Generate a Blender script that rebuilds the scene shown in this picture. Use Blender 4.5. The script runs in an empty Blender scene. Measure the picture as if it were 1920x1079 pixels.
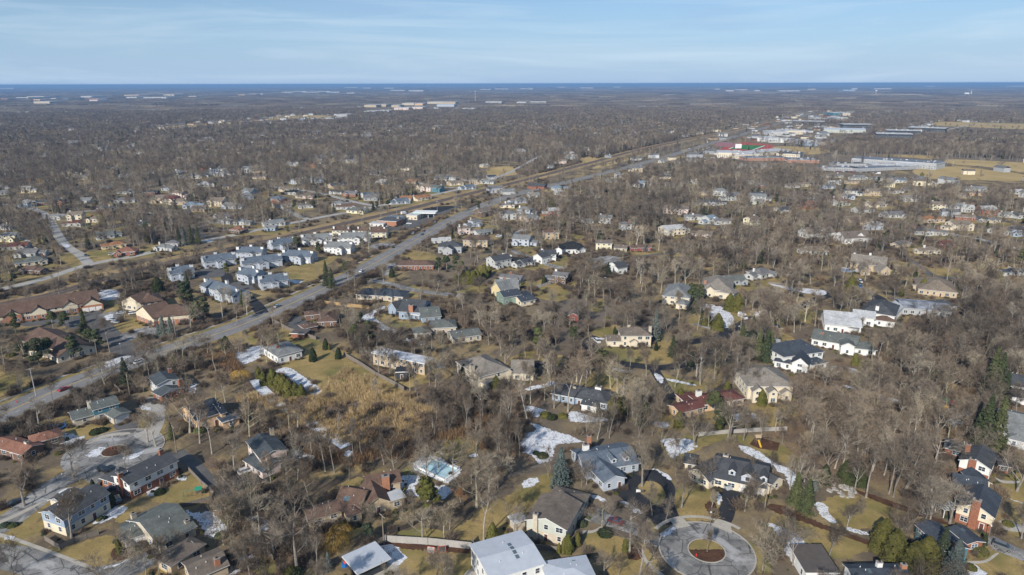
import bpy, math, random
import numpy as np
from mathutils import Vector, Matrix
R = math.radians
SC = bpy.context.scene
COL = SC.collection
# ---------------------------------------------------------------- camera, sky, sun, exposure
CAM_H = 120.0
PITCH = 16.63
ROLL = -0.13
cam_d = bpy.data.cameras.new('camera'); cam = bpy.data.objects.new('camera', cam_d); COL.objects.link(cam)
cam.location = (0, 0, CAM_H)
cam.rotation_euler = (Matrix.Rotation(R(90 - PITCH), 3, 'X') @ Matrix.Rotation(R(ROLL), 3, 'Z')).to_euler()
cam_d.sensor_width = 36; cam_d.lens = 24.0
cam_d.clip_start = 1; cam_d.clip_end = 150000
SC.camera = cam
SUN_EL, SUN_AZ = 31.0, 208.0      # azimuth measured clockwise from the view direction (+Y)
W = bpy.data.worlds.new('World'); SC.world = W; W.use_nodes = True
wn = W.node_tree; wn.nodes.clear()
sky = wn.nodes.new('ShaderNodeTexSky'); sky.sky_type = 'NISHITA'; sky.sun_disc = False
sky.sun_elevation = R(SUN_EL); sky.sun_rotation = R(SUN_AZ)
sky.altitude = 300; sky.air_density = 1.0; sky.dust_density = 0.0; sky.ozone_density = 6.0
bg = wn.nodes.new('ShaderNodeBackground'); bg.inputs['Strength'].default_value = 0.085
wo = wn.nodes.new('ShaderNodeOutputWorld')
tc = wn.nodes.new('ShaderNodeTexCoord')
mp = wn.nodes.new('ShaderNodeMapping'); mp.inputs['Scale'].default_value = (1.3, 1.0, 9.0); mp.inputs['Rotation'].default_value = (0, R(4), 0)
ns = wn.nodes.new('ShaderNodeTexNoise'); ns.inputs['Scale'].default_value = 1.6; ns.inputs['Detail'].default_value = 7; ns.inputs['Roughness'].default_value = 0.55; ns.inputs['Distortion'].default_value = 0.4
rp = wn.nodes.new('ShaderNodeValToRGB'); rp.color_ramp.elements[0].position = 0.42; rp.color_ramp.elements[0].color = (0.12, 0.12, 0.12, 1)
rp.color_ramp.elements[1].position = 0.80; rp.color_ramp.elements[1].color = (0.86, 0.86, 0.86, 1)
mx = wn.nodes.new('ShaderNodeMixRGB'); mx.inputs['Color2'].default_value = (3.8, 5.6, 8.2, 1)
L = wn.links.new
L(tc.outputs['Generated'], mp.inputs['Vector']); L(mp.outputs['Vector'], ns.inputs['Vector']); L(ns.outputs['Fac'], rp.inputs['Fac'])
sx = wn.nodes.new('ShaderNodeSeparateXYZ'); L(tc.outputs['Generated'], sx.inputs['Vector'])
mr = wn.nodes.new('ShaderNodeMapRange'); mr.inputs['From Min'].default_value = 0.0; mr.inputs['From Max'].default_value = 0.16; mr.inputs['To Min'].default_value = 0.92; mr.inputs['To Max'].default_value = 0.0; L(sx.outputs['Z'], mr.inputs['Value'])
ad = wn.nodes.new('ShaderNodeMath'); ad.operation = 'MAXIMUM'; L(rp.outputs['Color'], ad.inputs[0]); L(mr.outputs['Result'], ad.inputs[1]); L(ad.outputs[0], mx.inputs['Fac']); L(sky.outputs['Color'], mx.inputs['Color1']); mp2 = wn.nodes.new('ShaderNodeMapping'); mp2.inputs['Scale'].default_value = (1.0, 1.6, 14.0); mp2.inputs['Rotation'].default_value = (R(3), R(-7), 0); L(tc.outputs['Generated'], mp2.inputs['Vector'])
ns2 = wn.nodes.new('ShaderNodeTexNoise'); ns2.inputs['Scale'].default_value = 2.3; ns2.inputs['Detail'].default_value = 9; ns2.inputs['Roughness'].default_value = 0.6; ns2.inputs['Distortion'].default_value = 0.9; L(mp2.outputs['Vector'], ns2.inputs['Vector'])
rp2 = wn.nodes.new('ShaderNodeValToRGB'); rp2.color_ramp.elements[0].position = 0.46; rp2.color_ramp.elements[0].color = (0, 0, 0, 1); rp2.color_ramp.elements[1].position = 0.78; rp2.color_ramp.elements[1].color = (0.48, 0.48, 0.48, 1); L(ns2.outputs['Fac'], rp2.inputs['Fac'])
mx2 = wn.nodes.new('ShaderNodeMixRGB'); mx2.inputs['Color2'].default_value = (7.2, 8.6, 9.9, 1); L(rp2.outputs['Color'], mx2.inputs['Fac']); L(mx.outputs['Color'], mx2.inputs['Color1']); L(mx2.outputs['Color'], bg.inputs['Color']); L(bg.outputs['Background'], wo.inputs['Surface'])
sd = bpy.data.lights.new('sun', 'SUN'); sd.energy = 4.9; sd.angle = R(0.5); sd.color = (1.0, 0.94, 0.86)
sun = bpy.data.objects.new('sun', sd); COL.objects.link(sun)
sdir = Vector((math.sin(R(SUN_AZ)) * math.cos(R(SUN_EL)), math.cos(R(SUN_AZ)) * math.cos(R(SUN_EL)), math.sin(R(SUN_EL))))
sun.rotation_euler = sdir.to_track_quat('Z', 'Y').to_euler(); sun.location = (0, -50, 200)
SC.view_settings.view_transform = 'Standard'; SC.view_settings.look = 'None'; SC.view_settings.gamma = 1; SC.view_settings.exposure = 0.18
SC.cycles.max_bounces = 5; SC.cycles.diffuse_bounces = 2; SC.cycles.transparent_max_bounces = 24; SC.cycles.volume_bounces = 0

# ---------------------------------------------------------------- measuring from the photograph (1920 x 1079)
CM = cam.rotation_euler.to_matrix()
CMn = np.array(CM)
FPX = 1280.0
def gp(px, py, h=0.0):
    """the point at height h that the photograph shows at pixel px, py"""
    d = CM @ Vector(((px - 960) / FPX, (539.5 - py) / FPX, -1))
    if d.z > -0.0045: d.z = -0.0045
    t = (h - CAM_H) / d.z
    return Vector((d.x * t, d.y * t, h))
def proj(p):
    q = CM.transposed() @ (Vector(p) - Vector((0, 0, CAM_H)))
    if q.z >= -0.1: return (-999, -999, 0)
    return (960 + FPX * q.x / -q.z, 539.5 - FPX * q.y / -q.z, -q.z)
def projN(P):
    q = (P - np.array([0, 0, CAM_H])) @ CMn
    z = np.maximum(-q[:, 2], 0.1)
    return 960 + FPX * q[:, 0] / z, 539.5 - FPX * q[:, 1] / z, z
TO = {1: (0, 809), 2: (480, 809), 3: (960, 809), 4: (1440, 809), 5: (0, 560), 6: (480, 560), 7: (960, 560), 8: (1440, 560),
      9: (0, 360), 10: (480, 360), 11: (960, 360), 12: (1440, 360), 13: (0, 140), 14: (480, 140), 15: (960, 140), 16: (1440, 140), 0: (0, 0)}
def px_(t, p):
    s = 1.0 if t == 0 else 0.25
    return (TO[t][0] + p[0] * s, TO[t][1] + p[1] * s)
def G(t, p, h=0.0):
    q = px_(t, p); return gp(q[0], q[1], h)

# ---------------------------------------------------------------- materials
MATS = {}
def _new(name):
    m = bpy.data.materials.new(name); m.use_nodes = True; nt = m.node_tree
    b = nt.nodes['Principled BSDF']
    return m, nt, b
def _noise(nt, scale, detail=4, rough=0.6, coord='Object', vec=None, dist=0.0):
    n = nt.nodes.new('ShaderNodeTexNoise'); n.inputs['Scale'].default_value = scale; n.inputs['Detail'].default_value = detail
    n.inputs['Roughness'].default_value = rough; n.inputs['Distortion'].default_value = dist
    if vec is None:
        t = nt.nodes.new('ShaderNodeTexCoord'); vec = t.outputs[coord]
    nt.links.new(vec, n.inputs['Vector'])
    return n
def _ramp(nt, fac, stops):
    r = nt.nodes.new('ShaderNodeValToRGB'); cr = r.color_ramp
    while len(cr.elements) < len(stops): cr.elements.new(0.5)
    for e, (p, c) in zip(cr.elements, stops):
        e.position = p; e.color = (c[0], c[1], c[2], 1) if hasattr(c, '__len__') else (c, c, c, 1)
    nt.links.new(fac, r.inputs['Fac'])
    return r
def _mix(nt, a, b, fac, mode='MIX'):
    m = nt.nodes.new('ShaderNodeMixRGB'); m.blend_type = mode
    for s, v in (('Color1', a), ('Color2', b), ('Fac', fac)):
        if hasattr(v, 'is_output') or isinstance(v, bpy.types.NodeSocket): nt.links.new(v, m.inputs[s])
        elif s == 'Fac': m.inputs[s].default_value = v
        else: m.inputs[s].default_value = (v[0], v[1], v[2], 1)
    return m.outputs['Color']
def sc_(c, k): return tuple(min(1, x * k) for x in c)
def mat(name, c, rough=0.8, var=0.18, scale=0.6, metal=0.0, fine=6.0):
    """plain material with two scales of mottling"""
    if name in MATS: return MATS[name]
    m, nt, b = _new(name)
    n1 = _noise(nt, scale, 5); n2 = _noise(nt, fine, 3)
    r1 = _ramp(nt, n1.outputs['Fac'], [(0.3, 1 - var), (0.7, 1 + var * 0.5)])
    r2 = _ramp(nt, n2.outputs['Fac'], [(0.3, 1 - var * 0.6), (0.7, 1.0)])
    o = _mix(nt, c, r1.outputs['Color'], 1.0, 'MULTIPLY'); o = _mix(nt, o, r2.outputs['Color'], 1.0, 'MULTIPLY')
    nt.links.new(o, b.inputs['Base Color']); b.inputs['Roughness'].default_value = rough; b.inputs['Metallic'].default_value = metal
    b.inputs['Specular IOR Level'].default_value = 0.3
    MATS[name] = m; return m
def roofmat(key, c):
    """asphalt shingles: streaks running down the slope, courses and blotches"""
    name = 'shingle_' + key
    if name in MATS: return MATS[name]
    m, nt, b = _new(name)
    t = nt.nodes.new('ShaderNodeTexCoord')
    mp = nt.nodes.new('ShaderNodeMapping'); mp.inputs['Scale'].default_value = (1.2, 1.2, 4.5); nt.links.new(t.outputs['Object'], mp.inputs['Vector'])
    n1 = _noise(nt, 3.2, 3, 0.7, vec=mp.outputs['Vector']); n2 = _noise(nt, 0.28, 4, 0.6)
    oi = nt.nodes.new('ShaderNodeObjectInfo')
    o = _mix(nt, c, _ramp(nt, n1.outputs['Fac'], [(0.3, 0.58), (0.7, 1.18)]).outputs['Color'], 1.0, 'MULTIPLY')
    n3 = _noise(nt, 0.9, 5, 0.75); o = _mix(nt, o, _ramp(nt, n3.outputs['Fac'], [(0.35, (0.78, 0.77, 0.74)), (0.65, (1.12, 1.1, 1.06))]).outputs['Color'], 1.0, 'MULTIPLY')
    o = _mix(nt, o, _ramp(nt, n2.outputs['Fac'], [(0.3, 0.74), (0.7, 1.14)]).outputs['Color'], 1.0, 'MULTIPLY')
    w = nt.nodes.new('ShaderNodeTexWave'); w.bands_direction = 'Z'; w.inputs['Scale'].default_value = 3.2; w.inputs['Distortion'].default_value = 0.6; w.inputs['Detail'].default_value = 1
    nt.links.new(t.outputs['Object'], w.inputs['Vector'])
    o = _mix(nt, o, _ramp(nt, w.outputs['Fac'], [(0.0, 0.88), (0.35, 1.0)]).outputs['Color'], 1.0, 'MULTIPLY')
    nt.links.new(o, b.inputs['Base Color']); b.inputs['Roughness'].default_value = 0.9; b.inputs['Specular IOR Level'].default_value = 0.2
    MATS[name] = m; return m
def wallmat(key, c, kind='siding'):
    name = kind + '_' + key
    if name in MATS: return MATS[name]
    m, nt, b = _new(name)
    t = nt.nodes.new('ShaderNodeTexCoord')
    n2 = _noise(nt, 0.35, 4, 0.6)
    o = _mix(nt, c, _ramp(nt, n2.outputs['Fac'], [(0.3, 0.86), (0.7, 1.04)]).outputs['Color'], 1.0, 'MULTIPLY')
    if kind == 'siding':
        w = nt.nodes.new('ShaderNodeTexWave'); w.bands_direction = 'Z'; w.wave_profile = 'SAW'; w.inputs['Scale'].default_value = 1.6; w.inputs['Distortion'].default_value = 0
        nt.links.new(t.outputs['Object'], w.inputs['Vector'])
        o = _mix(nt, o, _ramp(nt, w.outputs['Fac'], [(0.0, 0.74), (0.18, 1.0)]).outputs['Color'], 1.0, 'MULTIPLY')
    elif kind == 'brick':
        n3 = _noise(nt, 5.0, 3, 0.8); n4 = _noise(nt, 1.2, 3, 0.6)
        o = _mix(nt, o, _ramp(nt, n3.outputs['Fac'], [(0.3, 0.62), (0.7, 1.25)]).outputs['Color'], 1.0, 'MULTIPLY')
        o = _mix(nt, o, _ramp(nt, n4.outputs['Fac'], [(0.3, 0.85), (0.7, 1.1)]).outputs['Color'], 1.0, 'MULTIPLY')
    elif kind == 'boards':
        w = nt.nodes.new('ShaderNodeTexWave'); w.bands_direction = 'X'; w.inputs['Scale'].default_value = 1.5; w.inputs['Distortion'].default_value = 0.2
        nt.links.new(t.outputs['Object'], w.inputs['Vector'])
        o = _mix(nt, o, _ramp(nt, w.outputs['Fac'], [(0.0, 0.55), (0.25, 1.0)]).outputs['Color'], 1.0, 'MULTIPLY')
    nt.links.new(o, b.inputs['Base Color']); b.inputs['Roughness'].default_value = 0.85; b.inputs['Specular IOR Level'].default_value = 0.25
    MATS[name] = m; return m
def leafmat(name, stops, rough=0.85, trans=0.0):
    """bark, twigs and foliage: tone varies from plant to plant and from clump to clump"""
    if name in MATS: return MATS[name]
    m, nt, b = _new(name)
    oi = nt.nodes.new('ShaderNodeObjectInfo')
    r = _ramp(nt, oi.outputs['Random'], stops)
    vm = nt.nodes.new('ShaderNodeVectorMath'); vm.operation = 'SCALE'; vm.inputs['Scale'].default_value = 0.011; nt.links.new(oi.outputs['Location'], vm.inputs[0])
    sn = _noise(nt, 1.0, 3, 0.7, vec=vm.outputs[0]); sr = _ramp(nt, sn.outputs['Fac'], [(0.32, (0.58, 0.58, 0.60)), (0.5, (0.92, 0.92, 0.92)), (0.68, (1.35, 1.32, 1.24))])
    n = _noise(nt, 0.9, 3); o = _mix(nt, _mix(nt, r.outputs['Color'], sr.outputs['Color'], 1.0, 'MULTIPLY'), _ramp(nt, n.outputs['Fac'], [(0.3, 0.62), (0.7, 1.3)]).outputs['Color'], 1.0, 'MULTIPLY')
    nt.links.new(o, b.inputs['Base Color']); b.inputs['Roughness'].default_value = rough; b.inputs['Specular IOR Level'].default_value = 0.15
    MATS[name] = m; return m
def groundmat(name, stops, scale, fine=1.2, lo=0.7, hi=1.15, blotch=None, rough=0.95):
    """earth, grass and paving, in world metres"""
    if name in MATS: return MATS[name]
    m, nt, b = _new(name)
    n = _noise(nt, scale, 7, 0.62, dist=0.5); o = _ramp(nt, n.outputs['Fac'], stops).outputs['Color']
    f = _noise(nt, fine, 4, 0.7); o = _mix(nt, o, _ramp(nt, f.outputs['Fac'], [(0.3, lo), (0.7, hi)]).outputs['Color'], 1.0, 'MULTIPLY')
    if blotch:
        bn = _noise(nt, blotch[0], 5, 0.6); o = _mix(nt, o, blotch[1], _ramp(nt, bn.outputs['Fac'], [(blotch[2], 0.0), (blotch[3], 1.0)]).outputs['Color'])
    nt.links.new(o, b.inputs['Base Color']); b.inputs['Roughness'].default_value = rough; b.inputs['Specular IOR Level'].default_value = 0.15
    MATS[name] = m; return m
def glassmat(name='window_glass', c=(0.03, 0.045, 0.06), rough=0.12):
    if name in MATS: return MATS[name]
    m, nt, b = _new(name)
    oi = nt.nodes.new('ShaderNodeObjectInfo'); r = _ramp(nt, oi.outputs['Random'], [(0.0, sc_(c, 0.6)), (0.7, c), (1.0, sc_(c, 3.0))])
    nt.links.new(r.outputs['Color'], b.inputs['Base Color']); b.inputs['Roughness'].default_value = rough; b.inputs['Specular IOR Level'].default_value = 0.8
    MATS[name] = m; return m
def snowmat():
    if 'snow' in MATS: return MATS['snow']
    m, nt, b = _new('snow')
    n = _noise(nt, 0.5, 8, 0.78); f = _noise(nt, 3.4, 4, 0.75)
    cr = _ramp(nt, f.outputs['Fac'], [(0.3, (0.42, 0.42, 0.43)), (0.62, (0.80, 0.82, 0.85))])
    nt.links.new(cr.outputs['Color'], b.inputs['Base Color']); b.inputs['Roughness'].default_value = 0.7
    mm = nt.nodes.new('ShaderNodeMath'); mm.operation = 'MULTIPLY_ADD'; mm.inputs[1].default_value = 0.55; nt.links.new(f.outputs['Fac'], mm.inputs[0]); nt.links.new(n.outputs['Fac'], mm.inputs[2])
    a = _ramp(nt, mm.outputs[0], [(0.62, 0.0), (0.77, 0.96)])
    nt.links.new(a.outputs['Color'], b.inputs['Alpha'])
    MATS['snow'] = m; return m

# ---------------------------------------------------------------- mesh helpers
class MB:
    """collects polygons with a material slot each, then links them as one mesh object"""
    def __init__(s): s.v = []; s.f = []; s.m = []
    def add(s, vs, fs, mi=0):
        n = len(s.v); s.v += [tuple(v) for v in vs]; s.f += [tuple(n + i for i in f) for f in fs]; s.m += [mi] * len(fs)
    def box(s, x0, y0, z0, x1, y1, z1, mi=0, top=None):
        vs = [(x0, y0, z0), (x1, y0, z0), (x1, y1, z0), (x0, y1, z0), (x0, y0, z1), (x1, y0, z1), (x1, y1, z1), (x0, y1, z1)]
        s.add(vs, [(0, 3, 2, 1), (0, 1, 5, 4), (1, 2, 6, 5), (2, 3, 7, 6), (3, 0, 4, 7)], mi)
        s.add(vs[4:], [(0, 1, 2, 3)], mi if top is None else top)
    def prism(s, pts, a, b, axis='x', mi=0, mis=None):
        """2-D outline (y,z) or (x,z) pushed from a to b along the axis"""
        n = len(pts)
        f = (lambda t, p: (t, p[0], p[1])) if axis == 'x' else ((lambda t, p: (p[0], t, p[1])) if axis == 'y' else (lambda t, p: (p[0], p[1], t)))
        vs = [f(a, p) for p in pts] + [f(b, p) for p in pts]
        s.add(vs, [tuple(range(n))[::-1], tuple(range(n, 2 * n))], mi)
        for i in range(n):
            j = (i + 1) % n; base = len(s.v) - 2 * n
            s.f.append((base + i, base + j, base + n + j, base + n + i)); s.m.append(mi if mis is None else mis[i])
    def tube(s, pts, rads, n=5, mi=0, cap=True):
        rings = []
        for k, p in enumerate(pts):
            p = Vector(p); q = Vector(pts[min(k + 1, len(pts) - 1)]) - Vector(pts[max(k - 1, 0)])
            if q.length < 1e-6: q = Vector((0, 0, 1))
            q.normalize(); a = q.orthogonal().normalized(); b = q.cross(a)
            rings.append([p + (a * math.cos(2 * math.pi * i / n) + b * math.sin(2 * math.pi * i / n)) * rads[k] for i in range(n)])
        vs = [v for r in rings for v in r]; fs = []
        for k in range(len(pts) - 1):
            for i in range(n):
                j = (i + 1) % n; fs.append((k * n + i, k * n + j, (k + 1) * n + j, (k + 1) * n + i))
        if cap: fs.append(tuple(range((len(pts) - 1) * n, len(pts) * n)))
        s.add(vs, fs, mi)
    def mesh(s, name, mats):
        me = bpy.data.meshes.new(name); me.from_pydata(s.v, [], s.f)
        for m in mats: me.materials.append(m)
        me.polygons.foreach_set('material_index', s.m); me.update(); return me
    def build(s, name, mats, parent=None, loc=(0, 0, 0), rz=0.0):
        return obj(name, s.mesh(name, mats if isinstance(mats, (list, tuple)) else [mats]), parent, loc, rz)
def obj(name, me, parent=None, loc=(0, 0, 0), rz=0.0):
    o = bpy.data.objects.new(name, me); COL.objects.link(o); o.location = loc; o.rotation_euler = (0, 0, rz)
    if parent: o.parent = parent
    return o
THINGS = []
def tag(o, label=None, cat=None, group=None, kind=None):
    if label: o['label'] = label
    if cat: o['category'] = cat
    if group: o['group'] = group
    if kind: o['kind'] = kind
    return o
def thing(name, label, cat, loc=(0, 0, 0), rz=0.0, group=None):
    o = obj(name, None, None, loc, rz); tag(o, label, cat, group); return o

# ---------------------------------------------------------------- flat outlines on the ground
def smooth(pts, n=5, closed=False):
    P = [Vector((p[0], p[1])) for p in pts]; out = []
    N = len(P); rng = range(N if closed else N - 1)
    for i in rng:
        if closed: p0, p1, p2, p3 = P[i - 1], P[i], P[(i + 1) % N], P[(i + 2) % N]
        else: p0, p1, p2, p3 = P[max(i - 1, 0)], P[i], P[i + 1], P[min(i + 2, N - 1)]
        for k in range(n):
            t = k / n; t2 = t * t; t3 = t2 * t
            out.append(0.5 * ((2 * p1) + (p2 - p0) * t + (2 * p0 - 5 * p1 + 4 * p2 - p3) * t2 + (3 * p1 - p0 - 3 * p2 + p3) * t3))
    if not closed: out.append(P[-1])
    return out
def sheet(name, pts, z, m, kind='structure', label=None, cat=None, group=None, jag=0.0, sm=4, seed=0):
    """closed outline given as world points, laid as a sheet at height z"""
    P = smooth(pts, sm, True) if sm > 1 else [Vector((p[0], p[1])) for p in pts]
    rg = random.Random(seed + len(pts))
    if jag > 0:
        Q = []
        for i, p in enumerate(P):
            q = P[(i + 1) % len(P)]; L_ = (q - p).length; k = max(1, int(L_ / max(jag * 1.2, .6)))
            for j in range(k):
                a = p.lerp(q, j / k); nn = Vector((q.y - p.y, p.x - q.x)).normalized() if L_ > 0 else Vector((0, 0))
                Q.append(a + nn * rg.gauss(0, jag * .5))
        P = Q
    me = bpy.data.meshes.new(name)
    from mathutils.geometry import tessellate_polygon
    V = [Vector((p.x, p.y, z)) for p in P]
    tris = tessellate_polygon([V])
    fs = []
    for a, b, c in tris:
        n = (V[b] - V[a]).cross(V[c] - V[a]).z
        fs.append((a, b, c) if n > 0 else (a, c, b))
    me.from_pydata([tuple(v) for v in V], [], fs); me.materials.append(m); me.update()
    o = obj(name, me)
    tag(o, label, cat, group, kind)
    return o
def ribbon(P, hw, z, off=0.0):
    """left and right edges of a strip along P"""
    Lf, Rt = [], []
    for i, p in enumerate(P):
        d = (P[min(i + 1, len(P) - 1)] - P[max(i - 1, 0)]).normalized(); n = Vector((-d.y, d.x))
        Lf.append(p + n * (off + hw)); Rt.append(p + n * (off - hw))
    return Lf, Rt
ROADS = []      # (array of points, half width) kept clear of trees
def strip(mb, P, hw, z, off=0.0, mi=0):
    Lf, Rt = ribbon(P, hw, z, off); n = len(P)
    mb.add([(p.x, p.y, z) for p in Lf] + [(p.x, p.y, z) for p in Rt], [(n + i, n + i + 1, i + 1, i) for i in range(n - 1)], mi)
def kerb_run(mb, P, off, w=0.16, h=0.12, mi=0):
    Lf, Rt = ribbon(P, w / 2, 0, off); n = len(P)
    vs = []
    for p, q in zip(Lf, Rt): vs += [(p.x, p.y, 0.0), (p.x, p.y, h + .03), (q.x, q.y, h + .03), (q.x, q.y, 0.0)]
    fs = []
    for i in range(n - 1):
        a = i * 4; b = a + 4
        fs += [(a, b, b + 1, a + 1), (a + 1, b + 1, b + 2, a + 2), (a + 2, b + 2, b + 3, a + 3)]
    mb.add(vs, fs, mi)
# ================================================================ GROUND, ROADS, LAWNS
GRASS = ((0.30, 0.215, 0.085), (0.22, 0.165, 0.07), (0.12, 0.085, 0.05))
m_ground = groundmat('earth_and_leaf_litter', [(0.34, (0.085, 0.066, 0.048)), (0.46, (0.14, 0.108, 0.07)), (0.54, (0.24, 0.18, 0.09)), (0.66, (0.34, 0.25, 0.115))], 0.045, 0.7, 0.65, 1.2, blotch=(0.004, (0.16, 0.13, 0.10), 0.45, 0.62))
m_lawn = groundmat('winter_lawn', [(0.3, (0.21, 0.155, 0.062)), (0.5, (0.29, 0.215, 0.085)), (0.68, (0.38, 0.275, 0.12))], 0.11, 1.6, 0.78, 1.12, blotch=(0.05, (0.165, 0.150, 0.052), 0.47, 0.62))
m_field = groundmat('dry_field_grass', [(0.3, (0.33, 0.24, 0.10)), (0.7, (0.46, 0.34, 0.155))], 0.02, 0.4, 0.85, 1.1)
m_mulch = groundmat('mulch', [(0.3, (0.055, 0.030, 0.02)), (0.7, (0.12, 0.062, 0.035))], 0.5, 2.5, 0.7, 1.2)
m_asphalt_dark = groundmat('fresh_asphalt', [(0.3, (0.022, 0.023, 0.026)), (0.7, (0.040, 0.041, 0.046))], 0.2, 2.0, 0.85, 1.1)
m_asphalt = groundmat('worn_asphalt', [(0.3, (0.13, 0.127, 0.122)), (0.48, (0.22, 0.213, 0.20)), (0.62, (0.31, 0.30, 0.285))], 0.11, 2.2, 0.72, 1.12, blotch=(0.30, (0.12, 0.118, 0.115), 0.55, 0.60))
m_mainroad = groundmat('main_road_asphalt', [(0.3, (0.165, 0.16, 0.155)), (0.7, (0.25, 0.243, 0.235))], 0.09, 1.4, 0.82, 1.1)
m_asphalt_mid = groundmat('grey_asphalt', [(0.3, (0.085, 0.082, 0.08)), (0.7, (0.14, 0.135, 0.13))], 0.12, 2.2, 0.8, 1.1)
m_gravel_road = groundmat('pale_tarred_road', [(0.3, (0.30, 0.28, 0.25)), (0.7, (0.44, 0.42, 0.385))], 0.1, 1.5, 0.8, 1.1)
m_concrete = groundmat('concrete', [(0.3, (0.34, 0.31, 0.26)), (0.7, (0.46, 0.42, 0.36))], 0.3, 2.0, 0.85, 1.08)
m_ballast = groundmat('rail_ballast', [(0.3, (0.125, 0.095, 0.075)), (0.7, (0.21, 0.16, 0.125))], 0.15, 1.6, 0.7, 1.15)
m_brush = groundmat('brush_floor', [(0.3, (0.10, 0.072, 0.052)), (0.5, (0.17, 0.12, 0.08)), (0.7, (0.25, 0.18, 0.10))], 0.09, 1.4, 0.6, 1.25)
m_white = mat('white_paint', (0.74, 0.74, 0.72), 0.6, 0.08, 1.0)
m_yellow = mat('road_yellow', (0.62, 0.42, 0.08), 0.7, 0.25, 2.0)
m_roadwhite = mat('road_white', (0.62, 0.61, 0.58), 0.7, 0.3, 2.0)
m_steel = mat('rail_steel', (0.28, 0.24, 0.22), 0.45, 0.1, 1.0, 0.6)
m_wood = mat('weathered_timber', (0.20, 0.155, 0.12), 0.9, 0.3, 1.2)
nt = m_lawn.node_tree; bs = nt.nodes['Principled BSDF']; src = bs.inputs['Base Color'].links[0].from_socket   # fallen leaves and worn soil on the grass
ln_ = _noise(nt, 0.16, 8, 0.75, dist=1.0); src = _mix(nt, src, (0.125, 0.088, 0.058), _ramp(nt, ln_.outputs['Fac'], [(0.55, 0.0), (0.66, 0.75)]).outputs['Color']); nt.links.new(src, bs.inputs['Base Color'])
nt = m_asphalt.node_tree; bs = nt.nodes['Principled BSDF']; src = bs.inputs['Base Color'].links[0].from_socket   # sealed cracks and pale salt marks
vo = nt.nodes.new('ShaderNodeTexVoronoi'); vo.feature = 'DISTANCE_TO_EDGE'; vo.inputs['Scale'].default_value = 0.16; tcx = nt.nodes.new('ShaderNodeTexCoord'); nv = _noise(nt, 0.6, 4, 0.6); mv = _mix(nt, tcx.outputs['Object'], nv.outputs['Color'], 0.06); nt.links.new(mv, vo.inputs['Vector'])
src = _mix(nt, src, (0.06, 0.06, 0.062), _ramp(nt, vo.outputs['Distance'], [(0.012, 0.8), (0.02, 0.0)]).outputs['Color']); ns_ = _noise(nt, 0.07, 6, 0.7, dist=1.5); src = _mix(nt, src, (0.46, 0.45, 0.44), _ramp(nt, ns_.outputs['Fac'], [(0.52, 0.0), (0.62, 0.6)]).outputs['Color']); nt.links.new(src, bs.inputs['Base Color'])
# ground: one radial sheet out to the horizon
mb = MB(); rr = [0.5, 60, 140, 250, 400, 700, 1200, 2200, 4500, 9000, 18000, 34000, 85000]; NS = 96
for r in rr: mb.v += [(r * math.cos(2 * math.pi * i / NS), r * math.sin(2 * math.pi * i / NS), 0.0) for i in range(NS)]
for k in range(len(rr) - 1):
    for i in range(NS):
        j = (i + 1) % NS; mb.f.append((k * NS + i, (k + 1) * NS + i, (k + 1) * NS + j, k * NS + j)); mb.m.append(0)
mb.f.append(tuple(range(NS))); mb.m.append(0)
tag(mb.build('ground', m_ground), kind='structure')
LAWNS = []
def W2(t, pts): return [G(t, p).to_2d() for p in pts]
NZ = [0]
def lawn(t, pts, z=0.03, m=None, name='lawn', jag=0.6, keep=True, sm=4):
    P = W2(t, pts); NZ[0] = (NZ[0] + 1) % 23; z += NZ[0] * .0009
    sheet(name, P, z, m or m_lawn, jag=jag, sm=sm, seed=int(pts[0][0]))
    if keep: LAWNS.append(np.array([(p.x, p.y) for p in P]))
# --- leaf litter and brush floors
lawn(0, [(470, 700), (560, 760), (700, 690), (800, 720), (1000, 700), (1010, 800), (990, 870), (860, 810), (760, 860), (660, 860), (560, 880), (470, 800)], .02, m_brush, 'brush_floor', 1.5, False)
lawn(0, [(1480, 700), (1650, 650), (1750, 570), (1950, 560), (1930, 760), (1850, 880), (1780, 930), (1560, 880), (1470, 830)], .02, m_brush, 'brush_floor', 1.5, False)
lawn(0, [(400, 860), (560, 930), (620, 1000), (560, 1079), (440, 1100), (430, 1000), (350, 880)], .02, m_brush, 'brush_floor', 1.0, False)
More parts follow.
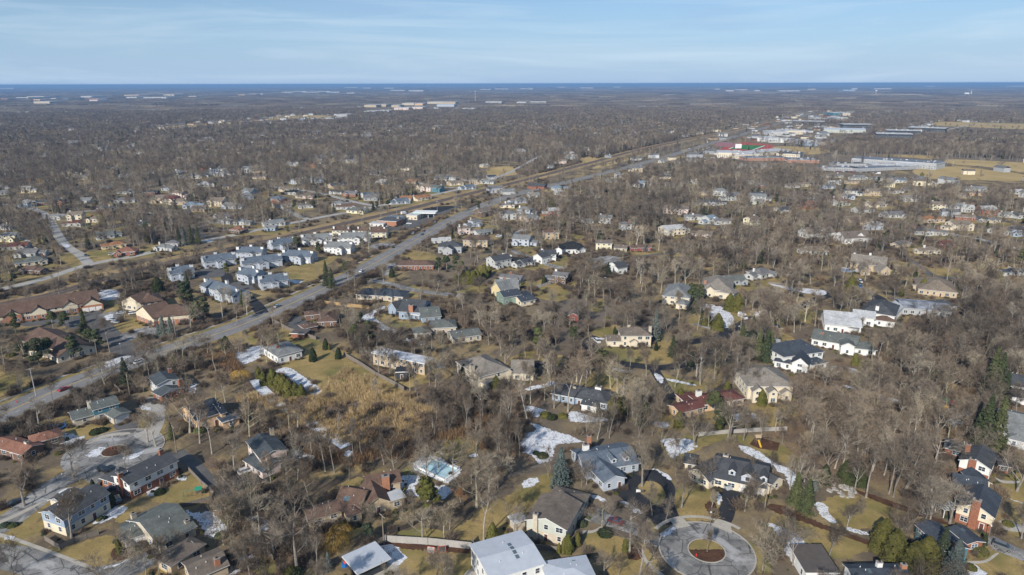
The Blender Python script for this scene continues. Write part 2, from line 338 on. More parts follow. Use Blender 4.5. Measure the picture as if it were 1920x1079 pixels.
# --- lawns near the camera
for t, pts in [
    (1, [(1110, 480), (1280, 430), (1430, 330), (1530, 420), (1560, 520), (1340, 560), (1180, 540)]),
    (1, [(860, 560), (1010, 560), (1010, 640), (870, 690)]),
    (1, [(-200, 640), (300, 520), (340, 620), (300, 760), (-200, 880)]),
    (1, [(300, 900), (560, 850), (800, 780), (900, 830), (800, 1000), (520, 1010), (300, 900)]),
    (1, [(1640, 620), (1760, 740), (1730, 790), (1640, 700)]),
    (1, [(-60, 860), (60, 800), (500, 1000), (560, 1080), (460, 1080)]),
    (1, [(1080, 1060), (1240, 1000), (1260, 1050), (1180, 1120)]),
    (1, [(640, 60), (900, -30), (1000, -10), (760, 100), (650, 150)]),
    (1, [(740, 260), (1080, 170), (1110, 200), (900, 270)]),
    (2, [(1080, 870), (1640, 900), (1640, 1120), (1090, 1120), (1060, 960)]),
    (2, [(1100, 290), (1390, 110), (1480, 40), (1640, 30), (1640, 160), (1520, 230), (1340, 190), (1210, 260), (1190, 340)]),
    (2, [(1740, 540), (1918, 470), (2150, 330), (2250, 330), (2180, 460), (2050, 560), (1900, 780), (1700, 820), (1080, 780), (1240, 720), (1480, 740)]),
    (2, [(540, 440), (660, 380), (780, 340), (770, 420), (600, 480)]),
    (2, [(640, 760), (760, 700), (790, 740), (690, 830)]),
    (2, [(0, 940), (130, 960), (130, 1079), (0, 1079)]),
    (3, [(950, 390), (1070, 370), (1150, 470), (1100, 560), (990, 480)]),
    (3, [(1220, 480), (1320, 380), (1500, 440), (1570, 520), (1530, 660), (1240, 650)]),
    (3, [(1140, 60), (1500, 20), (1900, 60), (2100, 160), (2100, 240), (1880, 180), (1620, 60), (1300, 190), (1220, 260), (1150, 170)]),
    (3, [(560, 760), (760, 780), (1000, 860), (1100, 1079), (740, 1079), (740, 920), (570, 860)]),
    (3, [(0, 480), (110, 440), (260, 400), (300, 430), (140, 560), (0, 590)]),
    (3, [(1660, 760), (1760, 820), (1900, 900), (1950, 1079), (1850, 1079), (1830, 930), (1700, 800)]),
    (3, [(1000, 690), (1180, 640), (1190, 690), (1060, 760)]),
    (4, [(400, 540), (520, 480), (760, 490), (880, 560), (1000, 570), (1000, 640), (900, 720), (560, 720), (480, 640)]),
    (4, [(0, 690), (120, 600), (260, 640), (660, 800), (780, 850), (700, 920), (480, 960), (250, 900)]),
    (4, [(640, 420), (1000, 580), (1360, 700), (1250, 700), (760, 520)]),
    (4, [(1500, 960), (1700, 900), (1918, 960), (1950, 1100), (1560, 1079)]),
    (4, [(1740, 370), (1918, 330), (1980, 640), (1850, 800), (1780, 700), (1830, 520)]),
    (5, [(320, 940), (500, 880), (560, 960), (720, 940), (860, 950), (820, 1000), (640, 1060), (480, 990), (340, 960)]),
    (5, [(1050, 880), (1180, 880), (1250, 900), (1200, 1079), (1080, 1000)]),
    (5, [(1500, 400), (1650, 300), (1918, 240), (1918, 340), (1720, 400)]),
    (5, [(840, 220), (1000, 140), (1100, 200), (920, 270)]), (5, [(780, 40), (900, 0), (930, 80), (760, 120)]),
    (5, [(260, 150), (560, 90), (590, 130), (380, 170), (280, 170)]), (5, [(-60, 560), (200, 600), (240, 660), (-60, 740)]),
    (6, [(180, 500), (340, 420), (420, 330), (480, 330), (640, 440), (900, 560), (1100, 690), (900, 760), (560, 760), (470, 660), (350, 560)]),
    (6, [(-20, 260), (250, 200), (480, 320), (350, 380), (130, 300)]),
    (6, [(880, 150), (1000, 110), (1240, 160), (1330, 200), (1120, 240), (960, 190)]),
    (6, [(980, 580), (1100, 600), (1260, 570), (1330, 600), (1140, 670)]),
    (7, [(560, 390), (740, 370), (1050, 380), (1270, 440), (1200, 480), (960, 490), (700, 460)]),
    (7, [(540, 620), (640, 540), (860, 560), (1000, 620), (1040, 700), (780, 700), (720, 680), (500, 640)]),
    (7, [(1070, 560), (1280, 600), (1420, 620), (1480, 500), (1560, 500), (1560, 640), (1420, 700), (1260, 720), (1180, 700)]),
    (7, [(600, 240), (760, 200), (820, 230), (700, 280), (640, 290)]), (7, [(1060, 300), (1180, 250), (1200, 330), (1100, 420)]),
    (7, [(1700, 820), (1918, 770), (2050, 820), (2000, 900), (1750, 920), (1450, 940), (1250, 900)]),
    (7, [(850, 800), (1150, 830), (1240, 900), (1150, 1000), (880, 900)]),
    (7, [(180, 460), (260, 420), (380, 430), (370, 490), (270, 510)]), (7, [(1330, 200), (1480, 260), (1700, 270), (1740, 200), (1900, 150), (1700, 100), (1480, 60), (1380, 100)]),
    (7, [(-20, 450), (140, 390), (190, 400), (100, 470)]), (7, [(1400, 260), (1600, 310), (1500, 360), (1340, 300)]),
    (8, [(20, 250), (150, 270), (200, 320), (130, 370), (30, 330)]), (8, [(150, 130), (260, 90), (420, 100), (640, 60), (400, 200), (190, 150)]),
    (8, [(560, 10), (900, -20), (800, 40), (700, 50)]), (8, [(0, 800), (200, 790), (230, 900), (0, 960)]),
    (10, [(190, 590), (420, 510), (640, 480), (520, 560), (470, 650), (320, 680), (240, 640)]),
    (10, [(1050, 500), (1180, 440), (1360, 480), (1330, 560), (1150, 500)]), (10, [(780, 720), (960, 680), (1060, 700), (860, 740)]),
    (10, [(1030, 760), (1180, 700), (1250, 760), (1180, 810)]), (10, [(1500, 750), (1700, 690), (1720, 760), (1540, 760)]),
    (9, [(650, 450), (1000, 430), (1200, 440), (1180, 470), (900, 520), (700, 520)]), (9, [(430, 500), (560, 450), (650, 540), (560, 570)]),
    (11, [(150, 760), (350, 700), (440, 760), (380, 820), (200, 800)]), (11, [(380, 310), (560, 340), (560, 400), (480, 370)]),
    (11, [(40, 440), (170, 430), (160, 480)]), (11, [(260, 520), (420, 490), (420, 560), (200, 580)]),
    (11, [(1160, 470), (1330, 460), (1280, 520)]), (11, [(570, 850), (680, 800), (680, 880), (600, 900)]), (11, [(1350, 250), (1600, 270), (1560, 310), (1380, 280)]),
    (12, [(560, 800), (680, 750), (790, 790), (700, 830)]), (12, [(910, 510), (1100, 540), (1050, 580), (920, 560)]),
    (12, [(1200, 580), (1800, 560), (1900, 620), (1500, 650), (1200, 620)]), (12, [(700, 100), (760, 20), (820, 60)]), (12, [(480, 400), (640, 390), (640, 420), (500, 430)])]:
    lawn(t, pts)
for t, pts in [
    (16, [(1090, 715), (1350, 690), (1520, 700), (1880, 745), (2000, 770), (2000, 800), (1450, 790), (1180, 775)]),
    (16, [(1330, 640), (1500, 640), (1918, 662), (2100, 680), (2100, 760), (1700, 700), (1380, 672)]),
    (16, [(800, 600), (1250, 610), (1240, 635), (900, 610)]), (16, [(60, 540), (380, 550), (480, 575), (330, 600), (60, 570)]),
    (13, [(1180, 392), (1500, 375), (1918, 345), (2100, 318), (2350, 305), (2600, 318), (2620, 325), (2200, 330), (1918, 352), (1500, 392)]),
    (14, [(1730, 710), (1860, 690), (1960, 700), (1950, 750), (1770, 760)]), (15, [(480, 640), (580, 615), (650, 635), (540, 670)]),
    (15, [(150, 750), (250, 735), (300, 750), (200, 780)]), (15, [(470, 575), (540, 570), (540, 600), (480, 600)]),
    (16, [(1130, 375), (1330, 355), (1918, 370), (2100, 380), (2100, 415), (1500, 395), (1300, 385)]),
    (15, [(620, 690), (830, 630), (1080, 575), (1060, 590), (860, 650), (640, 705)])]:
    lawn(t, pts, .03, m_field, 'field', 1.5, True)
# --- mulch and planting beds
for t, pts in [(3, [(1446, 545), (1480, 525), (1530, 545), (1525, 600), (1480, 606), (1450, 580)]), (1, [(835, 920), (870, 870), (980, 880), (990, 930), (900, 970), (840, 960)]),
    (4, [(-20, 560), (120, 560), (420, 700), (760, 820), (740, 850), (400, 730), (60, 610)]), (4, [(640, 430), (1020, 560), (1360, 690), (1340, 705), (900, 560), (650, 455)]),
    (3, [(860, 860), (960, 850), (980, 950), (880, 960)]), (2, [(970, 835), (1640, 880), (1630, 915), (1100, 880)]), (7, [(1640, 750), (1740, 780), (1730, 830), (1640, 840)])]:
    lawn(t, pts, .05, m_mulch, 'planting_bed', 0.4, False)
# --- roads
def road(name, t, pts, w, m, z=0.06, kerb=0.0, clear=1.0, sm=6, walk=None):
    P = smooth([G(t, p) for p in pts], sm); mb = MB(); NZ[0] = (NZ[0] + 1) % 23; z += NZ[0] * .0003 if name == 'side_road' else 0; strip(mb, P, w / 2, z)
    tag(mb.build(name, m), kind='structure')
    if kerb:
        k = MB(); kerb_run(k, P, w / 2 + .1); kerb_run(k, P, -w / 2 - .1); tag(k.build('kerb', m_concrete), kind='structure')
    ROADS.append((np.array([(p.x, p.y) for p in P]), w / 2 + clear))
    return P
def line(P, off, w, z, m, name='road_marking', dash=None):
    mb = MB()
    if dash is None: strip(mb, P, w / 2, z, off)
    else:
        d = 0.0; seg = []
        for i in range(len(P) - 1):
            a, b = P[i], P[i + 1]; L_ = (b - a).length; s = 0
            while s < L_:
                st = min(1.0, L_ - s); on = (d % (dash[0] + dash[1])) < dash[0]
                if on: seg.append(a.lerp(b, s / L_))
                elif len(seg) > 1: strip(mb, seg, w / 2, z, off); seg = []
                else: seg = []
                s += 1.0; d += 1.0
    if mb.v: tag(mb.build(name, m), kind='structure')
MAIN = [(-160, 845), (-40, 796), (60, 752), (160, 711), (260, 676), (360, 642), (450, 611), (530, 577), (610, 540), (680, 506), (735, 476), (785, 448), (835, 420), (880, 398), (930, 377), (985, 360), (1050, 345), (1120, 328), (1200, 308), (1270, 288), (1330, 270), (1390, 253), (1440, 238), (1490, 223), (1525, 211)]
PM = road('main_road', 0, MAIN, 14.5, m_mainroad, .06, 1, 2.0)
line(PM, 0.22, 0.2, .075, m_yellow); line(PM, -0.22, 0.2, .075, m_yellow)
line(PM, 3.5, 0.2, .075, m_roadwhite, dash=(3, 9)); line(PM, -3.5, 0.2, .075, m_roadwhite, dash=(3, 9))
def offset(P, o): return [a for a in ribbon(P, 0, 0, o)[0]]
near_main = PM[:60]
mb = MB(); strip(mb, near_main, .8, .05, 11.5); tag(mb.build('pavement', m_concrete), kind='structure')
mb = MB(); strip(mb, near_main, 1.6, .035, 8.9); tag(mb.build('verge', m_lawn), kind='structure')
FR = [(-160, 575), (0, 543), (80, 524), (165, 497), (250, 481), (330, 463), (420, 445), (500, 428), (590, 410), (680, 393), (760, 376), (830, 362), (880, 350), (925, 335), (960, 322), (985, 308), (1015, 292)]
road('frontage_road', 0, FR, 7.5, m_gravel_road, .06, 0, 1.5)
RW = [(-160, 610), (0, 572), (100, 552), (200, 522), (300, 497), (400, 474), (500, 453), (600, 430), (680, 412), (760, 394), (850, 371), (940, 349), (1030, 326), (1120, 302), (1200, 281), (1290, 262), (1370, 246), (1440, 228), (1510, 211)]
PR = road('rail_bed', 0, RW, 11, m_ballast, .05, 0, 4.5)
mb = MB(); strip(mb, PR, 15, .028); tag(mb.build('rail_verge', groundmat('rail_side_grass', [(0.3, (0.22, 0.16, 0.085)), (0.5, (0.30, 0.215, 0.11)), (0.7, (0.40, 0.30, 0.155))], 0.06, 0.8, 0.75, 1.15)), kind='structure')
ROADS.append((np.array([(p.x, p.y) for p in PR if p.y > 560]), 12.5))
def rail_track(P, off, label):
    r = thing('rail_track', label, 'railway track')
    for s in (-.72, .72):
        b = MB(); kerb_run(b, P, off + s, .1, .2); b.build('rail', m_steel, r)
    b = MB(); d = 0
    for i in range(len(P) - 1):
        a, c = P[i], P[i + 1]; u = (c - a); L_ = u.length; u.normalize(); n = Vector((-u.y, u.x)); k = int(L_ / 1.6)
        if a.length > 900: continue
        for j in range(k):
            q = a + u * (j * 1.6) + n * off; e = [q + n * 1.3 - u * .12, q - n * 1.3 - u * .12, q - n * 1.3 + u * .12, q + n * 1.3 + u * .12]
            b.add([(v.x, v.y, .1) for v in e], [(0, 1, 2, 3)])
    tag(b.build('sleepers', m_wood, r), kind='stuff')
rail_track(PR, 2.1, 'railway track of the double line, the one on the far side')
rail_track(PR, -2.1, 'railway track of the double line, the one nearest the camera')
for pts, w, m in [
    ([(168, 497), (150, 478), (125, 462), (108, 440), (92, 410), (70, 395), (20, 385), (-20, 383)], 7, m_gravel_road),
    ([(395, 448), (372, 440), (350, 418), (345, 400), (380, 385)], 6, m_asphalt_mid),
    ([(590, 412), (565, 408), (540, 395), (500, 380)], 6, m_gravel_road),
    ([(700, 386), (660, 378), (610, 365), (560, 356), (500, 350)], 7, m_gravel_road),
    ([(880, 352), (830, 352), (795, 345), (740, 335), (690, 325)], 7, m_gravel_road),
    ([(905, 342), (880, 340), (850, 333)], 6, m_gravel_road),
    ([(695, 525), (740, 535), (780, 545), (860, 555)], 6, m_asphalt),
    ([(-20, 1000), (40, 960), (100, 912), (150, 885), (185, 863)], 8.5, m_asphalt),
    ([(-40, 1040), (20, 1045), (90, 1065), (150, 1100)], 9, m_asphalt),
    ([(330, 847), (360, 870), (395, 905), (430, 935)], 4.5, m_asphalt_mid),
    ([(1270, 645), (1330, 635), (1380, 615), (1430, 590), (1500, 575), (1570, 545)], 6.5, m_asphalt_dark),
    ([(1130, 678), (1180, 684), (1240, 690), (1290, 680), (1330, 655), (1370, 622)], 6, m_asphalt_dark),
    ([(1130, 678), (1105, 660), (1105, 640), (1120, 632)], 6, m_asphalt_dark),
    ([(1090, 700), (1110, 690), (1130, 678)], 4, m_asphalt_dark),
    ([(1000, 690), (1010, 680), (1040, 690), (1080, 690), (1110, 660)], 4.5, m_asphalt_dark),
    ([(1225, 690), (1240, 715), (1262, 750)], 4.5, m_asphalt_dark),
    ([(1400, 690), (1440, 690), (1560, 690), (1620, 700)], 6, m_asphalt_mid),
    ([(1850, 1010), (1890, 1030), (1960, 1060)], 5.5, m_asphalt),
    ([(1880, 975), (1910, 990), (1960, 1000)], 4, m_asphalt),
    ([(1300, 607), (1350, 620), (1400, 630)], 4, m_asphalt),
    ([(1100, 490), (1160, 485), (1230, 478), (1280, 470)], 5, m_asphalt_mid),
    ([(960, 470), (1040, 500), (1100, 505), (1160, 490)], 5.5, m_asphalt),
    ([(985, 430), (960, 440), (930, 445)], 5.5, m_gravel_road),
    ([(1740, 430), (1790, 440), (1850, 452), (1920, 470)], 6, m_gravel_road),
    ([(1590, 500), (1690, 485), (1720, 498), (1760, 520), (1850, 520), (1930, 512)], 5.5, m_asphalt_mid),
    ([(1560, 545), (1600, 560), (1640, 575)], 5, m_asphalt_dark),
    ([(1280, 372), (1400, 370), (1500, 375), (1640, 372)], 6, m_asphalt_mid),
    ([(1300, 420), (1400, 425), (1500, 415), (1600, 420)], 6, m_asphalt_mid),
    ([(20, 430), (100, 405), (200, 395), (330, 405)], 6, m_gravel_road),
    ([(1015, 292), (1060, 285), (1100, 268), (1160, 255)], 6, m_asphalt_mid),
    ([(870, 700), (940, 700), (1000, 690)], 4, m_asphalt_mid),
    ([(1770, 245), (1840, 233), (1960, 234)], 9, m_gravel_road),
    ([(1250, 985), (1230, 960), (1190, 935), (1150, 900)], 7, m_asphalt_dark)]:
    road('side_road', 0, pts, w, m, .055)
P = smooth([gp(x, y) for x, y in [(478, 712), (488, 726), (502, 740), (532, 766), (575, 790), (612, 812), (650, 838)]], 6); mb = MB(); strip(mb, P, 2.3, .075)
tag(mb.build('frozen_stream', groundmat('stream_ice', [(0.3, (0.34, 0.37, 0.42)), (0.55, (0.60, 0.63, 0.68)), (0.7, (0.74, 0.76, 0.80))], 0.5, 3.0, 0.8, 1.05)), kind='structure'); ROADS.append((np.array([(p.x, p.y) for p in P]), 6.0))
# highway beyond
road('distant_highway', 13, [(1120, 383), (1300, 372), (1600, 352), (1918, 327), (2000, 322), (2200, 300), (2350, 290)], 22, m_gravel_road, .06)
# near turning circle with planted island
cc = gp(1325, 1033); RO = 12.6
def ring(c, r, n=72, a0=0.0, a1=2 * math.pi): return [Vector((c.x + r * math.cos(a0 + (a1 - a0) * i / n), c.y + r * math.sin(a0 + (a1 - a0) * i / n))) for i in range(n + 1)]
sheet('cul_de_sac', ring(cc, RO)[:-1], .075, m_asphalt, sm=1)
ROADS.append((np.array([(cc.x, cc.y), (cc.x + .1, cc.y)]), RO + 1))
k = MB(); kerb_run(k, ring(cc, RO), 0.1, .35); kerb_run(k, ring(cc, 4.95), 0.1, .3, .13); tag(k.build('kerb', m_concrete), kind='structure')
sheet('island_mulch', ring(cc, 4.9)[:-1], .11, m_mulch, sm=1)
sheet('island_grass', ring(cc, 4.6, 30, R(5), R(175)), .125, m_lawn, sm=1, jag=.2)
P = ring(cc, RO + 2.4, 60, R(38), R(142)); mb = MB(); strip(mb, P, .6, .085); tag(mb.build('pavement', m_concrete), kind='structure')
road('side_road', 0, [(1322, 1079), (1320, 1110), (1318, 1160)], 8, m_asphalt, .066)
# driveways by the circle
def paved(name, t, pts, m, z=.07, sm=4, jag=0.0):
    NZ[0] = (NZ[0] + 1) % 23; z += NZ[0] * .0007
    P = W2(t, pts); sheet(name, P, z, m, sm=sm, jag=jag); LAWNS.append(np.array([(p.x, p.y) for p in P]))
paved('driveway', 3, [(870, 320), (1010, 290), (1130, 310), (1190, 370), (1225, 440), (1215, 540), (1255, 655), (1180, 665), (1090, 600), (1000, 560), (900, 500), (820, 450), (850, 380)], m_asphalt_dark)
sheet('lawn', W2(3, [(950, 400), (1000, 375), (1080, 385), (1140, 440), (1150, 500), (1090, 560), (1020, 500), (960, 460)]), .085, m_lawn, jag=.2)
paved('driveway', 3, [(1500, 370), (1560, 355), (1720, 430), (1690, 540), (1640, 690), (1530, 660), (1575, 520), (1550, 450)], m_asphalt_dark)
paved('driveway_apron', 3, [(1180, 660), (1280, 650), (1340, 712), (1230, 735)], m_concrete, .09, 1)
paved('driveway_apron', 3, [(1530, 660), (1640, 690), (1650, 770), (1500, 710)], m_concrete, .09, 1)
paved('driveway', 3, [(530, 600), (600, 560), (760, 640), (900, 680), (1000, 720), (1130, 820), (1090, 870), (960, 800), (800, 740), (540, 660)], m_asphalt)
paved('footpath', 3, [(480, 745), (600, 745), (665, 715), (670, 730), (600, 765), (480, 765)], m_concrete, .08)
paved('footpath', 3, [(975, 870), (1010, 960), (1080, 1030), (1150, 1085), (1110, 1085), (1030, 1020), (980, 950)], m_concrete, .08)
paved('driveway', 4, [(1660, 830), (1760, 850), (1950, 930), (1950, 980), (1740, 910), (1680, 880)], m_asphalt)
paved('footpath', 4, [(1500, 975), (1620, 970), (1700, 920), (1730, 920), (1640, 985), (1520, 995)], m_concrete, .08)
paved('footpath', 4, [(1700, 345), (1760, 370), (1880, 375), (1880, 390), (1760, 390)], m_concrete, .08)
paved('footpath', 4, [(1740, 700), (1820, 730), (1950, 740), (1950, 755), (1800, 750)], m_concrete, .08)
# left turning circle
c2 = gp(214, 846)
sheet('cul_de_sac', ring(c2, 15.5)[:-1], .07, m_asphalt, sm=1); ROADS.append((np.array([(c2.x, c2.y), (c2.x + .1, c2.y)]), 15.5))
k = MB(); kerb_run(k, ring(c2, 15.6, 72, R(-60), R(200)), 0.1, .3); kerb_run(k, ring(c2, 4.0), 0.1, .3); tag(k.build('kerb', m_concrete), kind='structure')
sheet('island_mulch', ring(c2, 3.9)[:-1], .11, m_mulch, sm=1)
paved('driveway', 5, [(1130, 840), (1210, 850), (1240, 870), (1220, 960), (1130, 1080), (1000, 1030), (1080, 990), (1140, 930), (1100, 880)], m_gravel_road)
paved('driveway', 5, [(1060, 760), (1180, 740), (1260, 800), (1230, 850), (1130, 850), (1090, 810)], m_gravel_road)
paved('driveway', 5, [(880, 920), (960, 880), (1030, 940), (1000, 1010), (900, 1000), (850, 960)], m_asphalt_mid)
paved('footpath', 5, [(640, 1079), (800, 1020), (960, 1005), (960, 1020), (800, 1040), (680, 1090)], m_concrete, .08)
paved('footpath', 1, [(-40, 690), (120, 620), (290, 540), (290, 555), (130, 640), (-40, 710)], m_concrete, .08)
paved('footpath', 1, [(-60, 760), (60, 780), (400, 900), (680, 1010), (680, 1040), (400, 930), (60, 810), (-60, 790)], m_concrete, .08)
paved('driveway', 1, [(690, 1040), (900, 980), (1140, 900), (1200, 950), (1060, 1060), (860, 1110)], m_asphalt)
paved('driveway', 1, [(620, 340), (760, 290), (860, 320), (760, 370), (700, 400)], m_asphalt)
paved('driveway', 1, [(430, 450), (540, 420), (620, 440), (460, 500)], m_gravel_road)
paved('driveway', 1, [(1660, 370), (1760, 310), (1918, 330), (2050, 300), (2080, 350), (1900, 420), (1720, 430)], m_asphalt_dark)
# office park road on the left
paved('road', 5, [(640, 130), (740, 120), (1000, 340), (1060, 380), (1180, 400), (900, 440), (820, 400), (830, 350), (700, 250)], m_asphalt_mid)
paved('parking_lot', 5, [(570, 90), (740, 55), (790, 80), (740, 125), (600, 125)], m_asphalt_mid)
paved('parking_lot', 5, [(740, 125), (920, 85), (980, 100), (820, 165)], m_asphalt)
paved('parking_lot', 5, [(905, 270), (1120, 210), (1200, 260), (960, 315)], m_asphalt)
paved('parking_lot', 5, [(180, 180), (560, 130), (640, 140), (560, 230), (420, 190), (200, 210)], m_asphalt_mid)
# townhouse loop road
ROADS.append((np.array([tuple(gp(x, y).to_2d()) for x, y in [(385, 515), (440, 540), (480, 570)]]), 7))
road('side_road', 0, [(385, 512), (420, 515), (430, 530), (455, 550), (480, 572), (492, 588)], 7, m_asphalt_dark, .055)
paved('driveway', 9, [(1490, 590), (1650, 570), (1690, 600), (1650, 640), (1480, 640)], m_asphalt_mid)
paved('driveway', 9, [(1730, 690), (1850, 660), (1918, 690), (1918, 740), (1780, 720)], m_asphalt_mid)
paved('parking_lot', 10, [(870, 260), (960, 240), (1100, 190), (1330, 130), (1480, 108), (1520, 120), (1360, 190), (1180, 270), (1000, 290)], m_asphalt_mid)
paved('parking_lot', 10, [(1250, 130), (1400, 108), (1500, 110), (1420, 140), (1330, 160)], m_asphalt_dark, .08)
paved('driveway', 10, [(860, 400), (1000, 380), (1040, 400), (900, 430)], m_asphalt)
paved('driveway', 10, [(980, 540), (1060, 530), (1040, 600), (920, 640), (960, 600)], m_asphalt)
paved('driveway', 6, [(240, 150), (330, 130), (400, 180), (300, 230), (230, 190)], m_asphalt_mid)
paved('driveway', 8, [(560, 530), (640, 525), (820, 590), (780, 620), (600, 570)], m_asphalt)
paved('driveway', 8, [(580, 790), (740, 760), (820, 800), (840, 850), (700, 850), (560, 840)], m_asphalt_dark) if 0 else None
paved('driveway', 12, [(780, 760), (880, 800), (920, 860), (840, 870), (740, 870), (780, 810)], m_asphalt_dark)
paved('driveway', 11, [(620, 490), (760, 480), (820, 500), (700, 550), (600, 530)], m_asphalt)
paved('patio', 2, [(780, 1079), (960, 990), (1060, 960), (1085, 1079), (1085, 1110), (780, 1110)], m_concrete, .08, 1)
paved('patio', 2, [(1560, 1079), (1600, 1040), (1670, 1020), (1720, 1120), (1560, 1110)], m_concrete, .08)
# --- snow and ice
def snow(t, pts, z=.10, jag=.5):
    NZ[0] = (NZ[0] + 1) % 23; z += NZ[0] * .001
    Ps = W2(t, pts); LAWNS.append(np.array([(p.x, p.y) for p in Ps]))
    return sheet('snow_patch', Ps, z, snowmat(), kind='stuff', label=None, cat=None, jag=jag, seed=int(pts[0][1]))
SNOW = [(1, [(1390, 600), (1500, 620), (1580, 600), (1700, 720), (1710, 770), (1570, 800), (1480, 680)]), (1, [(820, 600), (900, 560), (960, 570), (900, 630), (760, 690), (700, 690)]),
 (1, [(490, 60), (570, 50), (640, 40), (560, 90), (400, 130), (430, 90)]), (1, [(1100, 440), (1190, 420), (1180, 470), (1120, 490)]), (1, [(1690, 1000), (1760, 960), (1918, 930), (1900, 1000), (1720, 1079)]),
 (1, [(1330, 340), (1390, 340), (1390, 370), (1340, 370)]), (1, [(40, 800), (80, 780), (110, 800), (50, 815)]), (1, [(780, 1030), (900, 990), (960, 960), (960, 975), (850, 1020)]),
 (2, [(240, 130), (340, 150), (430, 150), (430, 210), (320, 240), (250, 190)]), (2, [(670, 150), (720, 150), (710, 190), (670, 190)]),
 (2, [(920, 870), (1040, 860), (1130, 950), (1050, 1010), (960, 950)]), (2, [(1080, 350), (1180, 330), (1240, 360), (1190, 430), (1260, 500), (1100, 450)]), (2, [(1340, 400), (1460, 430), (1440, 490), (1370, 510)]),
 (2, [(1600, 190), (1650, 170), (1670, 200)]), (2, [(-60, 640), (60, 650), (120, 720), (60, 740), (-40, 700)]), (2, [(1180, 260), (1240, 180), (1270, 190), (1210, 290)]), (2, [(1390, 120), (1400, 180), (1500, 230), (1480, 225), (1395, 175)]),
 (3, [(60, 60), (130, 10), (260, 20), (400, 20), (510, 80), (440, 90), (330, 110), (290, 230), (200, 250), (150, 180), (70, 150)]), (3, [(1130, 60), (1330, 60), (1380, 120), (1240, 190), (1190, 200), (1150, 120)]),
 (3, [(1120, 775), (1210, 715), (1225, 740), (1160, 790)]), (3, [(1040, 285), (1100, 290), (1190, 350), (1180, 370), (1090, 300)]), (3, [(800, 530), (870, 540), (960, 600), (940, 620), (850, 570)]),
 (3, [(90, 370), (180, 350), (190, 390), (90, 430)]), (3, [(1540, 460), (1575, 500), (1565, 540), (1545, 550)]), (3, [(1690, 110), (1800, 130), (1918, 200), (2000, 270), (1918, 240), (1760, 170)]), (3, [(580, 480), (660, 490), (720, 540), (640, 510)]),
 (4, [(0, 690), (60, 710), (200, 760), (290, 860), (220, 990), (160, 960), (60, 760)]), (4, [(60, 250), (170, 290), (215, 350), (160, 420), (130, 340), (60, 290)]), (4, [(340, 550), (430, 550), (460, 620), (520, 690), (440, 670)]),
 (4, [(1500, 1000), (1560, 1010), (1640, 1079), (1520, 1100)]), (4, [(590, 720), (740, 760), (740, 780), (600, 750)]), (4, [(1820, 510), (1918, 540), (1918, 550), (1830, 520)]),
 (5, [(1060, 800), (1130, 820), (1120, 840), (1060, 830)]), (5, [(1730, 440), (1780, 400), (1918, 360), (2060, 350), (1960, 440), (1800, 500)]), (5, [(790, 480), (860, 450), (980, 430), (900, 480), (800, 520)]), (5, [(1430, 660), (1470, 640), (1460, 710), (1420, 700)]),
 (5, [(470, 1010), (580, 1030), (600, 1079), (520, 1079)]),
 (6, [(150, 540), (240, 520), (330, 570), (430, 640), (500, 680), (490, 740), (420, 780), (380, 700), (250, 610), (170, 580)]), (6, [(20, 650), (90, 680), (210, 790), (400, 910), (540, 970), (560, 1040), (420, 980), (200, 840), (60, 740)]),
 (6, [(790, 150), (860, 100), (960, 60), (960, 80), (880, 130), (1000, 220), (1080, 240), (1000, 270), (860, 180)]), (6, [(1130, 300), (1260, 310), (1260, 350), (1150, 330)]),
 (7, [(80, 800), (180, 820), (270, 850), (190, 890), (90, 870)]), (7, [(430, 855), (520, 860), (600, 890), (760, 910), (600, 930), (440, 920)]), (7, [(90, 920), (200, 950), (300, 990), (500, 1060), (500, 1079), (60, 1079), (180, 980)]),
 (7, [(1400, 45), (1560, 60), (1660, 140), (1640, 210), (1560, 220), (1480, 130)]), (7, [(1650, 870), (1800, 860), (1830, 900), (1700, 920)]), (7, [(1040, 930), (1160, 930), (1170, 970), (1060, 960)]), (7, [(1070, 560), (1130, 590), (1120, 640), (1080, 600)]),
 (7, [(600, 295), (680, 300), (680, 310), (600, 302)]), (7, [(110, 670), (250, 640), (260, 620), (340, 630), (280, 660), (120, 690)]), (7, [(760, 520), (860, 545), (860, 560), (760, 535)]),
 (8, [(1350, 830), (1500, 850), (1510, 900), (1440, 990), (1340, 960)]), (8, [(540, 650), (700, 680), (900, 740), (1020, 770), (900, 800), (600, 690)]), (8, [(700, 930), (980, 920), (980, 930), (700, 945)]), (8, [(1270, 760), (1320, 770), (1310, 790), (1270, 785)]),
 (9, [(740, 740), (880, 740), (890, 800), (760, 810)]), (9, [(1540, 360), (1600, 370), (1560, 380)]), (9, [(180, 360), (230, 370), (200, 380)]), (12, [(0, 690), (200, 720), (420, 740), (400, 780), (180, 740)]), (12, [(500, 570), (680, 570), (690, 600), (520, 600)]),
 (5, [(790, 130), (850, 120), (830, 160), (790, 160)]), (10, [(330, 330), (420, 370), (350, 350)]), (1, [(690, 150), (760, 120), (800, 150), (720, 190), (640, 190)]), (1, [(920, 200), (1040, 160), (1090, 150), (1000, 210)]),
 (9, [(460, 390), (520, 400), (500, 430)]), (10, [(240, 660), (350, 670), (300, 690)]), (7, [(1160, 600), (1350, 640), (1370, 655), (1200, 625)])]
SNOWO = []
for i, (t, pts) in enumerate(SNOW):
    qs = [px_(t, p) for p in pts]; SNOWO.append((snow(t, pts), (sum(q[0] for q in qs) / len(qs), sum(q[1] for q in qs) / len(qs))))
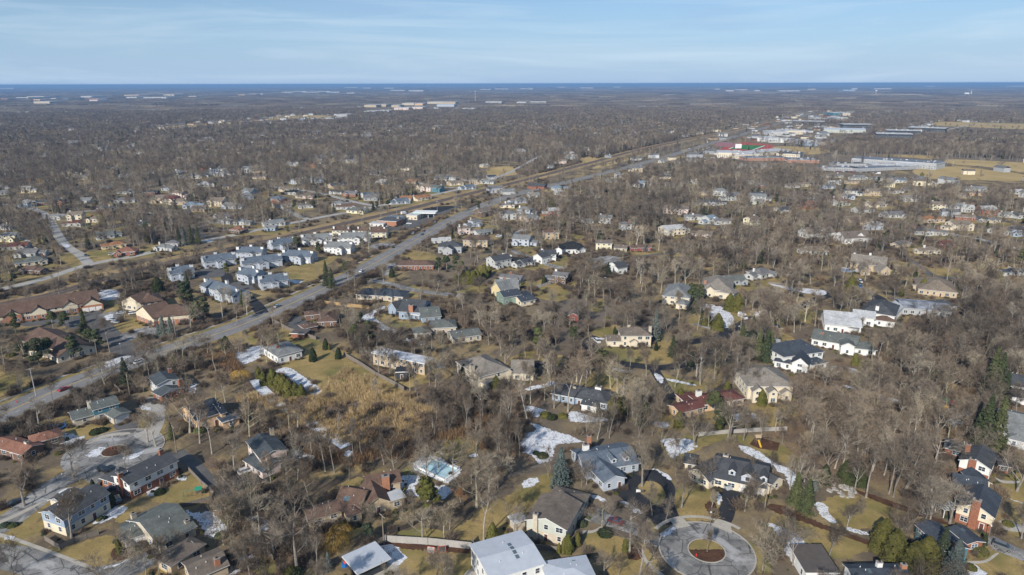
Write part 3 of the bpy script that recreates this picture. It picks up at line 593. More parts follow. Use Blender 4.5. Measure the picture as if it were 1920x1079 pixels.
# ================================================================ BUILDINGS
RC = dict(grey=(0.189, 0.189, 0.196), dkgrey=(0.084, 0.09, 0.101), blue=(0.14, 0.175, 0.224), dkblue=(0.063, 0.077, 0.101), green=(0.150, 0.165, 0.158), brown=(0.161, 0.105, 0.081), tan=(0.25, 0.206, 0.163), taupe=(0.194, 0.163, 0.138), orange=(0.34, 0.17, 0.085), rust=(0.28, 0.14, 0.098), maroon=(0.15, 0.062, 0.053), white=(0.5, 0.51, 0.52), teal=(0.082, 0.098, 0.112), slate=(0.237, 0.25, 0.256), black=(0.03, 0.032, 0.036), sky=(0.22, 0.3, 0.38), snowy=(0.5, 0.52, 0.55), weather=(0.27, 0.245, 0.215))
RN = dict(weather='weathered grey', grey='grey', dkgrey='charcoal', blue='blue-grey', dkblue='dark blue-grey', green='grey-green', brown='brown', tan='tan', taupe='taupe', orange='orange', rust='red-brown', maroon='maroon', white='white', teal='dark slate', slate='slate grey', black='black', sky='pale blue', snowy='snow-dusted')
WC = dict(offwhite=(0.50, 0.50, 0.48), white=(0.74, 0.74, 0.71), cream=(0.68, 0.60, 0.45), tan=(0.50, 0.40, 0.27), yellow=(0.66, 0.54, 0.30), grey=(0.38, 0.39, 0.40), blue=(0.30, 0.37, 0.46), paleblue=(0.44, 0.48, 0.54), sage=(0.50, 0.52, 0.45), brick=(0.30, 0.125, 0.075), brownbrick=(0.21, 0.13, 0.09), orangebrick=(0.42, 0.20, 0.12),
          teal=(0.075, 0.20, 0.25), brown=(0.16, 0.105, 0.07), green=(0.20, 0.27, 0.22), paleyellow=(0.72, 0.66, 0.46), red=(0.30, 0.07, 0.055), pink=(0.70, 0.57, 0.50), dark=(0.05, 0.055, 0.06), ltgrey=(0.58, 0.59, 0.59), stone=(0.56, 0.49, 0.38), navy=(0.09, 0.15, 0.22), peach=(0.62, 0.43, 0.26))
WN = dict(offwhite='white', white='white', cream='cream', tan='tan', yellow='yellow', grey='grey', blue='blue-grey', paleblue='pale blue', sage='sage green', brick='red brick', brownbrick='brown brick', orangebrick='orange brick', teal='teal', brown='brown', green='green', paleyellow='pale yellow', red='red', pink='pinkish', dark='dark', ltgrey='light grey', stone='stone', navy='navy blue', peach='tan')
def wm(k): return wallmat(k, WC[k], 'brick' if 'brick' in k or k == 'stone' else 'siding')
def rm(k): return roofmat(k, RC[k])
m_trim = mat('white_trim', (0.74, 0.74, 0.72), 0.6, 0.06, 1.0); m_glass = glassmat(); m_garage = mat('garage_door_white', (0.70, 0.69, 0.66), 0.6, 0.08, 1.0)
m_dark = mat('dark_metal', (0.03, 0.03, 0.035), 0.5, 0.1); m_chimcap = mat('chimney_cap', (0.30, 0.27, 0.24), 0.8, 0.2); m_door = mat('painted_door', (0.12, 0.05, 0.04), 0.5, 0.1)
m_metalroof = mat('pale_metal_roof', (0.46, 0.49, 0.53), 0.45, 0.10, 0.5)
m_flat = mat('flat_roof_membrane', (0.48, 0.49, 0.50), 0.8, 0.2, 0.3)
class Vol:
    pass
def vol(t, a, b, c=None, h=3.0, r='g', d=9.0, p=0.42, wall=None, low=None, roof=None, lowh=2.7, o=0.5, win=True, storeys=None, gar=(), dorm=(), chim=(), door=(), metal=None, z0=0.0, trim=None, sky=(), frontg=()):
    v = Vol(); A = G(t, a, h).to_2d(); B = G(t, b, h).to_2d()
    u = (B - A).normalized(); n = Vector((-u.y, u.x))
    if c is not None:
        C = G(t, c, h).to_2d(); w = (C - A).dot(n)
        if w < 0: A, B = B, A; u = -u; n = -n; w = -w
    else: w = d
    v.A = A; v.u = u; v.n = n; v.L = (B - A).length; v.W = w
    v.h = h; v.r = r; v.p = p; v.wall = wall; v.low = low; v.roof = roof; v.lowh = lowh; v.o = o; v.win = win; v.gar = gar; v.dorm = dorm; v.chim = chim; v.door = door; v.metal = metal; v.z0 = z0; v.trim = trim; v.sky = sky; v.frontg = frontg
    v.st = storeys or (2 if h > 4.4 else 1)
    v.yaw = math.atan2(u.y, u.x); v.cen = A + u * v.L / 2 + n * w / 2
    return v
def topz(v, x, y):
    """height of the roof underside over the point x, y of the volume"""
    if v.r == 'g': return v.h + v.p * min(y, v.W - y)
    if v.r == 'p': return v.h + v.p * min(x, v.L - x)
    if v.r == 'h': return v.h + v.p * max(0, min(y, v.W - y, x, v.L - x))
    return v.h
WIN = {}
def win_mesh(w, h, near, pane=False):
    k = (round(w, 1), round(h, 1), near, pane)
    if k in WIN: return WIN[k]
    w, h = k[0], k[1]; b = MB(); f = .11
    if near:
        if not pane:
            b.box(-w / 2 - f, -.07, -f, w / 2 + f, .0, 0); b.box(-w / 2 - f, -.07, h, w / 2 + f, 0, h + f)
            b.box(-w / 2 - f, -.07, 0, -w / 2, 0, h); b.box(w / 2, -.07, 0, w / 2 + f, 0, h)
            n = max(1, int(round(w / 1.0)))
            for i in range(1, n): x = -w / 2 + w * i / n; b.box(x - .04, -.07, 0, x + .04, 0, h)
            b.box(-w / 2, -.055, h * .48, w / 2, 0, h * .52)
            me = b.mesh('window', [m_trim])
        else:
            b.box(-w / 2, -.035, 0, w / 2, -.003, h); me = b.mesh('pane', [m_glass])
    else:
        b.box(-w / 2 - .12, -.05, -.12, w / 2 + .12, 0, h + .12, 0); b.box(-w / 2, -.08, 0, w / 2, -.045, h, 1); me = b.mesh('window', [m_trim, m_glass])
    WIN[k] = me; return me
def add_win(par, x, y, z, rz, w, h, near):
    f = obj('window', win_mesh(w, h, near), par, (x, y, z), rz)
    if near: obj('pane', win_mesh(w, h, True, True), f)
HOUSES = []   # (centre, radius, screen box) for keeping trees clear
def chimney(par, x, y, z0, z1, w, d, mk, name='chimney'):
    b = MB(); b.box(x - w / 2, y - d / 2, z0, x + w / 2, y + d / 2, z1); b.box(x - w / 2 - .08, y - d / 2 - .08, z1, x + w / 2 + .08, y + d / 2 + .08, z1 + .15, 1)
    b.box(x - w / 5, y - d / 5, z1 + .15, x + w / 5, y + d / 5, z1 + .45, 2)
    return b.build(name, [wm(mk), m_chimcap, m_dark], par)
def gable_roof(L, W, h, p, o, t, axis):
    """closed chevron slab; axis 'x' puts the ridge along x"""
    S = W if axis == 'x' else L; E = L if axis == 'x' else W
    pts = [(-o, h - o * p + t), (S / 2, h + S / 2 * p + t), (S + o, h - o * p + t), (S + o, h - o * p), (S / 2, h + S / 2 * p), (-o, h - o * p)]
    b = MB()
    if axis == 'x': b.prism(pts, -o, E + o, 'x', 1, [0, 0, 1, 1, 1, 1])
    else: b.prism(pts, -o, E + o, 'y', 1, [0, 0, 1, 1, 1, 1])
    return b
def build_house(name, label, cat, vols, wall='white', roof='grey', low=None, near=True, group=None, trim=m_trim, rooflabel=None, key=None):
    root_v = vols[0]; O = root_v.cen
    root = thing(name, label, cat, (O.x, O.y, 0), root_v.yaw, group)
    Mi = (Matrix.Translation((O.x, O.y, 0)) @ Matrix.Rotation(root_v.yaw, 4, 'Z')).inverted()
    rad = 0
    for vi, v in enumerate(vols):
        Mv = Mi @ (Matrix.Translation((v.A.x, v.A.y, 0)) @ Matrix.Rotation(v.yaw, 4, 'Z'))
        loc = Mv.to_translation(); rz = v.yaw - root_v.yaw
        wk = v.wall or wall; rk = v.roof or roof; lw = v.low or low
        L_, W_, h = v.L, v.W, v.h; rad = max(rad, (v.cen - O).length + max(L_, W_) / 2)
        b = MB()
        lh = v.lowh if (lw and v.st > 1) else (h if lw and v.st == 1 else 0)
        zz = v.z0 - .3 if v.z0 == 0 else v.z0
        if lw and v.st > 1:
            b.box(0, 0, zz, L_, W_, lh, 1); b.box(-.03, -.03, lh, L_ + .03, W_ + .03, h - .002, 0)
        else: b.box(0, 0, zz, L_, W_, h - .002, 1 if lw else 0)
        if v.r == 'g':
            e = [(0, h - .002), (W_, h - .002), (W_ / 2, h + W_ / 2 * v.p - .002)]
            b.prism(e, 0, L_, 'x', 0)
        elif v.r == 'p':
            b.prism([(0, h - .002), (L_, h - .002), (L_ / 2, h + L_ / 2 * v.p - .002)], 0, W_, 'y', 0)
        par = b.build('wall', [wm(wk), wm(lw or wk)], root, loc, rz)
        tr = v.trim or trim
        mroof = v.metal or rm(rk)
        t_ = .16
        if v.r in 'gp': b = gable_roof(L_, W_, h, v.p, v.o, t_, 'x' if v.r == 'g' else 'y'); mats_ = [mroof, tr]
        elif v.r == 'h':
            o = v.o; b = MB(); x0, y0, x1, y1 = -o, -o, L_ + o, W_ + o; m_ = min(x1 - x0, y1 - y0) / 2; zt = h + .2 + m_ * v.p
            r0 = (x0 + m_, (y0 + y1) / 2, zt) if (x1 - x0) > (y1 - y0) else ((x0 + x1) / 2, y0 + m_, zt)
            r1 = (x1 - m_, (y0 + y1) / 2, zt) if (x1 - x0) > (y1 - y0) else ((x0 + x1) / 2, y1 - m_, zt)
            vs = [(x0, y0, h), (x1, y0, h), (x1, y1, h), (x0, y1, h), (x0, y0, h + .2), (x1, y0, h + .2), (x1, y1, h + .2), (x0, y1, h + .2), r0, r1]
            b.add(vs, [(0, 3, 2, 1), (0, 1, 5, 4), (1, 2, 6, 5), (2, 3, 7, 6), (3, 0, 4, 7)], 1)
            n0 = len(b.v) - 10
            fs = [(4, 5, 9, 8), (5, 6, 9), (6, 7, 8, 9), (7, 4, 8)] if (x1 - x0) > (y1 - y0) else [(4, 5, 8), (5, 6, 9, 8), (6, 7, 9), (7, 4, 8, 9)]
            b.f += [tuple(n0 + i for i in f) for f in fs]; b.m += [0] * 4; mats_ = [mroof, tr]
        else:
            o = v.o; b = MB(); b.box(-o, -o, h, L_ + o, W_ + o, h + .35, 1, 0); mats_ = [v.metal or m_flat, tr]
        rf = b.build('roof', mats_, root, loc, rz)
        if v.r == 'f' and L_ > 16:
            rg = random.Random(int(L_ * 13))
            for _ in range(min(9, int(L_ * W_ / 160) + 1)):
                x, y, a_ = rg.uniform(.08, .9) * L_, rg.uniform(.15, .85) * W_, rg.uniform(.7, 1.6); b2 = MB(); b2.box(x - a_, y - a_ * .7, h + .35, x + a_, y + a_ * .7, h + 1.3 + rg.random()); b2.build('rooftop_unit', [m_chimcap if rg.random() < .4 else m_flat], rf)
        # chimneys: (x fraction, y fraction, top above eave, material, outside?)
        for ch in v.chim:
            x, y = ch[0] * L_, ch[1] * W_; big = ch[4] if len(ch) > 4 else 1.0
            zb = 0 if (ch[0] in (0, 1) or ch[1] in (0, 1)) else topz(v, x, y) - .3
            if ch[0] == 0: x -= .25
            if ch[0] == 1: x += .25
            if ch[1] == 0: y -= .25
            if ch[1] == 1: y += .25
            M2 = Matrix.Translation(loc) @ Matrix.Rotation(rz, 4, 'Z'); q = M2 @ Vector((x, y, 0))
            c_ = chimney(rf, 0, 0, zb, h + ch[2], 1.3 * big, .95 * big, ch[3]); c_.location = (x, y, 0)
        # skylights on the front slope
        for sk in v.sky:
            x, y = sk[0] * L_, sk[1] * W_; z = topz(v, x, y) + t_; b2 = MB(); q = .45
            sl = v.p if (v.r == 'g' and y < W_ / 2) else (-v.p if v.r == 'g' else 0)
            b2.add([(x - q, y - .6, z - .6 * sl + .08), (x + q, y - .6, z - .6 * sl + .08), (x + q, y + .6, z + .6 * sl + .08), (x - q, y + .6, z + .6 * sl + .08), (x - q, y - .6, z - .6 * sl - .05), (x + q, y - .6, z - .6 * sl - .05), (x + q, y + .6, z + .6 * sl - .05), (x - q, y + .6, z + .6 * sl - .05)],
                   [(0, 1, 2, 3), (4, 5, 1, 0), (5, 6, 2, 1), (6, 7, 3, 2), (7, 4, 0, 3)]); b2.build('skylight', glassmat('skylight_glass', (0.12, 0.16, 0.18)), rf)
        # plumbing vents
        if near and v.r in 'gh':
            rg = random.Random(int(abs(O.x) * 7 + vi)); b2 = MB()
            for _ in range(3):
                x = rg.uniform(.15, .85) * L_; y = rg.uniform(.55, .8) * W_ if rg.random() < .4 else rg.uniform(.2, .45) * W_; z = topz(v, x, y); b2 = MB(); b2.tube([(x, y, z), (x, y, z + .55)], [.09, .09], 6); b2.build('vent_pipe', [m_trim], rf)
        # dormers: (x fraction, y fraction of front slope, width, wall height)
        for dm in v.dorm:
            x = dm[0] * L_; y = dm[1] * W_; w = dm[2]; hz = topz(v, x, y); top = hz + dm[3]; b2 = MB()
            ylen = (dm[3] + w / 2 * .7) / max(v.p, .2) + .3
            b2.box(x - w / 2, y, hz - .4, x + w / 2, y + ylen * .8, top, 0); b2.prism([(x - w / 2, top), (x + w / 2, top), (x, top + w / 2 * .7)], y, y + ylen * .9, 'y', 0)
            dd = b2.build('dormer', [wm(dm[4] if len(dm) > 4 else wk)], root, loc, rz)
            b3 = MB(); s = w / 2; o = .22; pz = .7
            pts = [(x - s - o, top - o * pz + .1), (x, top + s * pz + .1), (x + s + o, top - o * pz + .1), (x + s + o, top - o * pz), (x, top + s * pz), (x - s - o, top - o * pz)]
            b3.prism(pts, y - .3, y + ylen, 'y', 1, [0, 0, 1, 1, 1, 1]); b3.build('dormer_roof', [mroof, tr], dd)
            add_win(dd, x, y, hz + dm[3] * .15 + .2, 0, min(w * .45, 1.2), dm[3] * .7, False)
        # windows
        toc = Vector((0, 0)) - v.cen
        sides = [((0, 0), (1, 0), L_, v.yaw - math.pi / 2, 0), ((L_, 0), (0, 1), W_, v.yaw, math.pi / 2), ((L_, W_), (-1, 0), L_, v.yaw + math.pi / 2, math.pi), ((0, W_), (0, -1), W_, v.yaw + math.pi, -math.pi / 2)]
        gdone = False
        for si, (s0, sd_, SL, nang, wr) in enumerate(sides):
            nrm = Vector((math.cos(nang), math.sin(nang)))
            if nrm.dot(toc.normalized()) < -.25 or not v.win or SL < 2.4: continue
            gar = v.gar if (si == 0 and v.gar) else ()
            if si == v.__dict__.get('gs', 0):
                for g in gar:
                    x = s0[0] + sd_[0] * g[0] * SL; y = s0[1] + sd_[1] * g[0] * SL
                    b2 = MB(); b2.box(-g[1] / 2 - .12, -.06, 0, g[1] / 2 + .12, 0, 2.35, 0); b2.box(-g[1] / 2, -.1, 0, g[1] / 2, -.05, 2.2, 1)
                    for k_ in range(1, 4): b2.box(-g[1] / 2, -.115, k_ * .55 - .02, g[1] / 2, -.1, k_ * .55 + .02, 0)
                    b2.build('garage_door', [m_trim, m_garage], par, (x, y, 0), wr)
            for s_ in range(v.st):
                zb = (0.95 if s_ == 0 else 2.75 * s_ + .95); zh = 1.35
                if zb + zh > h - .15: zh = h - .2 - zb
                if zh < .7: continue
                n = max(1, int((SL - .8) / (3.1 if near else 3.6)))
                rg = random.Random(si * 31 + s_ * 7 + int(SL * 10) + vi)
                for i in range(n):
                    f = (i + .5) / n; wx = SL * f; ww = rg.choice([1.0, 1.1, 1.7, 1.9]) if near else rg.choice([1.1, 1.6])
                    if s_ == 0 and any(abs(f - g[0]) * SL < g[1] / 2 + ww / 2 + .3 for g in gar): continue
                    x = s0[0] + sd_[0] * wx; y = s0[1] + sd_[1] * wx
                    pw = v.A + v.u * x + v.n * y + nrm * .25; bad = False
                    for o_ in vols:
                        if o_ is v: continue
                        lx = (pw - o_.A).dot(o_.u); ly = (pw - o_.A).dot(o_.n)
                        if -.6 < lx < o_.L + .6 and -.6 < ly < o_.W + .6 and zb < topz(o_, min(max(lx, 0), o_.L), min(max(ly, 0), o_.W)) + .3: bad = True
                    for ch in v.chim:
                        if (abs(ch[0] * L_ - x) + abs(ch[1] * W_ - y)) < 1.5: bad = True
                    if bad: continue
                    if s_ == 0 and i == n // 2 and si == 0 and near and not gar and vi == 0:
                        b2 = MB(); b2.box(-.62, -.07, 0, .62, 0, 2.25, 0); b2.box(-.47, -.1, 0, .47, -.06, 2.1, 1); b2.build('door', [m_trim, m_door], par, (x, y, 0), wr); continue
                    add_win(par, x, y, zb, wr, ww, zh, near)
    # record for tree clearance
    HOUSES.append((O.x, O.y, rad * .92, vols))
    root['_k'] = key or ''
    return root
LM = []     # landmarks: (phrase, photo pixel)
def H(label, short, vols, wall, roof, low=None, name='house', cat='house', near=True, **k):
    r = build_house(name, label, cat, vols, wall, roof, low, near, **k)
    p = proj((r.location.x, r.location.y, 2)); LM.append((short, p[0], p[1]))
    return r
V = vol
H('two-storey house with white upper siding, red brick below and long charcoal roof beside the fenced play yard', 'the brick and white two-storey house', [
   V(1, (968, 395), (1325, 222), (840, 338), h=5.4, p=.3, chim=((0, .45, 2.6, 'brick'), (.93, .75, 2.6, 'brick'))), V(1, (760, 352), (880, 392), (940, 290), h=2.7, r='h', low='brick')], 'white', 'dkgrey', 'brick')
H('blue-grey and white two-storey house with a dark roof beside the sandy verge at lower left', 'the blue and white two-storey house', [
   V(1, (475, 662), (810, 467), (300, 608), h=5.4, p=.38, wall='blue'), V(1, (480, 545), (610, 470), h=2.7, d=6)], 'blue', 'dkgrey', 'cream')
H('wide one-storey house with broad grey-green roof and white gable trims, left of the brown shingled house', 'the wide green roofed house', [
   V(1, (1195, 850), (1462, 712), (1020, 640), h=3.0, p=.36, chim=((.9, .12, 1.5, 'stone'), (.1, .92, 2.2, 'stone'))), V(1, (925, 812), (1090, 765), (870, 707), h=2.7, p=.36, gar=((.5, 4.6),))], 'stone', 'green')
H('low house with mottled taupe shingle roof and brick chimney at the bottom edge, left part of the photo', 'the taupe shingled house at the bottom', [
   V(1, (1450, 1110), (1705, 1000), (1240, 1040), h=3.2, p=.36, chim=((.75, .12, 2.3, 'orangebrick'),)), V(1, (1280, 1010), (1530, 850), (1230, 915), h=3.0, r='h', p=.4)], 'tan', 'taupe')
H('brown brick house with red-brown roof and cream chimney, left of the small turning circle', 'the red-brown roofed brick house', [
   V(1, (-60, 108), (165, 172), (335, 102), h=3.0, p=.36, chim=((.8, .55, 2.0, 'cream'),)), V(1, (240, 95), (460, 35), (200, 45), h=2.8, r='h')], 'brownbrick', 'rust', None)
H('two-storey house with blue-green roofs and pale pinkish gables at the edge of the brush', 'the pink gabled two-storey house', [
   V(2, (35, 200), (228, 138), (-75, 78), h=5.6, r='p', p=.3, chim=((.95, .9, 2.6, 'tan'),)), V(2, (45, 300), (250, 205), (-70, 210), h=2.9, r='p', p=.3)], 'pink', 'teal')
H('rambling house with dark brown gabled roofs, tan walls and a large brick chimney, right of the gold willow', 'the brown gabled house', [
   V(2, (830, 560), (1000, 520), (730, 430), h=3.4, r='p', p=.6), V(2, (840, 420), (1080, 372), (770, 345), h=4.2, p=.6, chim=((.55, 0, 2.8, 'orangebrick', 1.6),)),
   V(2, (590, 560), (770, 590), (640, 400), h=3.0, p=.6, sky=((.3, .2), (.42, .22))), V(2, (1000, 530), (1110, 495), d=4, h=3.0, r='f'), V(2, (690, 640), (790, 610), d=4.5, h=2.8, r='h'), V(2, (400, 665), (640, 590), (440, 560), h=2.8)], 'tan', 'brown', trim=mat('tan_trim', (0.5, 0.42, 0.3)))
H('flat white-roofed garden pavilion with dark walls and a wide glass front inside the fenced yard', 'the flat roofed garden pavilion', [
   V(2, (772, 1055), (980, 957), (655, 958), h=3.0, r='f', o=.9, win=False, metal=m_metalroof)], 'dark', 'white', name='pavilion', cat='pavilion')
H('large house with bright pale metal roofs and a strip of skylights at the bottom edge', 'the pale metal roofed house', [
   V(3, (225, 990), (545, 942), (600, 1130), h=5.0, p=.18, r='h', metal=m_metalroof, sky=((.3, .2), (.6, .2))), V(2, (1760, 1110), (2160, 990), (1675, 836), h=6.0, p=.12, r='g', o=.4, metal=m_metalroof, sky=((.62, .3), (.62, .42), (.62, .54), (.62, .66)))], 'white', 'white')
H('two-storey sage green house with grey-brown roof and tall pale chimney, left of the large turning circle', 'the sage green house', [
   V(3, (110, 660), (405, 735), (470, 530), h=5.3, r='p', p=.36, chim=((.24, 0, 2.6, 'stone'),)), V(3, (500, 600), (575, 478), (305, 462), h=3.4, r='h', p=.36), V(3, (20, 690), (100, 665), d=3, h=2.8, r='f', win=False)], 'sage', 'taupe', 'stone')
H('blue-grey house with steep blue-grey gabled wings and two dormers beside the black curved driveway', 'the blue-grey dormered house', [
   V(3, (690, 382), (846, 345), (575, 175), h=3.3, r='p', p=.42), V(3, (775, 272), (950, 237), (600, 130), h=3.0, p=.5, dorm=((.35, .1, 1.7, 1.4), (.85, .1, 1.7, 1.4))), V(3, (500, 230), (780, 272), (590, 140), h=3.1, p=.5, chim=((.5, .85, 3.2, 'orangebrick'), (.3, .6, 2.8, 'white', 1.4)))], 'paleblue', 'blue', door=None) if 0 else \
H('blue-grey house with steep blue-grey gabled wings and two dormers beside the black curved driveway', 'the blue-grey dormered house', [
   V(3, (690, 382), (846, 345), (575, 175), h=3.3, r='p', p=.42), V(3, (560, 300), (950, 237), (830, 85), h=3.0, p=.34, dorm=((.55, .1, 1.8, 1.3), (.8, .1, 1.8, 1.3)), chim=((.33, .97, 4.6, 'orangebrick'), (.2, .75, 3.4, 'white', 1.5))), ], 'paleblue', 'blue')
H('sprawling cream house with charcoal roof, pale blue gables and dormers above a black driveway', 'the cream house with blue gables', [
   V(3, (1500, 340), (1900, 425), (1560, 170), h=3.2, p=.42, gar=((.62, 2.6), (.75, 2.6), (.88, 2.6)), dorm=((.36, .12, 2.0, 1.5, 'paleblue'), (.66, .04, 3.6, 1.8, 'paleblue'), (.95, .12, 2.0, 1.5, 'paleblue')), chim=((.18, .6, 3.4, 'stone', 1.3),)),
   V(3, (1328, 292), (1478, 372), (1420, 170), h=3.0, r='p', p=.62), V(4, (-110, 428), (30, 400), (-70, 310), h=3.0, r='p', p=.5), V(4, (20, 402), (112, 362), (-40, 330), h=2.8, r='p', p=.6), V(3, (1298, 240), (1370, 250), d=6, h=2.7, r='h')], 'cream', 'dkgrey')
H('teal two-storey house with dark roof and brick chimney behind golden evergreens', 'the teal house', [
   V(4, (1335, 893), (1500, 876), (1035, 712), h=5.0, r='p', p=.34, chim=((.35, 0, 2.5, 'orangebrick'),)), V(4, (1495, 840), (1612, 826), (1315, 735), h=2.9, r='p', p=.22, wall='brick', sky=((.5, .7),))], 'teal', 'dkblue')
H('two-storey white and brick house with steep dark blue roof and a greenhouse pergola by its side', 'the steep blue roofed brick house', [
   V(4, (1422, 552), (1690, 642), (1778, 505), h=5.3, r='p', p=.5, chim=((.5, 0, 3.6, 'brick', 1.5),)), V(4, (1400, 420), (1640, 470), (1440, 330), h=3.6, p=.6), V(4, (1540, 380), (1665, 385), (1600, 310), h=4.5, r='p', p=.6)], 'cream', 'dkblue', 'brick')
H('two-storey white and brick house with charcoal hip roof and two brick chimneys near the right edge', 'the white and brick house by the right edge', [
   V(4, (1442, 212), (1665, 280), (1765, 190), h=5.3, r='p', p=.45, chim=((.42, 0, 1.6, 'brick', 1.5), (.1, .55, 3.0, 'brick'))), V(4, (1330, 120), (1500, 160), d=7, h=2.8, p=.42, low='brick'), V(4, (1740, 250), (1810, 262), d=5, h=2.7, low='brick')], 'white', 'dkgrey', 'brick')
H('white house with dark blue-grey roof and white chimney at the bottom right edge', 'the dark roofed house at the bottom right', [
   V(4, (640, 1090), (1060, 1085), (545, 1005), h=4.4, p=.3, chim=((.55, .65, 2.0, 'white'), (.97, .5, 1.7, 'orangebrick')), sky=((.33, .3),)), V(4, (290, 1060), (520, 1060), d=10, h=3.4, r='f', metal=mat('brown_flat_roof', (0.11, 0.095, 0.085)))], 'white', 'dkblue')
# --- across the main road
BR = mat('brown_trim', (0.10, 0.06, 0.045))
H('long brown-roofed row of cream half-timbered townhouses with front gables and garages', 'the long brown roofed townhouse row', [
   V(5, (-160, 160), (745, 12), d=17, h=5.0, r='g', p=.5, win=True), V(5, (20, 140), (160, 118), d=9, h=4.4, r='p', p=.62), V(5, (225, 105), (345, 88), d=9, h=4.6, r='p', p=.7), V(5, (460, 66), (580, 46), d=9, h=4.6, r='p', p=.7), V(5, (605, 60), (770, 38), d=7, h=3.6, r='p', p=.65, gar=((.2, 2.6), (.5, 2.6), (.8, 2.6)))], 'cream', 'brown', 'orangebrick', trim=BR, name='townhouse_row', cat='townhouses')
H('brown-roofed half-timbered block between the two car parks, behind the pair with the cream gable', 'the brown hip roofed block', [
   V(5, (1060, 40), (1220, 15), d=15, h=5, r='h', p=.5), V(5, (910, 20), (1060, 42), d=9, h=4.6, r='p', p=.5)], 'cream', 'brown', trim=BR, name='townhouse_block', cat='townhouses')
H('brown-roofed building with cream gable facing the car park beside blue spruces', 'the cream gabled brown block', [
   V(5, (1150, 145), (1440, 118), d=15, h=4.6, p=.5, r='h'), V(5, (1018, 98), (1150, 150), (1100, 30), h=4.6, r='p', p=.5)], 'cream', 'brown', 'orangebrick', trim=BR, name='townhouse_block', cat='townhouses')
H('low building under a broad red-brown hipped roof among dark pines left of the office road', 'the red-brown roof among pines', [
   V(5, (165, 305), (428, 438), d=16, h=3.2, r='g', p=.45), V(5, (450, 400), (590, 330), d=16, h=3.2, r='g', p=.42)], 'cream', 'brown', trim=BR)
H('small white house with teal-black roofs and a tall red brick chimney beside the main road', 'the white house with red chimney', [
   V(5, (1175, 650), (1342, 606), (1110, 592), h=5.3, r='p', p=.3, chim=((.9, .8, 2.2, 'brick'),)), V(5, (1210, 730), (1372, 670), (1180, 690), h=2.9, r='p', p=.34, chim=((1, .3, 3.2, 'brick', 1.3),), low='brick')], 'ltgrey', 'teal')
H('split-level house with grey-green roofs, dark teal upper storey and white garage', 'the teal split-level house', [
   V(5, (700, 836), (886, 786), (645, 784), h=5.0, p=.3, chim=((0, .6, 1.9, 'cream'),)), V(5, (552, 910), (706, 868), (490, 860), h=2.8, p=.3, wall='cream'), V(5, (850, 895), (972, 850), (805, 862), h=2.8, r='p', p=.3, wall='white', gar=((.5, 4.6),))], 'teal', 'green', 'stone')
H('tan house with dark blue roof, small dormer windows and a sunroom, behind two big bare trees', 'the tan house behind the big trees', [
   V(5, (1470, 912), (1660, 850), (1310, 840), h=4.6, p=.5), V(5, (1660, 862), (1690, 852), (1640, 775), h=5.0, p=.4, chim=((.9, .5, 2, 'tan'),)), V(5, (1670, 930), (1790, 893), d=4.5, h=3.0, r='f', metal=mat('sunroom_roof', (0.09, 0.1, 0.12)))], 'peach', 'dkblue')
H('small white and brick house with grey hip roof and two chimneys beside the dry field', 'the grey hip roofed house by the field', [
   V(6, (162, 437), (342, 388), (38, 375), h=3.6, r='h', p=.34, low=None, chim=((.3, .45, 2.8, 'brick'), (.25, .8, 2.8, 'brick')))], 'white', 'slate')
H('low brown house with maroon-brown roof tucked under trees near the carport', 'the brown house near the carport', [
   V(6, (465, 178), (600, 172), (410, 110), h=2.8, r='h', p=.4), V(6, (370, 130), (470, 120), d=6, h=2.8, r='h')], 'brownbrick', 'brown')
H('open brown-roofed carport standing on posts beside the timber fence', 'the brown carport', [V(6, (365, 228), (458, 207), (300, 205), h=2.6, r='h', p=.2, win=False)], 'brown', 'brown', name='carport', cat='carport')
H('small red brick shed with flat brown roof next to the carport', 'the red brick shed', [V(6, (262, 262), (358, 268), d=6, h=2.4, r='f', win=False, metal=mat('brown_flat_roof', (0.11, 0.095, 0.085)))], 'brick', 'brown', name='shed', cat='shed')
H('blue-grey house with two steep gables, big red brick chimney and white conservatory', 'the twin gabled house with brick chimney', [
   V(6, (1070, 95), (1240, 105), (1090, 20), h=4.4, p=.5, chim=((.55, .02, 3.6, 'orangebrick', 1.8),)), V(6, (992, 60), (1052, 78), (1010, 20), h=4.0, r='p', p=.9), V(6, (1195, 70), (1250, 78), d=7, h=4.6, r='p', p=.9), V(6, (1130, 112), (1225, 128), d=4, h=3, r='f'), V(6, (1245, 145), (1385, 132), (1260, 82), h=2.9, p=.5, roof='green')], 'blue', 'dkgrey')
H('long two-storey flat-roofed house with patchy snow on its roof beside the glass garden room', 'the snow covered flat roofed house', [V(6, (1262, 490), (1322, 452), (975, 355), h=5.4, r='f', o=.5, metal=mat('snowy_flat_roof', (0.60, 0.62, 0.66), .8, .4, .35))], 'tan', 'white')
H('small glass garden room with a flat dark roof in front of the snow covered house', 'the glass garden room', [V(6, (1050, 555), (1132, 552), d=5, h=3.2, r='f', o=.3, metal=m_dark)], 'dark', 'grey', name='garden_room', cat='garden room')
H('large white house with weathered brown-grey hipped roofs and tall stone chimney', 'the white mansion with brown-grey roofs', [
   V(6, (1680, 590), (1900, 530), (1650, 440), h=5.6, r='h', p=.45, chim=((0, .3, 3.2, 'stone', 1.4),), storeys=2), V(6, (1720, 640), (1800, 600), d=8, h=3.2, r='h', p=.4), V(6, (1840, 560), (1918, 545), d=7, h=4.6, r='p', p=.7), V(7, (0, 560), (160, 560), (40, 470), h=3.4, r='g', p=.5)], 'cream', 'weather')
H('group of low grey-green hipped roofs over stone walls behind the snowy flat roofed house', 'the low green hipped house', [
   V(6, (1310, 225), (1500, 215), (1330, 170), h=3.2, r='h'), V(6, (1480, 300), (1690, 270), (1500, 240), h=3.0, r='g', p=.3), V(6, (1190, 265), (1310, 255), d=8, h=3, r='h')], 'stone', 'green')
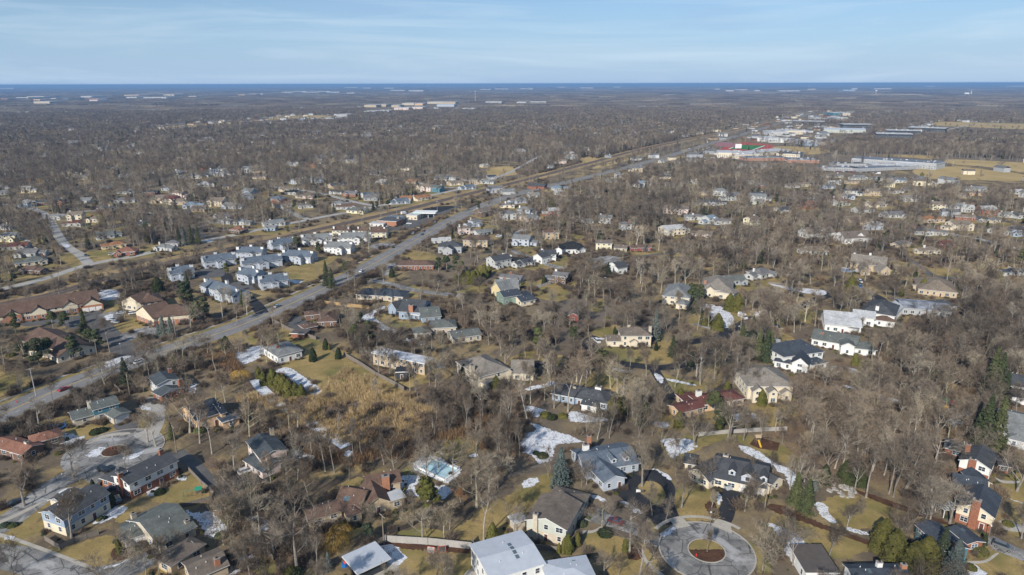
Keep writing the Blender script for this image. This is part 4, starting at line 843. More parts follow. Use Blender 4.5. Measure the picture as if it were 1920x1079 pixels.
H('two-storey white colonial house with grey hip roof, porch and one-storey wing on a wide lawn', 'the white colonial house', [
   V(7, (822, 282), (1045, 282), d=10, h=5.4, r='h', p=.5, chim=((1, .5, 3.2, 'stone'), (.3, .6, 3.5, 'stone'))), V(7, (718, 318), (822, 318), d=7, h=2.9, p=.4), V(7, (890, 325), (942, 325), d=3, h=2.9, r='p', p=.6, win=False)], 'cream', 'taupe')
H('long blue-grey ranch house with charcoal roof, skylights and a gabled sunroom', 'the blue ranch with skylights', [
   V(7, (300, 712), (715, 792), (400, 640), h=2.9, r='h', p=.42, chim=((.35, .4, 2.8, 'stone'), (.75, .62, 3.4, 'white', 1.9)), sky=((.6, .3), (.7, .3), (.8, .32))), V(7, (522, 792), (630, 812), d=7, h=2.7, r='g', p=.2, wall='white')], 'blue', 'dkgrey')
H('long ranch house with maroon-brown roof, tan stone walls and white chimney', 'the maroon roofed ranch', [
   V(7, (1262, 856), (1440, 812), (1178, 800), h=2.9, p=.3), V(7, (1420, 800), (1740, 750), (1450, 715), h=3.0, r='h', p=.32, chim=((.12, .7, 3.2, 'white', 1.5),)), V(7, (1290, 770), (1400, 755), d=6, h=2.6, r='f', metal=rm('maroon'))], 'peach', 'maroon')
H('small red gabled house with white trim half hidden in the trees', 'the red gabled house', [V(7, (425, 128), (495, 132), d=9, h=3.0, r='p', p=.55)], 'red', 'taupe')
H('large white villa with mottled grey roofs in front of the dark roofed white house', 'the grey roofed white villa', [
   V(8, (-150, 660), (190, 660), (-100, 530), h=5.5, r='h', p=.48, storeys=2), V(8, (-110, 695), (-30, 698), d=9, h=5.0, r='p', p=.75), V(8, (10, 705), (75, 706), d=8, h=4.8, r='p', p=.8), V(8, (105, 712), (180, 712), d=8, h=3.6, r='p', p=.7), V(7, (1790, 620), (1880, 650), d=9, h=4.8, r='p', p=.6)], 'cream', 'weather')
H('bright white two-storey house with steep dark slate roof, gables and wraparound porch', 'the white house with steep dark roof', [
   V(8, (120, 440), (415, 400), (90, 340), h=5.4, r='h', p=.55), V(8, (180, 480), (300, 500), d=9, h=5.0, r='p', p=.8), V(8, (50, 470), (180, 495), d=5, h=2.9, r='h', p=.4), V(8, (150, 395), (240, 385), d=6, h=5.2, r='p', p=.8), V(8, (330, 500), (440, 480), d=6, h=3.0, r='h')], 'white', 'dkblue')
H('long white house with pale grey-green roof and a many-windowed sunroom wing', 'the long green roofed white house', [
   V(8, (330, 300), (660, 358), (300, 225), h=3.4, p=.4, chim=((.2, .3, 2.6, 'brick'),)), V(8, (650, 375), (810, 390), d=9, h=3.0, r='h', p=.4), V(8, (550, 350), (650, 360), d=6, h=4.5, r='p', p=.5)], 'white', 'green')
H('white farmhouse-style house with pale snowy roofs and glazed porch', 'the pale roofed white house', [
   V(8, (430, 190), (700, 215), (470, 110), h=4.0, p=.45, roof='snowy', chim=((.4, .6, 2.6, 'brick'),)), V(8, (560, 210), (670, 235), d=6, h=3, r='h'), V(8, (640, 130), (800, 150), d=9, h=4.6, p=.5, roof='snowy')], 'white', 'slate')
H('white mansion with dark charcoal hipped roof and tall white chimney', 'the dark hipped white mansion', [
   V(8, (700, 95), (950, 135), (760, 20), h=5.2, r='h', p=.5, chim=((.45, .1, 3.5, 'white', 1.2),)), V(8, (800, 160), (950, 180), d=7, h=3.0, r='h', roof='brown'), V(8, (950, 120), (1010, 60), d=8, h=4.6, p=.6, roof='snowy')], 'white', 'dkgrey')
H('wide low house with snow lying in strips on its charcoal flat roofs', 'the snow striped flat roof', [
   V(8, (1010, 70), (1380, 100), (1100, 10), h=3.6, r='g', p=.15, metal=mat('snow_striped_roof', (0.34, 0.36, 0.40), .8, .8, .22)), V(8, (1250, 60), (1420, 60), d=10, h=3.2, r='h')], 'grey', 'dkgrey')
H('white two-storey house with charcoal roof cut by the right edge', 'the charcoal roof at the right edge', [V(8, (1780, 640), (2050, 690), (1850, 570), h=5.0, p=.4), V(8, (1735, 715), (1990, 760), d=9, h=2.8, p=.35, gar=((.6, 5),))], 'white', 'dkgrey')
H('white garage block with grey roof and solar panels, right edge beyond the spruces', 'the solar roofed house', [V(8, (1700, 990), (2100, 1090), (1740, 820), h=3.0, p=.34, metal=rm('slate')), V(8, (1800, 1050), (2000, 1100), d=5, h=2.8, r='h')], 'ltgrey', 'slate')
# --- mid-distance houses placed by eaves
H('green-walled house with blue-green roofs and white garage beside the grey timber fence', 'the green walled house', [V(11, (0, 800), (75, 810), d=13, h=3.0, r='p', p=.45), V(11, (-60, 790), (70, 770), d=10, h=4.6, p=.42), V(11, (70, 825), (175, 805), d=8, h=2.9, wall='cream')], 'green', 'dkblue')
H('cream house with tall steep grey roof behind the row of golden cedars', 'the steep grey roofed cream house', [V(10, (1810, 735), (1970, 725), d=11, h=3.8, r='g', p=.85, chim=((.45, .6, 5.8, 'orangebrick'),)), V(10, (1765, 720), (1840, 745), d=9, h=4.2, r='p', p=.9)], 'yellow', 'slate')
H('low house with dark blue-grey hipped roofs beside the side road', 'the dark blue hipped ranch', [V(10, (750, 770), (1100, 790), (830, 730), h=2.9, r='h', p=.4), V(10, (870, 760), (1020, 790), d=10, h=3, r='h', p=.5)], 'stone', 'dkblue')
H('brick ranch with brown-maroon hipped roof among trees beside the main road', 'the brown roofed ranch by the road', [V(10, (1060, 555), (1330, 555), d=12, h=2.9, r='h', p=.36)], 'brick', 'brown')
H('two-storey tan house with brown hipped roof', 'the tan house with brown hip roof', [V(10, (1552, 362), (1735, 368), d=13, h=5.2, r='h', p=.4)], 'tan', 'brown')
H('two-storey blue-grey house with columned porch, left of the dark cluster of pines', 'the grey house with columned porch', [V(10, (1365, 415), (1540, 415), d=11, h=4.6, r='h', p=.5), V(10, (1400, 430), (1470, 432), d=6, h=4.6, r='p', p=.5)], 'grey', 'dkgrey')
H('white house with dark roof and front verandah in the middle of the photo', 'the white verandah house', [V(11, (215, 470), (330, 470), d=10, h=5.0, p=.45, chim=((.1, .5, 3, 'white'),)), V(11, (225, 495), (330, 492), d=4, h=2.8, r='h'), V(11, (160, 480), (225, 495), d=9, h=4.6, r='p', p=.5)], 'white', 'dkgrey')
H('house with broad black hipped roof and white gable end beside the white verandah house', 'the black hipped roof house', [V(11, (375, 435), (550, 430), d=15, h=3.2, r='h', p=.55), V(11, (500, 440), (555, 430), d=8, h=3.0, r='p', p=.5), V(11, (325, 430), (375, 435), d=8, h=4.4, r='p', p=.6)], 'white', 'black')
H('cream two-storey house with shuttered windows under bare branches, mid photo', 'the cream shuttered house', [V(11, (630, 385), (750, 388), d=9, h=5.2, p=.36), V(11, (765, 420), (860, 425), d=8, h=2.9)], 'paleyellow', 'taupe')
H('white barn-like house with dark roof beside the paved turning area', 'the white barn-like house', [V(11, (790, 560), (865, 545), d=9, h=4.8, p=.4), V(11, (750, 560), (795, 575), d=8, h=4.4, r='p', p=.4)], 'white', 'dkgrey')
H('large cream house with brown-grey hipped roofs and brick chimney beside a snowy lawn', 'the brown-grey hipped mansion', [V(11, (1420, 730), (1650, 750), (1480, 650), h=4.6, r='h', p=.55, chim=((.1, .3, 3.5, 'orangebrick'),)), V(11, (1540, 750), (1660, 770), d=9, h=4.0, r='h', p=.5), V(11, (1450, 735), (1520, 740), d=7, h=4.6, r='p', p=.8)], 'cream', 'weather')
H('pale stone house with slate hipped roof in front of the brown-grey mansion', 'the slate hipped stone house', [V(11, (1130, 780), (1330, 800), (1200, 700), h=4.8, r='h', p=.5), V(11, (1230, 840), (1310, 850), d=8, h=3, r='h')], 'cream', 'slate')
H('large tan house with wide brown roof, two white chimneys and arched gable windows', 'the wide brown roofed mansion', [V(12, (620, 530), (880, 560), d=15, h=4.6, r='g', p=.6, chim=((.05, .6, 5, 'white'), (.5, .9, 5, 'white'))), V(12, (700, 585), (770, 590), d=12, h=4.0, r='p', p=1.0), V(12, (850, 590), (920, 590), d=12, h=3.6, r='p', p=.9)], 'tan', 'weather')
H('long grey-tan roofed house behind golden conifers, right part of the photo', 'the grey-tan roofed house', [V(12, (1130, 730), (1420, 760), (1200, 660), h=3.2, r='h', p=.45), V(12, (1090, 700), (1200, 720), d=9, h=3, r='h')], 'tan', 'tan')
for i, (x, y) in enumerate([(345, 330), (620, 365)]):
    H(['grey-brown roofed house with white gables and long front porch, left one of the twin pair', 'grey-brown roofed house with white gables and long front porch, right one of the twin pair'][i], ['the left porch house', 'the right porch house'][i],
      [V(12, (x - 40, y - 15), (x + 160, y - 25), d=14, h=4.6, p=.55), V(12, (x + 40, y - 30), (x + 105, y - 30), d=9, h=5.2, r='p', p=.85), V(12, (x - 55, y - 5), (x + 90, y), d=4, h=2.8, r='h', p=.3)], 'white', 'taupe')
# --- pale blue townhouses, one plan turned and placed
TH = [((150, 700), (470, 650), 'left end of the cluster under bare trees'), ((620, 530), (1050, 470), 'beside the rail line, left of the loop road bend'), ((1050, 400), (1400, 400), 'third along the rail line side, middle of the back row'),
      ((1560, 300), (1890, 250), 'beyond the driveway court, near the double chimney stacks'), ((1150, 560), (1690, 490), 'between the lawn and the loop road'), ((1060, 690), (1300, 730), 'left half of the front block with a large blank gable'), ((1400, 820), (1770, 770), 'right half of the front block next to the lawn'), ((1680, 440), (2080, 460), 'at the top left corner of the small lawn'), ((560, 850), (1000, 1000), 'behind the tall pine beside the loop road')]
def Z(p): return (300 + p[0] * 260 / 1920, 420 + p[1] * 146 / 1078)
def Z2(p): return (560 + p[0] * 300 / 1920, 370 + p[1] * 130 / 832)
def townhouse(A, B, where, wall='paleblue', roof='blue', hh=4.8):
    ax, ay = A; bx, by = B; L_ = lambda f, dy=0: (ax + (bx - ax) * f, ay + (by - ay) * f + dy)
    n = len(LM)
    H('pale blue-grey townhouse with white chimney stacks, ' + where, 'the townhouse ' + where.split(',')[0], [
       V(0, L_(0), L_(1), d=11, h=hh, p=.55, chim=((.02, .3, 3.6, 'white', 1.5), (.98, .35, 3.4, 'white', 1.5), (.45, .75, 4.0, 'white', 1.4)), gar=((.7, 2.6), (.85, 2.6))),
       V(0, L_(.42, 3), L_(.66, 3), d=6, h=4.9, r='p', p=.45), V(0, L_(.0, 4), L_(.22, 4), d=5, h=2.9, r='h', p=.4)], wall, roof, name='townhouse', cat='townhouse', group='pale blue townhouses by the railway')
for A, B, w in TH: townhouse(Z(A), Z(B), w)
townhouse(Z2((40, 515)), Z2((400, 490)), 'with a row of white garage doors facing the court', 'white', 'slate')
townhouse(Z2((480, 490)), Z2((860, 480)), 'next to the utility pole at the road', 'white', 'slate')
townhouse(Z2((300, 600)), Z2((620, 605)), 'at the top edge of the small lawn', 'white', 'slate')
H('row of cream terraced units with brown roof and white chimneys behind the pale townhouses', 'the brown roofed terrace', [V(0, Z2((400, 400)), Z2((1040, 410)), d=12, h=4.8, p=.4, chim=((.02, .2, 3, 'white'), (.3, .2, 3, 'white'), (.48, .2, 3, 'white'), (.7, .2, 3, 'white'), (.97, .2, 3, 'white'))), V(0, Z2((860, 425)), Z2((1050, 425)), d=10, h=4.8, p=.4)], 'paleyellow', 'brown', name='townhouse_row', cat='townhouses')
H('flat-roofed orange brick shop building beside the fuel station car park', 'the orange brick shop', [V(0, Z2((945, 285)), Z2((1170, 295)), d=18, h=4.5, r='f', win=False, metal=mat('dark_flat_roof', (0.09, 0.095, 0.10)))], 'orangebrick', 'grey', name='shop', cat='shop')
H('small white shop with a snow covered flat roof left of the orange brick shop', 'the snow roofed annexe', [V(0, Z2((850, 318)), Z2((1015, 325)), d=9, h=3, r='f')], 'white', 'white', name='shop', cat='shop')
H('small white building with blue-grey gable roof behind the orange brick shop', 'the blue roofed white shop', [V(0, Z2((1065, 250)), Z2((1240, 252)), d=9, h=3.2, p=.35)], 'white', 'blue', name='shop', cat='shop')
gs = H('fuel station shop with cream walls, white flat roof and a green corner band', 'the fuel station', [V(0, Z2((1292, 215)), Z2((1420, 222)), d=22, h=4.2, r='f')], 'cream', 'white', name='fuel_station', cat='fuel station')
H('cream school hall with a white roof beside the running track', 'the cream school hall', [V(0, (1346, 287), (1395, 288), d=50, h=8, r='f', o=0), V(0, (1385, 291), (1425, 289), d=45, h=7, r='f', o=0)], 'cream', 'white', name='school_building', cat='school')
def zz(p): return (1500 + p[0] * 300 / 1920, 200 + p[1] * 140 / 896)
dkf = mat('dark_flat_roof', (0.09, 0.095, 0.10)); gyf = mat('grey_flat_roof', (0.16, 0.18, 0.21)); 
H('sprawling low school complex with grey and white flat roofs beside the open field', 'the grey roofed school', [
   V(0, zz((620, 625)), zz((1640, 690)), d=45, h=7.5, r='f', o=0, metal=gyf), V(0, zz((240, 735)), zz((700, 740)), d=26, h=3.8, r='f', metal=gyf), V(0, zz((700, 750)), zz((1520, 715)), d=22, h=3.8, r='f', metal=gyf),
   V(0, zz((430, 690)), zz((800, 690)), d=24, h=4.4, r='f', metal=dkf), V(0, zz((870, 700)), zz((1390, 705)), d=22, h=5.0, r='f'), V(0, zz((1640, 690)), zz((1750, 665)), d=28, h=8.5, r='f', o=0, metal=gyf)], 'grey', 'grey', name='school_building', cat='school')
H('cream and brick gymnasium wing with black solar panelled roof right of the track', 'the yellow brick gym wing', [V(0, (1456, 288), (1500, 290), d=45, h=7, r='f', metal=dkf), V(0, (1415, 287), (1482, 281), d=30, h=6, r='f')], 'cream', 'grey', name='school_building', cat='school')
H('low red brick classroom wing with grey flat roof in front of the gymnasium', 'the red brick classroom wing', [V(0, (1400, 297), (1478, 296), d=30, h=4.5, r='f', metal=gyf), V(0, (1478, 300), (1536, 301), d=35, h=4.5, r='f', metal=gyf)], 'orangebrick', 'grey', name='school_building', cat='school')
for (a, b, w, d, nm) in [((815, 225), (1355, 232), 0, 40, 'nearest of the dark glass offices on the right'), ((1035, 285), (1455, 295), 0, 40, 'middle one of the dark glass offices on the right'), ((1295, 250), (1745, 265), 0, 45, 'farthest right of the dark glass offices'), ((520, 215), (888, 217), 0, 40, 'left of the other three, behind the green-edged white hall'), ((-90, 175), (295, 182), 0, 40, 'far left one, above the white hall')]:
    if a[0] == 815: a, b = (920, 325), (1357, 335)
    H('low dark glass office block with white roof edge, ' + nm, 'the dark glass office ' + nm.split(',')[0].split(' of')[0], [V(0, zz(a), zz(b), d=d, h=10, r='f', o=.5)], 'dark', 'white', near=False, name='office_building', cat='office', group='dark glass offices')
H('large white-roofed sports hall with pale green gable end', 'the white sports hall', [V(0, zz((290, 275)), zz((790, 285)), d=50, h=8, r='g', p=.12, metal=m_metalroof)], 'sage', 'white', near=False, name='sports_hall', cat='sports hall')
H('long white-roofed modern building with ribbon windows beyond the running track', 'the ribbon windowed building', [V(0, (1420, 259), (1475, 262), d=40, h=7, r='f'), V(0, (1440, 250), (1476, 250), d=30, h=6, r='f')], 'white', 'white', near=False, name='office_building', cat='office')
H('low white-roofed store building left of the white sports hall', 'the low white store', [V(0, (1470, 245), (1512, 246), d=40, h=6, r='f')], 'white', 'white', near=False, name='warehouse', cat='warehouse')
# --- houses farther off: (tile, x, y, width, wall, roof, storeys)
FARH = '''9:210,75,90,blue,white,2;410,70,150,brick,teal,1;655,60,110,white,slate,1;570,165,110,cream,tan,2;460,180,90,white,slate,1;575,230,100,white,maroon,1;790,120,90,brick,sky,2;715,200,90,cream,tan,1;780,320,130,white,green,1;880,390,110,yellow,orange,1;950,440,150,brick,rust,1;1300,380,90,white,grey,1;1225,410,80,white,slate,1;1030,240,80,cream,dkgrey,1;85,320,110,paleyellow,grey,2;150,400,130,white,maroon,1;215,450,150,white,grey,1;265,510,150,cream,green,1;240,575,90,brown,brown,1;30,255,60,white,slate,1;1200,40,140,tan,tan,2;1290,50,120,cream,maroon,2;1350,70,120,tan,tan,1;1430,95,110,paleblue,sky,1;1500,120,110,tan,taupe,1;1640,65,130,cream,tan,2;1745,100,130,paleblue,slate,1;1660,185,100,grey,grey,2;1720,215,60,grey,grey,1;1815,220,90,white,slate,1;1790,280,110,brown,rust,1;1850,20,80,blue,slate,2;920,60,100,grey,grey,1
10:165,50,110,orangebrick,blue,2;210,90,90,white,brown,1;390,25,110,pink,tan,1;150,225,110,white,slate,1;115,265,60,blue,slate,1;350,100,70,white,grey,1;625,85,100,white,slate,1;695,105,110,white,brown,1;860,40,110,grey,grey,1;1085,65,110,paleblue,blue,1;1130,45,90,white,orange,1;1225,40,120,cream,orange,1;780,135,120,paleyellow,green,1;720,10,110,brick,grey,1;1700,140,110,brown,taupe,2;1640,215,80,paleblue,grey,2;1820,500,160,white,dkgrey,2;1890,160,120,white,grey,2;1900,95,80,cream,grey,1;1560,270,80,pink,tan,2;1680,300,100,white,slate,1;1415,355,60,white,white,1
11:80,345,140,paleblue,slate,2;290,300,110,tan,brown,2;985,410,90,red,brown,1;30,510,120,white,black,1;100,520,90,white,dkgrey,1;95,130,110,paleblue,slate,2;130,190,120,pink,slate,1;315,135,100,brick,white,2;700,190,100,white,slate,2;565,215,40,white,slate,1;850,240,70,white,grey,2;1200,270,190,cream,white,2;1330,185,70,white,slate,1;1370,180,60,white,grey,1;1480,190,90,white,sky,2;1550,215,90,white,grey,1;1800,200,110,paleyellow,taupe,2;1450,310,110,pink,tan,1;1230,120,200,pink,taupe,2;1650,25,130,white,grey,2;1840,30,130,white,slate,2;1440,75,80,white,dkgrey,1;1520,75,90,grey,dkgrey,1;1660,650,160,grey,green,1;1860,600,170,white,grey,1;370,620,80,brown,grey,2;30,640,100,grey,grey,1;160,20,90,white,slate,1;60,60,130,paleblue,slate,1
12:110,130,110,white,dkgrey,1;300,85,90,brick,rust,2;535,65,90,white,maroon,2;700,130,120,white,tan,1;800,90,150,cream,tan,1;945,165,130,white,grey,1;1275,90,100,paleyellow,tan,2;1430,105,140,white,slate,2;1500,110,50,white,white,2;1640,125,120,brick,white,2;1780,165,70,white,slate,1;1865,170,100,white,dkgrey,1;640,215,160,tan,brown,1;800,235,50,paleblue,white,2;1210,200,120,tan,orange,1;1430,235,160,cream,tan,2;1500,185,90,brick,tan,1;1610,200,60,white,dkgrey,1;1690,205,80,cream,grey,1;1750,285,170,white,tan,1;1880,280,120,blue,dkblue,2;1330,385,110,brick,maroon,1;1210,430,110,cream,tan,1;1150,290,120,grey,dkgrey,1;1240,295,80,white,grey,1;350,430,140,white,tan,1;1000,380,80,tan,grey,1;1850,590,110,white,dkgrey,1
13:70,660,90,white,green,2;365,630,60,peach,tan,1;655,600,80,grey,blue,1;795,610,50,white,white,1;900,560,130,pink,grey,1;560,720,110,cream,tan,2;790,690,70,white,dkgrey,1;600,770,100,paleyellow,grey,1;930,760,70,white,grey,1;1340,730,70,white,slate,1;1450,760,150,white,grey,1;1520,750,80,grey,dkgrey,1;1600,720,40,blue,sky,2;1640,745,60,white,white,1;780,850,100,brick,slate,1;970,875,120,white,grey,1;200,850,60,paleyellow,white,2;40,880,80,white,slate,1;1260,850,80,paleblue,grey,1;1730,835,110,tan,grey,1;1870,870,90,blue,slate,2;1520,500,70,white,white,2;1590,600,90,paleblue,white,1;1685,565,40,white,slate,1;1790,580,70,paleblue,white,1;1540,820,100,white,snowy,1;1860,575,90,white,tan,1;930,615,40,paleblue,slate,1;1060,580,60,white,tan,1;1150,880,80,brick,dkgrey,1;1350,885,90,pink,tan,2;1280,920,120,tan,brown,2;1650,940,110,cream,tan,2
14:480,620,80,white,slate,2;580,585,60,white,grey,2;660,640,110,white,dkgrey,1;720,645,90,white,grey,1;275,670,80,white,snowy,1;400,680,90,orangebrick,orange,1;890,585,110,peach,orange,1;1130,610,60,white,slate,2;1210,620,70,white,slate,1;1310,545,80,white,slate,1;830,465,60,white,slate,1;1185,455,50,white,white,1;320,790,100,paleblue,slate,2;460,780,100,paleblue,slate,2;45,765,80,tan,taupe,1;230,855,110,cream,tan,1;290,880,80,white,black,1;600,830,110,tan,dkgrey,1;590,875,60,white,dkgrey,1;720,890,90,brick,grey,1;840,900,100,white,blue,1;960,795,40,white,white,2;1170,800,80,tan,orange,1;1300,840,110,pink,tan,2;1360,845,90,teal,green,2;1240,840,70,cream,tan,1;1490,810,110,cream,tan,1;1590,840,90,paleblue,blue,1;1725,800,80,white,slate,1;1765,765,70,grey,dkblue,1;1630,790,60,tan,tan,2;1480,770,60,white,grey,2;1410,770,90,grey,blue,1;1710,680,60,cream,white,1;1530,500,40,white,grey,1;1360,385,50,peach,tan,1;1160,400,40,white,slate,1;350,495,30,white,slate,1;150,510,60,grey,grey,2;1100,700,120,cream,tan,1;880,730,90,white,grey,1
15:60,570,100,white,snowy,2;375,645,60,pink,tan,2;430,590,90,brick,white,1;450,610,80,paleblue,white,2;290,690,50,white,slate,1;560,550,40,white,white,2;640,445,50,white,white,2;635,410,30,white,slate,1;870,480,60,white,tan,2;720,610,40,paleblue,slate,1;850,355,80,white,blue,1;990,240,30,white,white,1;345,850,90,white,sky,1;345,880,50,white,white,1;800,745,60,white,slate,2;940,700,80,tan,grey,2;980,810,80,white,sky,2;970,825,100,white,dkgrey,1;1160,745,60,white,slate,1;1130,765,60,cream,dkgrey,1;1190,825,90,white,slate,1;1360,800,60,white,white,1;1520,745,120,white,grey,1;1640,900,120,white,slate,1;1690,680,100,white,slate,2;1790,690,90,white,slate,2;1900,690,60,white,slate,1;1840,900,110,white,dkgrey,2;1450,885,80,tan,grey,1;1790,790,60,white,grey,2;1890,830,80,brick,grey,1;730,790,60,white,slate,1;1140,645,50,white,slate,1;1230,650,60,white,tan,1;430,415,60,orangebrick,orange,1;1840,950,90,white,slate,1;1560,870,110,white,slate,2
16:500,755,90,white,slate,1;620,870,90,white,dkgrey,2;790,870,90,tan,tan,2;680,770,90,white,slate,1;810,775,80,white,slate,1;990,790,90,white,blue,1;600,910,90,paleblue,grey,1;290,820,60,cream,tan,1;520,805,30,white,white,1;440,835,90,paleblue,grey,1;940,870,80,white,taupe,1;1070,855,60,white,slate,1;1230,820,60,cream,white,1;1570,855,110,grey,slate,1;1540,885,60,peach,tan,1;1870,875,80,white,snowy,1;1450,905,90,tan,tan,1;530,935,90,white,maroon,1;1040,915,60,white,slate,2;170,830,70,white,tan,1;640,800,50,tan,tan,1;910,810,50,paleyellow,white,2'''
rgf = random.Random(5)
WORDS = {}
FARROOTS = []
for ln in FARH.split('\n'):
    t, rest = ln.split(':'); t = int(t)
    for it in rest.split(';'):
        x, y, w, wl, rf, st = it.split(','); x, y, w, st = float(x), float(y), float(w), int(st)
        h = 5.2 if st == 2 else 2.9
        q = px_(t, (x, y)); wpx = w / 4; z = proj(gp(q[0], q[1], h))[2]; L_ = max(9, min(26, wpx * z / FPX * .92)); ang = R(rgf.choice([-14, 14, 0, 76, -20, 10]) + rgf.uniform(-6, 6))
        if abs(ang) > 1: ang *= .5
        c = gp(q[0], q[1], h).to_2d(); u = Vector((math.cos(ang), math.sin(ang))); n = Vector((-u.y, u.x)); W_ = min(11, L_ * .8)
        def wv(c, L_, W_, h, r, p, **k):
            v = vol(0, (900, 900), (950, 900), d=W_, h=h, r=r, p=p, **k); v.u = u; v.n = n; v.L = L_; v.W = W_; v.A = c - u * L_ / 2 - n * W_ / 2; v.yaw = ang; v.cen = c; v.st = 2 if h > 4.4 else 1; return v
        ty = rgf.choice(['g', 'g', 'h', 'g']); vs = [wv(c, L_, W_, h, ty, .45, chim=((rgf.choice([.1, .85]), .6, 3.0 if ty == 'g' else 3.2, rgf.choice(['white', 'brick', 'stone'])),) if rgf.random() < .6 else ())]
        sg = rgf.choice([-1, 1]); vs.append(wv(c + u * sg * L_ * .3 - n * W_ * .45, L_ * .36, W_ * .6, h * .93 if rgf.random() < .5 else 2.8, 'p', .6))
        if rgf.random() < .6: vs.append(wv(c - u * sg * (L_ * .5 + 2.6), 6.0, 6.4, 2.7, 'g', .4))
        lab = '%s %s-storey house with %s roof' % (WN[wl], 'two' if st == 2 else 'one', RN[rf])
        r = build_house('house', lab, 'house', vs, 'offwhite' if wl == 'white' else wl, rf, None, False, 'houses among the trees'); FARROOTS.append((r, q))
# ================================================================ TREES AND SHRUBS
bark = leafmat('bark', [(0.0, (0.20, 0.178, 0.152)), (0.35, (0.29, 0.262, 0.228)), (0.65, (0.34, 0.31, 0.27)), (0.85, (0.31, 0.29, 0.195)), (1.0, (0.46, 0.43, 0.385))])
twig = leafmat('twigs', [(0.0, (0.112, 0.086, 0.064)), (0.3, (0.190, 0.156, 0.118)), (0.55, (0.26, 0.215, 0.163)), (0.75, (0.178, 0.130, 0.094)), (0.9, (0.32, 0.270, 0.192)), (1.0, (0.385, 0.335, 0.262))])
needle = leafmat('needles', [(0.0, (0.042, 0.056, 0.028)), (0.4, (0.066, 0.080, 0.034)), (0.75, (0.088, 0.098, 0.040)), (1.0, (0.052, 0.070, 0.046))])
cedarg = leafmat('golden_cedar', [(0.0, (0.095, 0.098, 0.026)), (1.0, (0.135, 0.125, 0.034))])
bluesp = leafmat('blue_needles', [(0.0, (0.095, 0.125, 0.115)), (1.0, (0.16, 0.175, 0.15))])
rust = leafmat('dry_leaves', [(0.0, (0.26, 0.13, 0.07)), (1.0, (0.34, 0.18, 0.09))])
goldtw = leafmat('golden_twigs', [(0.0, (0.34, 0.22, 0.06)), (1.0, (0.44, 0.28, 0.07))])
reedm = leafmat('dry_reeds', [(0.0, (0.34, 0.245, 0.125)), (1.0, (0.50, 0.38, 0.21))])
shrubm = leafmat('shrub_twigs', [(0.0, (0.11, 0.086, 0.068)), (0.5, (0.17, 0.135, 0.105)), (0.8, (0.22, 0.16, 0.105)), (1.0, (0.28, 0.235, 0.165))])
class Tr:
    """trunk polygons and twig polygons of one tree"""
    def __init__(s): s.a = MB(); s.b = MB()
def rib(mb, p, q, w, rg):
    d = q - p; s = Vector((rg.gauss(0, 1), rg.gauss(0, 1), rg.gauss(0, 1))).cross(d)
    if s.length < 1e-6: return
    s = s.normalized() * w * .5; n = len(mb.v)
    mb.v += [tuple(p - s), tuple(p + s), tuple(q + s * .45), tuple(q - s * .45)]; mb.f.append((n, n + 1, n + 2, n + 3)); mb.m.append(0)
def branch(rg, p, d, ln, segs, up, wob):
    pts = [p.copy()]; dd = d.normalized()
    for i in range(segs):
        dd = (dd + Vector((rg.gauss(0, wob), rg.gauss(0, wob), rg.gauss(0, wob) + up))).normalized(); p = p + dd * (ln / segs); pts.append(p.copy())
    return pts
def onp(pts, t):
    x = t * (len(pts) - 1); i = min(int(x), len(pts) - 2); f = x - i
    return pts[i].lerp(pts[i + 1], f), (pts[i + 1] - pts[i]).normalized()
def swing(rg, d, ang):
    a = d.orthogonal().normalized(); b = d.cross(a); t = rg.uniform(0, 2 * math.pi); s = a * math.cos(t) + b * math.sin(t)
    return (d * math.cos(ang) + s * math.sin(ang)).normalized()
